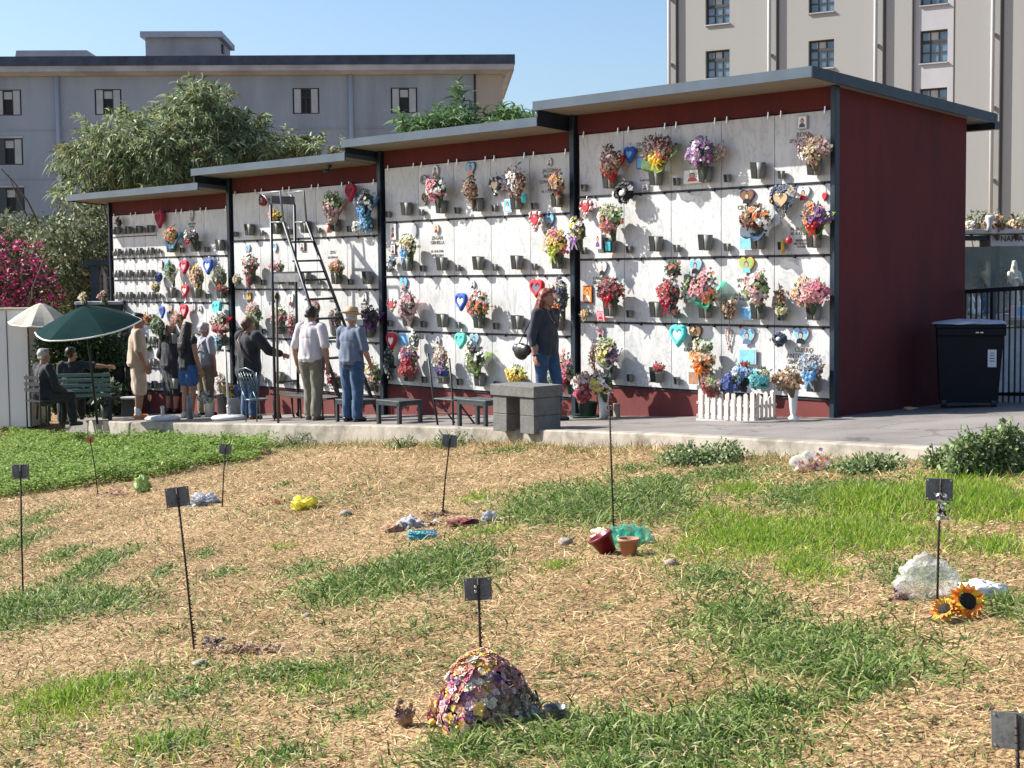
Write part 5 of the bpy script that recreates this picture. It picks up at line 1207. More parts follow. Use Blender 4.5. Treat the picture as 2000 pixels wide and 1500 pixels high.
def mk_pattern(n, b):
    tc = N(n, 'ShaderNodeTexCoord'); v = N(n, 'ShaderNodeTexVoronoi'); v.inputs['Scale'].default_value = 22; n.links.new(tc.outputs['Object'], v.inputs['Vector']); r = N(n, 'ShaderNodeValToRGB'); e = r.color_ramp.elements
    e[0].color = (.02, .04, .03, 1); e[1].color = (.45, .5, .42, 1); e[1].position = .9; x = e.new(.5); x.color = (.04, .12, .06, 1); n.links.new(v.outputs['Color'], r.inputs[0]); n.links.new(r.outputs[0], b.inputs['Base Color']); b.inputs['Roughness'].default_value = .8
M_patt = tree_mat('leafy_print_cloth', mk_pattern)
def socks(e, H, U, J, hp):
    for i in (0, 1):
        an = U['an'][i]; m = MB(); m.lathe([(.026 * H, 0), (.027 * H, .05 * H), (.0275 * H, .075 * H), (.02 * H, .075 * H)], 12, tuple(an - Vector((0, 0, .01 * H)))); m.build('sock', mat('sock_white', (.6, .58, .58), .9), e)
    m = MB(); m.box(J(0, -.0, .505), (.23 * H, .165 * H, .006 * H))
person(272, 819, 610, IN + R(-25), 'tall dark-haired man in cream T-shirt and long cream shorts with orange sneakers', M_skin2, ('short', M_hair_k), ('t_shirt', M_creamc, .42, .50, .016), ('wide_shorts', M_creamc, .235, .085),
       {'R': ((.135, -.0, .635), (.145, .06, .50)), 'L': ((.135, .02, .64), (.12, .09, .52))}, None, (R(-18), R(-4)), None, (mat('sneaker_orange', (.65, .22, .06), .6), mat('sneaker_sole', (.7, .62, .55), .6)), socks)
def phone(e, H, U, J, hp):
    m = MB(); m.box(hp(.052, .0, -.01), (.012, .07, .14), 0, None, .004); m.build('phone', M_leather, e); b = Blob(); b.e(hp(0, -.004, .035), (.054 * H, .06 * H, .040 * H)).e(hp(0, .05, .03), (.04 * H, .04 * H, .01 * H)); b.build('cap', mat('cap_navy', (.02, .03, .05), .9), e, .009)
person(304, 806, 632, IN + R(-60), 'person in a dark cap and leafy printed top holding a phone to the ear', M_skin, ('short', M_hair_k), ('t_shirt', M_patt, .4, .50, .014), ('trousers', M_blackc, .02), {'R': ((.17, .05, .72), (.075, .05, .90)), 'L': ((.13, .05, .64), (.05, .12, .62))}, None, (R(-20), 0), None, (M_leather,), phone)
person(338, 808, 628, IN + R(10), 'woman with greying reddish hair in a long black dress, third from the parasol', M_skin, ('bob', mat('hair_auburn_grey', (.24, .13, .09), .6, noise_s=30, noise_amt=.4)), ('black_top', M_blackc, .5, .50, .018), ('skirt', M_blackc, .20, .09), {'R': ((.135, .03, .64), (.06, .14, .60))}, None, (R(35), R(-10)), None, (M_leather,), build=1.12)
person(369, 816, 628, IN + R(8), 'long-haired woman in a black sleeveless top and denim shorts seen from behind', M_skin, ('verylong', M_hair_k), ('tank_top', M_blackc, .08, .50, .010), ('shorts', M_denim2, .014, .55), {'R': ((.14, .0, .64), (.15, .05, .50)), 'L': ((.13, .03, .64), (.08, .12, .62))}, None, (0, R(-8)), None, (mat('shoe_white', (.5, .5, .5), .6),), build=1.0)
def strapbag(e, H, U, J, hp):
    m = MB(); m.tube([J(.085, -.02, .835), J(.04, -.088, .76), J(-.05, -.095, .62), J(-.11, -.05, .54)], .008, 6); m.build('strap', M_leather, e)
    m = MB(); m.lathe([(.112 * H, 0), (.114 * H, .012 * H), (.112 * H, .024 * H)], 20, tuple(J(0, 0, .515)), 0, sy=.78); m.build('belt', M_leather, e)
person(402, 812, 629, IN + R(4), 'grey-haired man in a light grey shirt with a dark strap across his back', M_skin, ('short', M_hair_g), ('shirt', M_greysh, .38, .52, .014), ('trousers', M_khaki, .014), {'R': ((.15, .0, .64), (.14, .03, .49)), 'L': ((.15, .03, .64), (.12, .09, .52))}, None, (R(10), R(-6)), None, (M_leather,), strapbag, build=1.05)
def brownstrap(e, H, U, J, hp):
    m = MB(); m.tube([J(-.075, -.02, .845), J(-.03, -.098, .78), J(.05, -.115, .66), J(.13, -.06, .56)], .010, 6); m.build('strap', M_brownl, e)
e_w, H_w = person(488, 819, 618, IN + R(4), 'woman in a black long-sleeved top and blue jeans holding a tall pole', M_skin, ('bun', M_hair_b), ('black_top', M_blackc, .88, .45, .026), ('trousers', M_jeans, .012), {'R': ((.19, .07, .68), (.235, .20, .63)), 'L': ((.15, .03, .64), (.10, .12, .56))}, None, (0, R(-5)), None, (M_brownl,), brownstrap, build=1.18)
def polo(e, H, U, J, hp):
    b = Blob(); b.c(J(-.03, -.006, .846), J(.03, -.006, .846), .028 * H, .028 * H, 1.1, 1.); b.build('collar', M_whitec, e, .008)
    m = MB(); m.lathe([(.101 * H, 0), (.103 * H, .01 * H), (.101 * H, .02 * H)], 20, tuple(J(0, 0, .50)), 0, sy=.80); m.build('belt', M_brownl, e)
person(611, 821, 597, IN + R(18), 'dark-haired man in a white polo shirt and olive trousers seen from behind', M_skin, ('short', M_hair_k), ('polo_shirt', M_whitec, .44, .515, .014), ('trousers', M_olivec, .013), {'R': ((.155, -.02, .64), (.15, .01, .48)), 'L': ((.155, -.02, .64), (.16, .02, .48))}, None, (R(12), R(-14)), None, (mat('shoe_grey', (.12, .11, .10), .7),), polo, build=1.08, stride=.03)
def hat(e, H, U, J, hp):
    m = MB(); m.lathe([(.001, .062 * H), (.030 * H, .064 * H), (.048 * H, .058 * H), (.054 * H, .030 * H), (.057 * H, .0)], 24, (0, 0, 0), 0, sy=1.1); m.lathe([(.054 * H, .002), (.075 * H, -.004 * H), (.098 * H, .006 * H), (.098 * H, .003 * H), (.056 * H, -.006 * H)], 24, (0, 0, 0), 0, sy=1.12)
    m.lathe([(.0585 * H, .002), (.0575 * H, .018 * H)], 24, (0, 0, 0), 1, sy=1.1); o = m.build('straw_hat', [M_straw_h, M_brownl], e, hp(0, -.006, .040), (R(-8), 0, R(0)))
    m = MB(); m.lathe([(.107 * H, 0), (.109 * H, .012 * H), (.107 * H, .024 * H)], 20, tuple(J(0, 0, .50)), 0, sy=.80); m.build('belt', M_leather, e)
person(689, 824, 604, IN + R(12), 'man in a straw hat, blue-grey shirt and blue jeans resting a hand on the ladder', M_skin, ('short', M_hair_g), ('shirt', M_bluesh, .44, .515, .016), ('trousers', M_jeans, .014), {'L': ((.17, .05, .66), (.20, .17, .64)), 'R': ((.15, .0, .64), (.14, .08, .52))}, None, (R(18), R(-16)), None, (M_leather,), hat, build=1.06)
def handbag(e, H, U, J, hp):
    b = Blob(); b.c(J(.17, -.05, .54), J(.16, -.15, .55), .045 * H, .04 * H, .8, 1.).e(J(.17, -.10, .53), (.035 * H, .07 * H, .065 * H)); b.build('handbag', M_leather, e, .01, 3, .004)
    m = MB(); m.tube([J(.17, -.04, .58), J(.15, -.04, .70), J(.10, -.02, .853), J(.135, -.06, .72), J(.165, -.13, .58)], .007, 6); m.build('bag_strap', M_leather, e)
    m = MB(); m.tube([J(-.03, .035, .84), J(-.02, .07, .77), J(0, .08, .745), J(.02, .07, .77), J(.03, .035, .84)], .003, 5); m.ball(J(0, .083, .742), .010, 0, 8, 6); m.build('necklace', mat('gold_metal', (.6, .4, .12), .3, .9), e)
    m = MB(); m.lathe([(.018 * H, 0), (.0185 * H, .008 * H)], 12, tuple(U['wr'][1])); m.build('bracelet', M_leather, e)
wp = at(1066, 600, 19.15); wp[2] = float(pave_z(wp[0], wp[1]))
person(1064, 840, 580, R(-132), 'red-haired woman in a dark navy blouse and jeans walking with a black bag', M_skin, ('long', M_hair_r), ('blouse', M_navyb, .72, .50, .012), ('trousers', M_jeans, .002), {'R': ((.145, -.02, .64), (.165, .03, .50)), 'L': ((.14, -.05, .65), (.14, -.05, .50))}, None, (R(8), R(4)), None, (M_leather,), handbag, bust=1, loc=wp, Hm=1.655, stride=.05)
# ================================================================== pole, ladders, chairs, benches
M_pole = mat('pole_brown', (.10, .055, .035), .6, noise_s=10, noise_amt=.3); M_alu = mat('ladder_metal', (.05, .055, .06), .45, .6, noise_s=6, noise_amt=.2); M_alul = mat('handrail_grey', (.22, .23, .25), .4, .5); M_bench = mat('bench_dark_metal', (.045, .058, .066), .45, .3, noise_s=12, noise_amt=.3)
p0 = TP(9.55, 1.55); yy = float(p0[1])
p1 = at(542, 752, 22.0); p1[2] = float(pave_z(p1[0], p1[1])) ; pt = at(540, 572, 22.0)
e = thing('long_pole', 'tall brown wooden pole held upright by the woman in black', 'pole', p1); m = MB(); m.tube([(0, 0, 0), Vector(pt - p1)], .018, 8); m.build('shaft', M_pole, e); m = MB(); m.tube([Vector(pt - p1) - Vector((0, 0, .08)), Vector(pt - p1) + Vector((0, 0, .0))], .026, 8); m.build('tip', M_rail, e)
# rolling platform ladder
def W2(x, y, no): return Vector(on_wall(x, y, no))
base = Vector(TP(9.4, .8)); e = thing('rolling_ladder', 'rolling platform ladder with hooped handrails in front of the third block', 'ladder', base); lp = []
def Lc(v): return v - base
def side_frame(no, hx0, hx1, hy0, hy1, legx, legtop, sl):
    a = W2(hx0, hy0, no); b = W2(hx1, hy1, no); m = MB(); k = W2(legx, legtop, no); fl = Vector(TP(tn(np.array(k))[0], no)); 
    m.tube([Lc(k), Lc(fl) + Vector((0, 0, .07))], .022, 8); m.build('leg', M_alu, e)
    s0 = Vector(W2(*sl[0], no)); s1 = Vector(W2(*sl[1], no)); d = (s1 - s0); t_ = (float(pave_z(s1.x, s1.y)) - s0.z) / d.z; s2 = s0 + d * t_; s2.z = float(pave_z(s2.x, s2.y)) + .03
    m = MB(); m.tube([Lc(s0), Lc(s2)], .024, 8); m.build('side_rail', M_alu, e)
    m = MB(); m.tube([Lc(s0), Lc(b), Lc(a), Lc(W2(hx0 + 9, hy0 + 6, no)), Lc(k)], .017, 8); m.tube([Lc(W2(legx + 1, sl[0][1], no)), Lc(s0)], .014, 8); m.build('handrail', M_alul, e)
    m = MB(); q = Lc(fl) + Vector((0, 0, .05)); m.lathe([(.001, -.012), (.05, -.012), (.05, .012), (.001, .012)], 14); o = m.build('wheel', M_rail, e, q, (0, R(90), WANG)); return k, fl, s0, s2
A = side_frame(1.0, 509, 547, 378, 374, 529, 400, ((554, 434), (595, 566))); Bf = side_frame(.52, 561, 593, 377, 373, 575, 400, ((599, 434), (650, 576)))
def step(k):
    m = MB(); a = A[2].lerp(A[3], k); b = Bf[2].lerp(Bf[3], k); a, b = Lc(a), Lc(b); u = Vector(UR); m.hexa([a - u * .09 - Vector((0, 0, .03)), a + u * .05 - Vector((0, 0, .03)), b + u * .05 - Vector((0, 0, .03)), b - u * .09 - Vector((0, 0, .03))], [a - u * .09, a + u * .05, b + u * .05, b - u * .09]); m.build('step', M_alu, e, fixn=True)
for i in range(1, 10): step(i / 10.)
m = MB(); a, b = Lc(A[2].lerp(A[3], .26)), Lc(Bf[2].lerp(Bf[3], .26)); ka = Vector(TP(tn(np.array(A[0]))[0], 1.0)); kb = Vector(TP(tn(np.array(Bf[0]))[0], .52)); za = a.z
a2 = Lc(Vector((A[0].x, A[0].y, 0))); b2 = Lc(Vector((Bf[0].x, Bf[0].y, 0))); m.hexa([(a2.x, a2.y, za - .025), a - Vector((0, 0, .025)), b - Vector((0, 0, .025)), (b2.x, b2.y, za - .025)], [(a2.x, a2.y, za), a, b, (b2.x, b2.y, za)]); m.build('platform', M_alu, e, fixn=True)
M_ladp = mat('ladder_panel', (.16, .165, .17), .6, .2, noise_s=8, noise_amt=.3); u_ = Vector(NO) * .012
m = MB(); P1_ = Vector((a2.x, a2.y, za - .15)); P2_ = Vector((a.x, a.y, za - .15)); m.hexa([P1_, P2_, P2_ - u_, P1_ - u_], [P1_ + Vector((0, 0, .125)), P2_ + Vector((0, 0, .125)), P2_ - u_ + Vector((0, 0, .125)), P1_ - u_ + Vector((0, 0, .125))]); m.build('side_panel', M_ladp, e, fixn=True)
zt2 = Lc(W2(540, 380, 1.0)).z; m = MB(); q1, q2_ = Vector((a2.x, a2.y, zt2 - .13)), Vector((b2.x, b2.y, zt2 - .13)); v_ = Vector(UR) * .012
m.hexa([q1, q2_, q2_ + v_, q1 + v_], [q1 + Vector((0, 0, .12)), q2_ + Vector((0, 0, .12)), q2_ + v_ + Vector((0, 0, .12)), q1 + v_ + Vector((0, 0, .12))]); m.build('top_panel', M_ladp, e, fixn=True)
m = MB()
for zf in (.25, .62):
    for (p_, q_) in ((A, Bf),): z_ = A[1].z + (za + base.z - A[1].z) * zf; m.tube([Lc(Vector((A[0].x, A[0].y, z_))), Lc(Vector((Bf[0].x, Bf[0].y, z_)))], .014, 6)
m.build('brace', M_alu, e)
# box benches of dark tube, wall-aligned
def wpos(px, py, dn=0.): P = on_pave(px, py); return P
def box_bench(px0, px1, pyb, pyt, dep, label, th=.045):
    """front-left and front-right feet at the photograph's px0/px1, foot line pyb, top pyt"""
    P = on_pave(px0, pyb); s = P[1] / F_; L_ = (px1 - px0) * s / .679; H = (pyb - pyt) * s; e = thing('low_bench', label, 'bench', P, WANG, 'dark metal benches along the kerb'); m = MB()
    m.box((L_ / 2, dep / 2, H - .0125), (L_, dep, .025), 0, None, .004); m.box((L_ / 2, .012, H - .045), (L_ - .02, .024, .04)); m.box((L_ / 2, dep - .012, H - .045), (L_ - .02, .024, .04)); m.box((.012, dep / 2, H - .045), (.024, dep - .06, .04)); m.box((L_ - .012, dep / 2, H - .045), (.024, dep - .06, .04)); m.build('seat', M_bench, e)
    for a in (th / 2, L_ - th / 2):
        for b in (th / 2, dep - th / 2): z = float(pave_z(*(P[:2] + UR[:2] * a - NO[:2] * b))) - P[2]; m = MB(); m.box((a, b, (H - .026 + z) / 2), (th, th, H - .026 - z), 0, None, .004); m.build('leg', M_bench, e)
    return e
box_bench(655, 702, 824, 779, .42, 'square dark metal bench directly below the man in the straw hat')
box_bench(735, 784, 828, 780, .40, 'dark metal bench between the straw-hat man and the metal chair', .05)
box_bench(893, 950, 833, 778, .34, 'dark metal bench touching the stone block bench')
# round table / metal top with curved legs
P = on_pave(530, 817); s = P[1] / F_; e = thing('oval_table', 'long dark table with curved front edge and splayed legs behind the two standing men', 'table', P, WANG); L_ = 128 * s / .679; H = 50 * s; out = [(L_ * i / 14, -.02 - .10 * math.sin(math.pi * i / 14)) for i in range(15)] + [(L_, .34), (0, .34)]
m = MB(); m.prism(out, H - .03, H, 0, 'z'); m.build('tabletop', mat('dark_wood_top', (.05, .042, .038), .5, noise_s=7, noise_amt=.3), e, fixn=True)
for a in (.10, .48, .86):
    for b in (.04, .28): m = MB(); x = L_ * a; m.tube([(x, b, H - .03), (x + .01, b, H * .6), (x + .04, b - .02, H * .25), (x + .06, b, .0)], .018, 6); m.build('leg', M_pole, e)
# tall folding metal chair
def W3(x, y, P): s = P[1] / F_; return None
P = on_pave(855, 830); s = P[1] / F_; e = thing('folding_chair', 'tall narrow folding chair of black metal rods in front of the second block', 'chair', P, WANG); X = lambda px: (px - 855) * s / .679; Z = lambda py: (830 - py) * s
m = MB(); m.tube([(X(855), 0, 0), (X(846), .0, Z(770)), (X(834), .02, Z(690))], .013, 8); m.tube([(X(887), 0, 0), (X(886), .0, Z(770)), (X(878), .02, Z(698))], .013, 8)
for py in (717, 736): m.tube([(X(837 + (py - 690) * .14), .015, Z(py)), (X(880), .015, Z(py))], .008, 6)
m.build('back_frame', M_rail, e); m = MB(); m.box((X(868), .17, Z(779)), (X(888) - X(846), .36, .018), 0, None, .005); m.build('seat', M_bench, e)
for px_, b in ((848, .34), (890, .34)): m = MB(); m.tube([(X(px_), b, 0), (X(px_ - 3), .06, Z(779))], .012, 6); m.build('leg', M_rail, e)
m = MB(); m.tube([(X(850), .04, Z(806)), (X(889), .30, Z(812))], .008, 6); m.build('brace', M_rail, e)
# lattice garden chair
P = on_pave(484, 824); s = P[1] / F_; M_lat = mat('lattice_metal', (.10, .14, .15), .35, .6, noise_s=10, noise_amt=.3); e = thing('garden_chair', 'dark metal garden chair with a diamond lattice back in front of the woman in black', 'chair', P, WANG + R(10)); X = lambda px: (px - 484) * s / .75; Z = lambda py: (824 - py) * s
m = MB(); arc = [(X(469), .0, Z(764)), (X(464), .0, Z(735)), (X(470), .0, Z(721)), (X(482), 0, Z(718)), (X(497), .0, Z(724)), (X(507), .0, Z(740)), (X(504), .0, Z(764))]; m.tube(arc, .010, 6)
for k in range(7):
    x = X(468) + (X(505) - X(468)) * k / 6; m.tube([(x, 0, Z(764)), (min(X(505), x + .16), 0, Z(726))], .005, 5); m.tube([(x, .004, Z(764)), (max(X(467), x - .16), .004, Z(726))], .005, 5)
m.build('backrest', M_lat, e); m = MB(); m.lathe([(.001, .0), (.17, 0), (.18, .012), (.17, .02), (.001, .02)], 20, (X(486), .16, Z(782))); m.build('seat', M_lat, e)
for a, b in ((482, 0), (505, 0), (478, .33), (508, .33)): m = MB(); m.tube([(X(a - 2), b, 0), (X(a), b * .9, Z(782)), (X(a - 8 if b == 0 else a), b * .9, Z(764 if b == 0 else 782))], .010, 6); m.build('leg', M_lat, e)
# stone block bench
P = on_pave(963, 841); s = P[1] / F_; M_blk = tree_mat('lava_stone', mk_plaster((.17, .17, .155), (.10, .10, .095), 7, 1, .7, .003)); e = thing('stone_block_bench', 'heavy bench of grey stone blocks on the kerb, in front of the red-haired woman', 'bench', P, WANG); L_ = 82 * s / .70; H = 92 * s; dp = .42; lw = 28 * s / .70
m = MB(); m.box((L_ / 2, dp / 2, H - .065), (L_ + .05, dp + .04, .13), 0, None, .008); m.build('seat', M_blk, e)
for x in (lw / 2, L_ - lw / 2):
    hh = (H - .132) / 2
    for k in (0, 1): m = MB(); m.box((x, dp / 2, hh * (k + .5)), (lw, dp, hh - .003), 0, None, .006); m.build('leg', M_blk, e)
# ================================================================== planters, urns, buckets
M_pick = mat('white_wood', (.58, .545, .50), .7, noise_s=15, noise_amt=.1); P = on_pave(1363, 821); s = P[1] / F_; L_ = 97 * s / .68; dp = .36; e = thing('picket_planter', 'white picket fence box holding blue and red flowers', 'planter', P, WANG)
def side(n, ax, off, name):
    m = MB(); ln = L_ if ax == 'x' else dp
    for i in range(n):
        h_ = 64 * s * (.86 + .14 * math.cos(2 * math.pi * (i + .5) / n * 1.0)) ; c = ln * (i + .5) / n; w_ = ln / n * .62; pl = [(c - w_ / 2, .03), (c + w_ / 2, .03), (c + w_ / 2, h_ - w_ * .4), (c, h_), (c - w_ / 2, h_ - w_ * .4)]
        m.prism(pl, off - .006, off + .006, 0, 'y' if ax == 'x' else 'x')
    for z in (.06, 64 * s * .55): 
        if ax == 'x': m.box((ln / 2, off + .012, z), (ln, .012, .03))
        else: m.box((off - .012, ln / 2, z), (.012, ln, .03))
    m.build(name, M_pick, e, fixn=True)
side(9, 'x', 0, 'picket_front'); side(9, 'x', dp, 'picket_back'); side(5, 'y', L_, 'picket_side'); side(5, 'y', 0, 'picket_side'); m = MB(); m.box((L_ / 2, dp / 2, .012), (L_ + .03, dp + .03, .024)); m.build('base', M_pick, e)
def gb(px, py, w_, h_, cols, label, no, **kw): return bouquet(px, py, w_, h_, cols, label, no=no, **kw)
gb(1390, 748, 34, 24, 'crimson lgreen palepink dgreen', 'red and green posy in the front corner of the picket planter', 1.05, tail=False, wrap=None, green=.7)
gb(1392, 763, 24, 22, 'red crimson', 'red satin bow inside the picket planter', 1.0, tail=False, green=0)
gb(1429, 749, 34, 34, 'blue navy blue', 'royal blue satin bow in the picket planter', .98, tail=False, green=0)
gb(1452, 728, 38, 24, 'sky blue white navy', 'light blue and white roses on top of the picket planter', .85, tail=False, green=.3)
gb(1457, 713, 12, 10, 'red crimson', 'single red rose crowning the blue flowers', .85, tail=False, green=0)
gb(1485, 742, 34, 34, 'teal turq teal', 'teal satin cloth rosette at the end of the picket planter', .85, tail=False, green=0)
gb(1492, 728, 26, 12, 'white cream', 'white roses along the far rim of the picket planter', .72, tail=False, green=.4)
gb(1450, 748, 30, 26, 'navy black navy', 'dark navy fabric bunch in the middle of the picket planter', .8, tail=False, green=0)
def urn(px, py, h, label, w_=30, no_col='white', kind=0):
    P = on_pave(px, py); s = P[1] / F_; r = w_ * s / 2; H = h * s; e = thing('flower_urn', label, 'vase', P, 0, 'white urns at the foot of the tallest block'); m = MB()
    prof = [(.001, 0), (r * .8, 0), (r * .8, H * .05), (r * .3, H * .12), (r * .42, H * .2), (r * .62, H * .6), (r * .9, H * .97), (r, H), (r * .85, H), (r * .5, H * .6)] if kind == 0 else [(.001, 0), (r * .6, 0), (r * .72, H * .5), (r * .95, H * .95), (r, H), (r * .85, H * .98), (r * .5, H * .3)]
    m.lathe(prof, 20); m.build('vessel', pal(no_col, 'plastic'), e); return e
urn(1549, 819, 68, 'slim white footed urn right of the picket planter', 28); gb(1543, 741, 62, 34, 'tan cream peach tan brown', 'tan and cream dried bunch in the slim footed urn', .55, dried=True, tail=True, dens=1.3)
urn(1179, 816, 50, 'white fluted urn beside the post of the tallest block', 26, 'white', 1); gb(1178, 747, 50, 44, 'cream white tan lemon palepink', 'cream and white bunch in the fluted urn', .42, dens=1.2, green=.5)
gb(1142, 748, 40, 36, 'salmon white red palepink lgreen', 'coral lily bouquet on the ground at the post', .45, green=.6); gb(1143, 772, 34, 26, 'hotpink red crimson', 'big red tulle bow under the coral lily bouquet', .5, tail=False, green=0)
P = on_pave(1148, 815); e = thing('flower_pot', 'dark green pot on a green dish at the post', 'pot', P); m = MB(); m.lathe([(.001, .02), (.10, .02), (.13, .20), (.14, .20), (.12, .19), (.08, .03)], 18); m.build('pot', mat('dark_green_plastic', (.02, .05, .04), .4), e); m = MB(); m.lathe([(.001, 0), (.20, 0), (.24, .03), (.22, .03), (.18, .015)], 22); m.build('saucer', mat('dark_green_plastic', (.02, .05, .04), .4), e)
P = on_pave(1199, 815); e = thing('stone_slab', 'small grey stone slab leaning behind the fluted urn', 'slab', P, WANG); m = MB(); m.box((0, .05, .085), (.09, .04, .17), 0, None, .004); m.build('block', M_conc, e)
def bucket(px, py, w_, h, col, label, cat='bucket'):
    P = on_pave(px, py); s = P[1] / F_; r = w_ * s / 2; H = h * s; e = thing('bucket', label, cat, P, 0, 'buckets near the parasol bases'); m = MB(); m.lathe([(.001, .0), (r * .78, 0), (r * .95, H * .93), (r * 1.05, H * .94), (r * 1.05, H), (r * .9, H), (r * .74, .03)], 20); m.build('pail', pal(col, 'plastic') if col != 'grey2' else mat('grey_plastic', (.12, .13, .14), .5), e)
    m = MB(); m.tube([(-r, 0, H * .95), (-r * .8, -r * .5, H * 1.0), (0, -r * 1.05, H * .86), (r * .8, -r * .5, H * 1.0), (r, 0, H * .95)], .004, 5); m.build('handle', M_clip, e)
def wb(px, py, w_, h_, cols, label, Pxy, **kw): t_, n_ = tn(on_pave(*Pxy)); return bouquet(px, py, w_, h_, cols, label, no=n_, **kw)
bucket(410, 814, 22, 32, 'white', 'white pail with a grey-green cushion plant'); wb(406, 776, 36, 22, 'lgreen silver cream lgreen', 'round grey-green potted plant in the white pail', (410, 814), green=.9)
bucket(436, 808, 26, 40, 'grey2', 'dark grey pail beside the parasol pole'); wb(436, 748, 26, 36, 'crimson salmon palepink dgreen', 'red and pink flowers in the dark grey pail', (436, 808), green=.5)
bucket(460, 812, 28, 36, 'silver', 'pale grey bucket of sunflowers beside the parasol pole'); wb(452, 760, 30, 24, 'yellow orange lemon gold', 'yellow sunflowers in the pale grey bucket', (460, 812), green=.6, name='sunflower_bunch'); wb(471, 762, 22, 26, 'blue sky blue', 'blue plastic wrap bunched beside the sunflowers', (464, 812), tail=False, green=0)
# parasol bases
M_pb = mat('white_plastic_base', (.55, .54, .51), .45, noise_s=6, noise_amt=.1)
for px, py, pole, lb in ((318, 824, 0, 'empty white parasol base with a short tube on the kerb'), (447, 823, 1, 'white parasol base still holding a white pole')):
    P = on_pave(px, py - 2, .0); s = P[1] / F_; e = thing('umbrella_stand', lb, 'umbrella stand', P); m = MB(); r = 35 * s; m.lathe([(.001, .02), (r * .9, .0), (r, .03), (r, .05), (r * .85, .075), (r * .3, .09), (.001, .09)], 28, sy=.8, ruff=.03, nr=3); m.build('base_plate', M_pb, e)
    m = MB(); m.tube([(0, 0, .08), (0, 0, .24)], .028, 10); m.tube([(0, 0, .2), (0, 0, .225)], .036, 10); m.build('tube', M_pb, e)
    if pole: m = MB(); m.tube([(0, 0, .1), (-.03, 0, 1.14)], .017, 8); m.build('pole', M_pb, e)
# potted yellow plant held high beside the pole
P = on_pave(449, 800); e = thing('potted_plant', 'yellow-green potted plant on a tall stand beside the woman in black', 'plant', P); m = MB(); m.tube([(0, 0, 0), (0, 0, .82)], .03, 8); m.lathe([(.001, 0), (.12, 0), (.12, .02), (.001, .02)], 16); m.build('stand', M_rail, e)
m = MB(); m.lathe([(.001, .8), (.07, .8), (.10, .95), (.08, .95)], 14); m.build('pot', pal('tan', 'plastic'), e); leaves('foliage', [((0, 0, 1.15), (.17, .14, .20))], 420, .07, [leaf_mat('yellow_green_leaf', [(.25, .32, .05), (.45, .5, .1), (.5, .5, .15)], .3)], e, .5, 44, .6)
# leftmost group: shed, parasols, bench, plants
M_shed = tree_mat('white_shed_panel', mk_plaster((.74, .76, .76), (.58, .60, .59), .8, 5, .5, .001)); P = on_pave(62, 818); Y = P[1]; s = Y / F_; P[2] -= .15; Wd, Ht = 1.5, 214 * s + .15; e = thing('shed', 'white panelled shed at the edge of the picture beside the parasols', 'shed', P, R(-6))
m = MB(); m.box((-Wd / 2, .35, Ht / 2), (Wd, .7, Ht), 0, None, .01); m.build('wall', M_shed, e); m = MB(); m.box((-Wd / 2, .35, Ht + .012), (Wd + .06, .8, .03)); m.build('roof', mat('shed_roof', (.40, .38, .30), .8), e)
m = MB(); m.box((-.42, -.006, Ht / 2), (.012, .01, Ht - .04)); m.box((-.92, -.006, Ht / 2), (.012, .01, Ht - .04)); m.box((-.012, -.008, Ht / 2), (.03, .014, Ht - .02)); m.build('panel_joint', M_frame, e); m = MB()
for z in (.3, .55, .78, .9): m.box((-.05, -.012, Ht * z), (.07, .01, .015))
m.build('hinge', M_clip, e)
def parasol(apex, rim, Y, zt, colm, label, pole_to, tilt, r, hgt, hem=None, n=8):
    c = at(apex[0], apex[1], Y); b = at(pole_to[0], pole_to[1], Y); b[2] = float(pave_z(b[0], b[1])); e = thing('parasol', label, 'parasol', b); top = Vector(c - b); R3 = Matrix.Rotation(tilt[0], 3, 'Y') @ Matrix.Rotation(tilt[1], 3, 'X'); m = MB(); ring = []
    rows = 6; vs = [top]; cols_ = n * 4
    for i in range(1, rows + 1):
        u = i / rows
        for k in range(cols_):
            a = 2 * math.pi * k / cols_; f = (k % 4) / 4; sag = 1 - .10 * math.sin(math.pi * f) * u; z = -hgt * (u ** 1.25) - .02 * math.sin(math.pi * f) * u; vs.append(top + R3 @ Vector((math.cos(a) * r * u * sag, math.sin(a) * r * u * sag, z)))
    fs = [(0, 1 + k, 1 + (k + 1) % cols_) for k in range(cols_)] + [(1 + i * cols_ + k, 1 + (i + 1) * cols_ + k, 1 + (i + 1) * cols_ + (k + 1) % cols_, 1 + i * cols_ + (k + 1) % cols_) for i in range(rows - 1) for k in range(cols_)]
    m.add(vs, fs, 0, False); can = m.build('canopy', colm, e); mm = MB(); last = vs[-cols_:]; mm.tube([v + Vector((0, 0, -.01)) for v in last] + [last[0] + Vector((0, 0, -.01))], .013, 5, 0, cap=False); mm.build('hem', hem or colm, can)
    for k in range(n): m = MB(); q = vs[-cols_ + k * 4]; m.tube([top - Vector((0, 0, .03)), q - Vector((0, 0, .015))], .008, 5); m.build('rib', M_clip, e)
    m = MB(); m.tube([Vector((0, 0, 0)), top * .985], .02, 8); m.build('pole', M_rail, e); m = MB(); m.tube([top * .99, top + R3 @ Vector((0, 0, .06))], .015, 6); m.build('finial', M_rail, e)
M_gcan = mat('green_canopy', (.006, .030, .030), .95, spec=.1, noise_s=5, noise_amt=.15, transl=.12); M_ccan = mat('cream_canopy', (.55, .53, .44), .8, noise_s=5, noise_amt=.08, transl=.2)
parasol((165, 597), None, 24.6, 0, M_gcan, 'dark green parasol with a white hem over the bench', (190, 815), (R(-6), R(12)), .86, .33, pal('white', 'cloth'), 6)
parasol((80, 591), None, 28.0, 0, M_ccan, 'cream parasol behind the white shed', (72, 800), (R(2), R(4)), .60, .36, pal('white', 'cloth'))
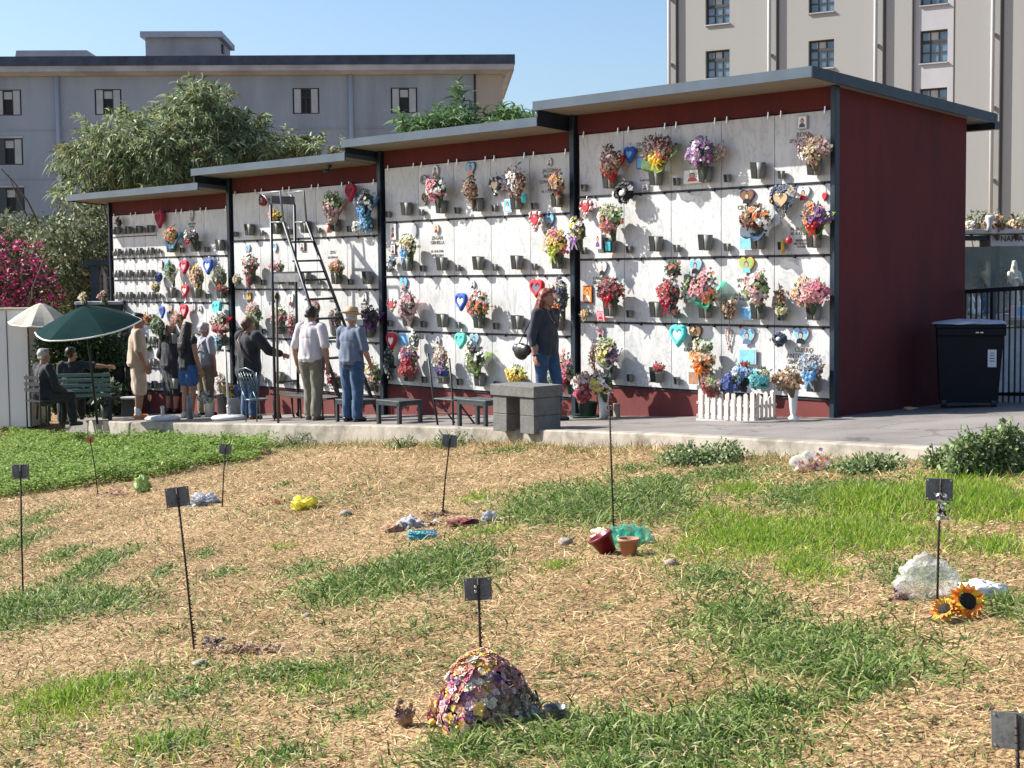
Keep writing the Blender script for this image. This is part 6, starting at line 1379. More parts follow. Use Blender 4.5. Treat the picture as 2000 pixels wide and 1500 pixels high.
# green slatted bench with two sitters
M_gsl = mat('green_slat', (.10, .17, .17), .6, noise_s=9, noise_amt=.2); bp = at(150, 700, 25.6); bp[2] = float(pave_z(bp[0], bp[1])); BR = R(12); e = thing('park_bench', 'green slatted park bench under the parasols, its back to the viewer', 'bench', bp, BR)
m = MB()
for k in range(5): m.box((0, -.02 - .01 * k, .45 + .085 * k), (1.05, .025, .06), 0, None, .006)
m.build('backrest', M_gsl, e); m = MB()
for k in range(4): m.box((0, .07 + .1 * k, .43), (1.05, .08, .025), 0, None, .006)
m.build('seat', M_gsl, e)
for sx in (-.5, .5): m = MB(); m.box((sx, -.0, .42), (.05, .05, .84)); m.box((sx, .38, .21), (.05, .05, .42)); m.box((sx, .19, .40), (.05, .42, .05)); m.build('leg', M_rail, e)
q = Vector(bp) + Matrix.Rotation(BR, 3, 'Z') @ Vector((-.10, .18, 0)); person(0, 0, 0, BR, 'seated dark-haired person in black stretching an arm along the green bench', M_skin, ('short', M_hair_k), ('t_shirt', M_blackc, .4, .5, .014), ('trousers', M_blackc, .012), {'R': ((.24, -.05, .80), (.36, -.06, .79)), 'L': ((.13, .06, .62), (.06, .2, .55))}, None, (R(-50), 0), .47, (M_leather,), loc=np.array(q), Hm=1.62)
q2 = at(84, 700, 24.4); q2[2] = float(pave_z(q2[0], q2[1])); e = thing('metal_chair', 'black metal chair under the man beside the shed', 'chair', q2, R(-40))
m = MB(); m.box((0, .0, .43), (.42, .42, .025)); m.build('seat', M_rail, e); m = MB()
for z in (.6, .7, .8): m.box((0, -.21, z), (.42, .02, .05))
m.build('backrest', M_rail, e)
for sx in (-.19, .19):
    for sy in (-.2, .19): m = MB(); m.tube([(sx, sy, 0), (sx, sy, .85 if sy < 0 else .42)], .013, 6); m.build('leg', M_rail, e)
person(0, 0, 0, R(-40), 'elderly grey-haired man in a dark suit sitting beside the white shed', M_skin, ('short', M_hair_g), ('jacket', M_blackc, .95, .5, .018), ('trousers', M_blackc, .014), {'R': ((.14, .04, .63), (.08, .19, .56)), 'L': ((.14, .04, .63), (.08, .18, .56))}, None, (R(-10), 0), .47, (M_leather,), loc=q2, Hm=1.62)
# dark wrought lattice panel, potted palm, box, tall dark vase
P = on_pave(206, 800); e = thing('lattice_fence', 'dark wrought metal lattice panel behind the green parasol pole', 'fence', P, WANG * .4); s = P[1] / F_; m = MB(); Hh, Lf = 1.45, .62
for k in range(11): m.box((-Lf / 2 + Lf * k / 10, 0, Hh / 2), (.012, .02, Hh))
for k in range(9): m.box((0, 0, .05 + Hh * k / 8.5), (Lf, .016, .014)); m.tube([(-Lf / 2, .01, Hh * k / 9), (Lf / 2, .01, Hh * (k + 1) / 9)], .006, 4)
m.build('lattice', M_rail, e)
P = on_pave(208, 818); e = thing('potted_plant', 'broad-leaved plant in a dark green pot at the kerb beside the parasol', 'plant', P); s = P[1] / F_; m = MB(); m.lathe([(.001, 0), (.07, 0), (.10, .26), (.08, .26)], 14); m.build('pot', mat('dark_green_plastic', (.02, .05, .04), .4), e); leaves('foliage', [((0, 0, .48), (.24, .2, .22))], 260, .13, [leaf_mat('dusty_leaf', [(.05, .08, .05), (.10, .14, .09), (.2, .24, .17)], .2)], e, .5, 45, .6)
P = on_pave(252, 814); e = thing('crate', 'dark plastic crate with a pale lid beside the man in cream', 'crate', P, R(-15)); m = MB(); m.box((0, .1, .16), (.26, .26, .30), 0, None, .01); m.build('box', M_rail, e); m = MB(); m.box((0, .1, .33), (.28, .28, .035), 0, None, .006); m.build('lid', pal('silver', 'plastic'), e)
P = on_pave(335, 806); e = thing('storage_chest', 'low dark storage chest behind the empty parasol base', 'chest', P, WANG); m = MB(); m.box((0, .1, .14), (.85, .35, .28), 0, None, .012); m.build('chest', M_rail, e); m = MB(); m.box((0, .1, .295), (.88, .38, .025), 0, None, .006); m.build('lid', mat('wood_lid', (.32, .2, .1), .7, noise_s=8, noise_amt=.3), e)
P = on_pave(371, 818); e = thing('concrete_post', 'short round grey post in front of the woman in denim shorts', 'post', P); m = MB(); m.tube([(0, 0, -.02), (0, 0, .36)], .05, 14); m.lathe([(.05, .36), (.03, .375), (.001, .38)], 14); m.build('column', mat('grey_post', (.2, .2, .2), .8, noise_s=9, noise_amt=.2), e)
# dark gate-like frame and low wall beyond
P = at(200, 560, 29.5); P[2] = float(pave_z(P[0], P[1])); e = thing('pergola_frame', 'dark steel frame with a white curtain just beyond the farthest block', 'pergola', P, 0); s = 29.5 / F_; zt_ = float(at(200, 508, 29.5)[2] - P[2]); m = MB(); m.box((-.12, 0, zt_ / 2), (.16, .16, zt_)); m.box((.36, 0, zt_ / 2), (.12, .16, zt_)); m.box((.12, 0, zt_ - .05), (.85, .3, .10)); m.build('frame', M_steel, e); m = MB(); m.tube([(.05, .05, .9), (.04, .05, zt_ - .3), (-.02, .05, zt_ - .12)], [.05, .04, .03], 8); m.build('curtain', pal('silver', 'cloth'), e)
P = at(180, 600, 28.5); P[2] = float(pave_z(P[0], P[1])); e = thing('garden_wall', 'low wall with a pale coping behind the green parasol', 'wall', P, 0); zt_ = float(at(180, 592, 28.5)[2] - P[2]); m = MB(); m.box((.12, .1, zt_ / 2), (.8, .2, zt_ - .06)); m.build('masonry', mat('dark_masonry', (.05, .05, .05), .9, noise_s=5, noise_amt=.4), e); m = MB(); m.box((.12, .1, zt_ - .0), (.86, .28, .06), 0, None, .008); m.build('coping', M_palefas, e)
def free_bq(px, py, Y, w_, h_, cols, label, **kw):
    P = at(px, py, Y); e = bouquet(300, 600, w_ * (Y / F_) / wall_px(300, 600) , h_ * (Y / F_) / wall_px(300, 600), cols, label, no=.1, **kw); e.location = Vector(P); return e
free_bq(205, 579, 28.4, 24, 20, 'palepink salmon brown pink', 'pink flowers on the pale coping next to the dark frame'); free_bq(166, 581, 28.4, 22, 18, 'yellow white cream', 'yellow and white flowers on the pale coping above the green parasol')
# ================================================================== right: bin, railing, tomb
P = on_pave(1892, 797); s = P[1] / F_; M_bin = mat('dark_bin_plastic', (.005, .006, .009), .7, spec=.25, noise_s=4, noise_amt=.15); e = thing('wheelie_bin', 'large dark blue-black wheeled bin with a pale lid beside the red end wall', 'bin', P, R(-14)); w_, d_, h_ = 118 * s, .62, 158 * s
m = MB(); m.hexa([(-w_ * .46, 0, .06), (w_ * .46, 0, .06), (w_ * .46, d_, .06), (-w_ * .46, d_, .06)], [(-w_ * .52, -.03, h_), (w_ * .55, -.03, h_), (w_ * .55, d_ + .03, h_), (-w_ * .52, d_ + .03, h_)])
m.build('body', M_bin, e); m = MB(); m.box((.01, d_ / 2, h_ + .012), (w_ * 1.13, d_ + .12, .05), 0, None, .012); m.box((w_ * .03, -.042, h_ - .05), (w_ * 1.10, .03, .09), 0, None, .01); m.build('rim', M_bin, e)
m = MB(); crumple(m, (0, d_ / 2, h_ + .04), (w_ * .60, d_ * .62, .045), 0, .25, 5, 26, 10); m.v = [(a, b, max(c, h_ + .03)) for a, b, c in m.v]; m.build('lid', mat('bin_lid_pale', (.55, .57, .64), .5, noise_s=5, noise_amt=.15), e)
m = MB(); m.box((w_ * .36, -.028, h_ * .62), (.095, .006, .20), 0, Matrix.Rotation(R(2), 4, 'X')); [m.box((w_ * .36, -.033, h_ * .62 + .06 - .03 * k), (.05, .003, .007), 1) for k in range(4)]; m.build('label', [mat('bin_sticker', (.55, .57, .62), .5), M_bin], e)
m = MB(); [m.box((w_ * (.12 + .07 * k), -.062, h_ - .055), (.035, .006, .012)) for k in (0, 1)]; m.build('badge', M_clip, e)
for sx in (-.4, .4): m = MB(); m.lathe([(.001, -.03), (.06, -.03), (.06, .03), (.001, .03)], 14); m.build('wheel', M_rail, e, (w_ * sx, .05, .06), (0, R(90), 0))
# railing
FA = at(1886, 600, 18.9); FB = at(2230, 600, 16.6); FA[2] = float(pave_z(FA[0], FA[1])); FB[2] = float(pave_z(FB[0], FB[1])); fd = Vector(FB - FA); ln = fd.length; e = thing('railing', 'black metal railing between the end wall and the glass-fronted tomb', 'railing', FA, math.atan2(fd.y, fd.x)); zt_ = float(at(1890, 566, 18.9)[2] - FA[2]); sl = fd.z / ln
m = MB(); m.add([(0, -.02, zt_ - .05), (ln, -.02, zt_ - .05 + fd.z), (ln, .02, zt_ - .05 + fd.z), (0, .02, zt_ - .05), (0, -.02, zt_), (ln, -.02, zt_ + fd.z), (ln, .02, zt_ + fd.z), (0, .02, zt_)], [(3, 2, 1, 0), (4, 5, 6, 7), (0, 1, 5, 4), (1, 2, 6, 5), (2, 3, 7, 6), (3, 0, 4, 7)])
m.add([(0, -.015, .08), (ln, -.015, .08 + fd.z), (ln, .015, .08 + fd.z), (0, .015, .08), (0, -.015, .12), (ln, -.015, .12 + fd.z), (ln, .015, .12 + fd.z), (0, .015, .12)], [(3, 2, 1, 0), (4, 5, 6, 7), (0, 1, 5, 4), (1, 2, 6, 5), (2, 3, 7, 6), (3, 0, 4, 7)]); m.build('rail', M_rail, e)
nb = int(ln / .088)
for k in range(nb + 1):
    x = ln * k / nb; m = MB(); wdt = .05 if k % 7 == 5 else .016; m.box((x, 0, (zt_ - .05 + .0) / 2 + sl * x), (wdt, wdt, zt_ - .05)); m.build('post' if k % 7 == 5 else 'bar', M_steel if k % 7 == 5 else M_rail, e)
# tomb with glass front
TYY = 21.0; T0 = at(1884, 600, TYY); T0[2] = float(pave_z(T0[0], T0[1])); M_gla2 = mat('tomb_glass', (.16, .24, .24), .08, alpha=.45, spec=.9); M_marb2 = tree_mat('tomb_marble', mk_plaster((.68, .67, .65), (.46, .45, .44), 2, 1, .6, .001)); e = thing('glass_tomb', 'glass-fronted family tomb with a lettered marble lintel and flowers on top', 'tomb', T0, R(0)); s = TYY / F_
zz2 = lambda y: float(at(1950, y, TYY)[2] - T0[2]); xx2 = lambda x: (x - 1884) * s; XR = xx2(2110)
m = MB(); m.box(((xx2(1935) + XR) / 2, .3, (zz2(458) + zz2(481)) / 2), (XR - xx2(1935), .5, zz2(458) - zz2(481)), 0, None, .006); m.build('lintel', M_marb2, e); m = MB(); m.box((XR / 2 - .3, .5, zz2(452)), (XR + .9, 1.2, .06), 0, None, .006); m.build('roof_slab', M_marb2, e)
m = MB(); m.box((xx2(1905), .3, (zz2(458) + zz2(470)) / 2), (xx2(1935) - xx2(1875), .4, .06)); m.box((xx2(1880) + .02, .3, zz2(600) / 2 + .3), (.08, .4, zz2(465))); m.box((xx2(1952), .12, zz2(480) / 2), (.05, .05, zz2(480))); m.box((xx2(2040), .12, zz2(480) / 2), (.05, .05, zz2(480))); m.build('frame', M_steel, e)
m = MB(); m.box((XR / 2, .06, (zz2(482) + zz2(612)) / 2), (XR, .01, zz2(482) - zz2(612))); m.build('glass_front', M_gla2, e); m = MB(); m.box((XR / 2, .75, zz2(480) / 2), (XR, .05, zz2(480))); m.build('rear_wall', mat('tomb_inside', (.40, .48, .47), .6, noise_s=3, noise_amt=.5), e)
m = MB(); m.box((XR / 2, .0, zz2(618)), (XR, 1.0, .08), 0, None, .005); m.box((XR / 2, .1, zz2(655) / 2), (XR, .8, zz2(625))); m.build('altar', M_marb2, e)
TOMB = e
me = text_mb('NAPPA', .10); me.materials.clear(); me.materials.append(M_rail); o = bpy.data.objects.new('inscription', me); COL.objects.link(o); o.parent = e; o.location = (xx2(1977), .046, zz2(467))
def statue(px, pyb, pyt, Y, label, col='cream', slim=1.):
    b = at(px, pyb, Y); s = Y / F_; H = (pyb - pyt) * s; e = thing('statue', label, 'statue', b, R(10)); bl = Blob(); bl.c((0, 0, .04 * H), (0, 0, .55 * H), .17 * H * slim, .11 * H * slim, 1., .8).c((0, 0, .5 * H), (0, 0, .78 * H), .11 * H * slim, .075 * H * slim).e((0, 0, .90 * H), (.058 * H, .062 * H, .085 * H)).c((0, 0, .98 * H), (.01, .04 * H, .70 * H), .05 * H, .09 * H)
    for sx in (-1, 1): bl.c((sx * .10 * H, 0, .76 * H), (sx * .13 * H, -.05 * H, .58 * H), .05 * H, .045 * H).c((sx * .13 * H, -.05 * H, .58 * H), (sx * .02 * H, -.12 * H, .66 * H), .042 * H, .022 * H)
    bl.c((0, -.02, .08 * H), (0, -.0, .1 * H), .2 * H * slim, .18 * H * slim, 1., .8); bl.build('figure', mat('statue_' + col, PAL[col] if col != 'cream' else (.62, .58, .48), .6), e, max(.006, H * .02), 2, .004 * H, 14 / H); m = MB(); m.lathe([(.001, -.02), (.2 * H, -.02), (.2 * H, .03), (.001, .03)], 16); m.build('plinth', M_marb2, e)
statue(1980, 606, 511, 20.5, 'tall white veiled statue standing behind the railing', 'cream', .8); statue(1897, 612, 572, 20.2, 'small pale statuette nearest the end wall, behind the railing bars', 'white'); statue(1911, 612, 578, 20.3, 'small white kneeling-like statuette between the railing bars', 'white', 1.2); statue(1924, 612, 574, 20.4, 'small grey-blue statuette behind the railing bars', 'slate')
P = at(1981, 608, 19.9); e = thing('photo_panel', 'framed blue and pink picture panel propped behind the railing', 'picture', P, 0); m = MB(); m.box((.04, 0, 0), (.22, .015, .15)); m.build('board', pal('white', 'plastic'), e); m = MB(); m.box((-.01, -.009, 0), (.08, .003, .12), 1); m.box((.09, -.009, 0), (.10, .003, .12), 0); m.build('print', [pal('sky', 'plastic'), pal('palepink', 'plastic')], e)
free_bq(1918, 548, 21.25, 22, 60, 'cream peach dried palepink', 'tall faded flowers standing inside the glass-fronted tomb', dried=True); free_bq(1962, 540, 21.25, 24, 40, 'peach tan white brown', 'tan flowers on a stand behind the veiled statue', dried=True)
m = MB()
for x_ in (1893, 1936, 1957): m = MB(); m.tube([(xx2(x_), .35, .0), (xx2(x_), .35, zz2(484))], .045, 10); m.build('column', M_marb2, TOMB)
free_bq(1946, 437, 21.0, 42, 34, 'cream brown tan plum palepink', 'dried cream and brown flowers on top of the tomb', dried=True, green=.6) ; free_bq(1985, 440, 21.0, 30, 26, 'tan brown cream', 'withered stalks at the far end of the tomb top', dried=True); free_bq(1895, 440, 21., 26, 16, 'cream white', 'pale flowers on the tomb roof next to the end wall', dried=True)
P = at(1933, 432, 20.9); e = thing('marble_vase', 'small white marble vase standing on the tomb roof', 'vase', P); m = MB(); m.lathe([(.001, -.14), (.05, -.14), (.03, -.06), (.06, .04), (.05, .08), (.03, .07)], 14); m.build('vessel', M_marb2, e)
P = on_pave(1793, 800); e = thing('litter', 'small scrap of litter at the foot of the red end wall', 'litter', P + np.array([-.1, .0, .0])); m = MB(); crumple(m, (0, 0, .015), (.09, .04, .02), 0, .4, 3); m.build('scrap', pal('tan', 'cloth'), e)
# distant neighbours that show behind the railing
bpy.context.view_layer.update()
# ================================================================== the field
M_straw = leaf_mat('straw', [(.14, .082, .035), (.40, .265, .12), (.58, .405, .20), (.76, .59, .34)], .15, .7)
M_grass_d = leaf_mat('long_grass', [(.04, .09, .018), (.11, .19, .035), (.22, .32, .07), (.42, .46, .18)], .35)
M_grass_l = leaf_mat('fresh_grass', [(.08, .19, .015), (.17, .32, .02), (.32, .45, .04), (.44, .48, .10)], .4)
M_clover = leaf_mat('clover_leaf', [(.05, .11, .02), (.15, .27, .045), (.28, .40, .08), (.44, .52, .22)], .4)
M_dry = leaf_mat('dry_stem', [(.30, .22, .10), (.45, .36, .20), (.25, .27, .10)], .2)
def in_field(X, Y):
    t = (X - P0[0]) * UL[0] + (Y - P0[1]) * UL[1]; n = (X - P0[0]) * NO[0] + (Y - P0[1]) * NO[1]
    return n > curb_n(t) + .07
def scatter(n, seed, y0=4.2, y1=25.5, pw=1.2):
    g = np.random.default_rng(seed); u = g.random(n); e = 2 - pw
    Y = (y0 ** e + u * (y1 ** e - y0 ** e)) ** (1 / e); X = (g.random(n) * 2 - 1) * (.345 * Y + 2.1)
    k = in_field(X, Y); return X[k], Y[k], g
def veg_noise(X, Y, s=1.): return (np.sin(X * 2.1 * s + 1.3 * Y * s) + np.sin(1.7 * Y * s - .8 * X * s + 2) + .7 * np.sin(4.3 * X * s + 3.9 * Y * s + 1) + .6 * np.sin(7.1 * X * s - 5.3 * Y * s)) / 3.3
def patch(px, py, rx, ry):
    c = on_field(px, py); up = on_field(px, py - ry); dn = on_field(px, py + ry) if py + ry < 1900 else c
    return c[0], (up[1] + dn[1]) / 2, rx * c[1] / F_, max(.12, (up[1] - dn[1]) / 2)
# straw everywhere
def blades(X, Y, g, L_, w_, lift, segs, mats, name, droop=.2, mi=None, kind='stuff', tilt=None):
    n = len(X); Z = field_z(X, Y); az = g.random(n) * 2 * np.pi
    el = lift[0] + (lift[1] - lift[0]) * g.random(n) ** 1.3
    ax = np.stack([np.cos(az) * np.cos(el), np.sin(az) * np.cos(el), np.sin(el)], 1); P = np.stack([X, Y, Z - .004 + .012 * g.random(n) * (lift[1] < .6)], 1)
    F4 = strips(P, ax, unit(np.stack([g.normal(size=n) * .4, g.normal(size=n) * .4 - .5, np.ones(n)], 1)), L_, w_, segs, droop, g)
    o = strip_mesh(name, F4, mats, None, mi); tag(o, kind=kind); return o
X, Y, g = scatter(430000, 31); k = (np.sin(9 * X + 4 * Y) * np.sin(11 * Y - 3 * X) + .6 * np.sin(17 * X + 13 * Y)) + 1.1 * g.normal(size=len(X)) > -.45; X, Y = X[k], Y[k]
blades(X, Y, g, (.022 + .085 * g.random(len(X)) ** 2.5) * 1.0, .0026 + .0028 * g.random(len(X)) + .00016 * Y, (.0, .55), 2, M_straw, 'straw', .12)
X, Y, g = scatter(34000, 32)
blades(X, Y, g, .06 + .12 * g.random(len(X)), .003 + .0003 * Y, (.3, 1.2), 2, [M_straw, M_grass_d], 'dry_grass', .45, g.choice(2, len(X), p=[.72, .28]))
g = np.random.default_rng(55); n = 14000; t = -11 + 25 * g.random(n); nn = curb_n(t) + .04 + np.abs(g.normal(size=n)) * .16
X = P0[0] + UL[0] * t + NO[0] * nn; Y = P0[1] + UL[1] * t + NO[1] * nn; k = veg_noise(X, Y, 1.5) + .8 * g.normal(size=n) > -.3; X, Y = X[k], Y[k]
blades(X, Y, g, .05 + .13 * g.random(len(X)), np.full(len(X), .0065), (.5, 1.4), 2, [M_straw, M_grass_d], 'kerb_foot_grass', .3, g.choice(2, len(X), p=[.7, .3]))
# green patches: (px, py, rx, ry, density/m2, length, material 0 dark long 1 fresh, lift)
PATCH = [(2150, 1000, 160, 60, 1200, .12, 1), (2200, 1200, 160, 80, 600, .13, 0), (-200, 1150, 160, 50, 700, .12, 0), (-180, 1350, 160, 50, 400, .09, 0), (1170, 990, 175, 42, 1500, .26, 0), (1290, 965, 70, 30, 900, .24, 0), (1010, 1005, 40, 14, 400, .12, 0), (1640, 965, 175, 42, 1300, .12, 0), (1700, 985, 120, 36, 1600, .15, 1), (1500, 1055, 230, 48, 2000, .07, 1), (1690, 1050, 180, 45, 1500, .10, 1),
         (1900, 985, 140, 62, 2100, .14, 1), (1960, 1075, 90, 30, 600, .10, 1), (1570, 1105, 90, 40, 1200, .10, 1), (1560, 980, 130, 40, 600, .12, 0), (1400, 1010, 90, 30, 700, .08, 1), (1420, 930, 160, 25, 500, .12, 0),
         (800, 1125, 190, 45, 1300, .20, 0), (670, 1160, 130, 45, 800, .15, 0), (880, 1100, 110, 30, 900, .20, 0), (600, 1110, 70, 25, 600, .10, 0), (60, 1195, 200, 50, 1500, .15, 0), (200, 1175, 100, 25, 900, .15, 0), (20, 1070, 60, 32, 600, .12, 0), (175, 1115, 55, 42, 1100, .15, 0), (120, 1085, 60, 25, 500, .1, 0),
         (405, 1080, 38, 14, 900, .08, 0), (315, 1120, 32, 24, 800, .08, 0), (540, 1072, 60, 14, 300, .07, 1), (440, 1120, 60, 20, 500, .08, 0), (560, 945, 25, 8, 500, .08, 0), (180, 880, 60, 14, 500, .1, 0), (80, 1010, 80, 30, 400, .08, 0),
         (1600, 1290, 260, 100, 1150, .15, 0), (1680, 1330, 180, 70, 1300, .17, 0), (1440, 1200, 160, 60, 800, .13, 0), (1500, 1380, 200, 50, 700, .15, 0), (1400, 1140, 120, 45, 600, .12, 0), (1990, 1200, 60, 60, 700, .18, 0), (1780, 1120, 120, 40, 700, .12, 0),
         (1180, 1450, 330, 60, 1500, .17, 0), (900, 1470, 130, 45, 1500, .16, 0), (1400, 1440, 180, 60, 900, .15, 0), (1180, 1530, 400, 50, 1500, .17, 0), (560, 1320, 330, 38, 800, .09, 0), (640, 1345, 160, 45, 500, .08, 0), (620, 1340, 160, 45, 200, .08, 1), (370, 1360, 140, 45, 700, .09, 0), (250, 1330, 200, 40, 260, .08, 0), (200, 1350, 260, 60, 120, .08, 1), (120, 1380, 180, 60, 700, .08, 1),
         (330, 1460, 120, 50, 800, .10, 0), (560, 1480, 180, 40, 380, .10, 0), (60, 1450, 120, 50, 240, .08, 0), (300, 1460, 300, 60, 130, .09, 1), (700, 1390, 90, 30, 500, .1, 0), (1200, 1060, 90, 25, 250, .07, 1), (1090, 1110, 60, 18, 600, .06, 1), (950, 1040, 120, 18, 250, .07, 1), (930, 970, 60, 14, 250, .07, 1), (1060, 960, 120, 18, 500, .08, 0),
         (600, 865, 120, 14, 500, .1, 0), (990, 880, 80, 8, 500, .1, 0), (1100, 1300, 60, 40, 120, .12, 0), (800, 1230, 300, 60, 60, .1, 0), (600, 1000, 400, 60, 40, .08, 0), (300, 1250, 300, 60, 60, .08, 0), (1700, 905, 110, 12, 900, .10, 0), (1450, 960, 80, 20, 500, .09, 1), (1240, 915, 100, 14, 400, .09, 0)]
acc = [[], []]
for pi_, (px, py, rx, ry, dn, L0, mt) in enumerate(PATCH):
    g = np.random.default_rng(500 + pi_); cx, cy, ax_, ay_ = patch(px, py, rx, ry); n = int(min(30000, dn * 3.0 * np.pi * ax_ * ay_ * (1.0 if cy < 9 else .9)))
    rr = np.minimum(np.abs(g.normal(size=n)) * .62, 1.7) ** .85; aa = g.random(n) * 2 * np.pi; rr = rr * (1 + .25 * np.sin(3 * aa + pi_) + .15 * np.sin(7 * aa + 2 * pi_))
    X = cx + ax_ * rr * np.cos(aa); Y = cy + ay_ * rr * np.sin(aa); k = in_field(X, Y) & (veg_noise(X, Y, 1.6) + .9 * g.random(n) > -.35 + .25 * rr) & (Y > 3.6)
    X, Y = X[k], Y[k]; n = len(X)
    acc[mt].append((X, Y, L0 * 1.25 * (.45 + .75 * g.random(n)) * (1 - .35 * rr[k]), (.0062 if mt == 0 else .0042) * (.7 + .7 * g.random(n)) + .00022 * Y))
for mt, nm, M_, lift, dr in ((0, 'long_grass', M_grass_d, (.35, 1.35), .55), (1, 'fresh_grass', M_grass_l, (.6, 1.5), .25)):
    X = np.concatenate([q[0] for q in acc[mt]]); Y = np.concatenate([q[1] for q in acc[mt]]); L_ = np.concatenate([q[2] for q in acc[mt]]); W_ = np.concatenate([q[3] for q in acc[mt]])
    g = np.random.default_rng(900 + mt); blades(X, Y, g, L_, W_, lift, 3, [M_, M_dry], nm, dr, g.choice(2, len(X), p=[.9, .1]))
# lush low leaves at the left, below the shed and kerb
poly = [(-90, 800), (60, 822), (200, 838), (330, 858), (450, 868), (530, 880), (490, 898), (380, 915), (300, 935), (160, 950), (60, 968), (-90, 985)]
pw_ = np.array([on_field(*p)[:2] for p in poly])
def in_poly(X, Y, P):
    c = np.zeros(len(X), bool); j = len(P) - 1
    for i in range(len(P)):
        xi, yi = P[i]; xj, yj = P[j]; q = ((yi > Y) != (yj > Y)) & (X < (xj - xi) * (Y - yi) / (yj - yi + 1e-12) + xi); c ^= q; j = i
    return c
g = np.random.default_rng(77); n = 460000; lo = pw_.min(0); hi = pw_.max(0)
X = lo[0] + (hi[0] - lo[0]) * g.random(n); Y = lo[1] + (hi[1] - lo[1]) * g.random(n); wob = .3 * veg_noise(X, Y, 2.) + .42 * g.normal(size=n) * (g.random(n) < .6)
k = in_poly(X + wob, Y + wob * .5, pw_) & in_field(X, Y); X, Y = X[k][:110000], Y[k][:110000]; n = len(X)
Z = field_z(X, Y) + (.02 + .13 * g.random(n) ** .8) * (1 + .9 * veg_noise(X, Y, 3.4)); P = np.stack([X, Y, Z], 1)
ax = unit(np.stack([g.normal(size=n), g.normal(size=n), g.normal(size=n) * .35 + .1], 1)); sd = unit(np.cross(ax, np.array([0, 0, 1.]))) ; s = (.010 + .022 * g.random(n))[:, None]
V = np.stack([P - ax * s, P + sd * s * .6 + [0, 0, .006], P + ax * s, P - sd * s * .6 + [0, 0, .006]], 1)
o = quads_mesh('clover', V, M_clover); tag(o, kind='stuff')

# small low weeds scattered through the straw
X, Y, g = scatter(15000, 41); k = veg_noise(X, Y, .9) + .5 * g.normal(size=len(X)) > .35; X, Y = np.repeat(X[k], 9), np.repeat(Y[k], 9); n = len(X)
P = np.stack([X + g.normal(size=n) * .03, Y + g.normal(size=n) * .03, field_z(X, Y) + .005 + .025 * g.random(n)], 1); ax = unit(np.stack([g.normal(size=n), g.normal(size=n), .3 * g.random(n)], 1)); sd = unit(np.cross(ax, np.array([0, 0, 1.]))); s = (.008 + .012 * g.random(n))[:, None]
o = quads_mesh('ground_weeds', np.stack([P - ax * s, P + sd * s * .5, P + ax * s, P - sd * s * .5], 1), leaf_mat('ground_weed_leaf', [(.06, .10, .025), (.13, .19, .05), (.24, .27, .09)], .3)); tag(o, kind='stuff')
# weeds along the kerb: one plant each
def weed(px, py, rx, h, n, label, mat_=M_dleaf, size=.06, seed=0, blades_=0, name='weed', cat='weed', group='weeds along the kerb wall'):
    c = on_field(px, py); s = c[1] / F_; e = thing(name, label, cat, (0, 0, 0), 0, group); rxm = rx * s; hm = h * s
    n = int(n * 1.3); size = size * .72
    leaves('foliage', [((c[0] - rxm * .4, c[1], c[2] + hm * .35), (rxm * .6, rxm * .4, hm * .5)), ((c[0] + rxm * .35, c[1], c[2] + hm * .45), (rxm * .6, rxm * .4, hm * .6)), ((c[0], c[1], c[2] + hm * .2), (rxm, rxm * .5, hm * .3))], n, size, [mat_], e, .6, seed + 60, .45)
    g = np.random.default_rng(seed + 5); m = MB()
    for k in range(7): a_ = g.random() * 6.28; m.tube([c, c + np.array([math.cos(a_) * rxm * .4, math.sin(a_) * rxm * .2, hm * .5]), c + np.array([math.cos(a_) * rxm * .7, math.sin(a_) * rxm * .3, hm * (.8 + .3 * g.random())])], .005, 4)
    m.build('stem', M_dleaf, e)
    if blades_:
        n2 = blades_; P = np.tile(c, (n2, 1)) + g.normal(size=(n2, 3)) * np.array([rxm * .4, .05, 0]); az = g.random(n2) * 6.28; el = .7 + .8 * g.random(n2)
        ax = np.stack([np.cos(az) * np.cos(el), np.sin(az) * np.cos(el), np.sin(el)], 1); strip_mesh('blades', strips(P, ax, unit(g.normal(size=(n2, 3))), hm * (.8 + .9 * g.random(n2)), np.full(n2, .014), 4, .5, g), M_grass_d, e)
    root_at(e, c); return e
M_weed = leaf_mat('weed_leaf', [(.07, .11, .04), (.17, .25, .085), (.29, .38, .16), (.48, .52, .32)], .3)
weed(1375, 905, 95, 42, 1500, 'low spreading weed against the kerb, below the picket planter', M_weed, .05, 1)
weed(1700, 920, 80, 35, 900, 'low weed beside the clear bag of flowers', M_weed, .045, 2)
weed(1830, 915, 28, 45, 350, 'small upright weed left of the largest bush', M_weed, .05, 3, 25)
weed(1930, 925, 85, 95, 4200, 'largest leafy bush on the kerb below the dark bin', M_weed, .06, 4, 45, 'bush', 'bush')
weed(885, 872, 45, 32, 300, 'grassy tuft on the kerb in front of the black metal chair', M_weed, .04, 5, 60)
weed(785, 875, 35, 25, 250, 'small tuft at the kerb foot, left of the tuft by the metal chair', M_weed, .04, 6, 20)
weed(575, 872, 45, 28, 450, 'dark weed at the kerb foot below the round table', M_weed, .04, 7, 15)
weed(180, 850, 55, 50, 800, 'pale weed climbing the kerb below the potted palm', M_weed, .045, 8, 12)
weed(45, 840, 60, 30, 900, 'leafy weed in front of the white shed', M_weed, .05, 9, 12)
weed(465, 878, 50, 30, 350, 'yellowish weed at the end of the clover patch', M_clover, .04, 10, 8)
weed(1340, 900, 22, 40, 200, 'thin weed with tall blades left of the low spreading weed', M_weed, .04, 11, 20)

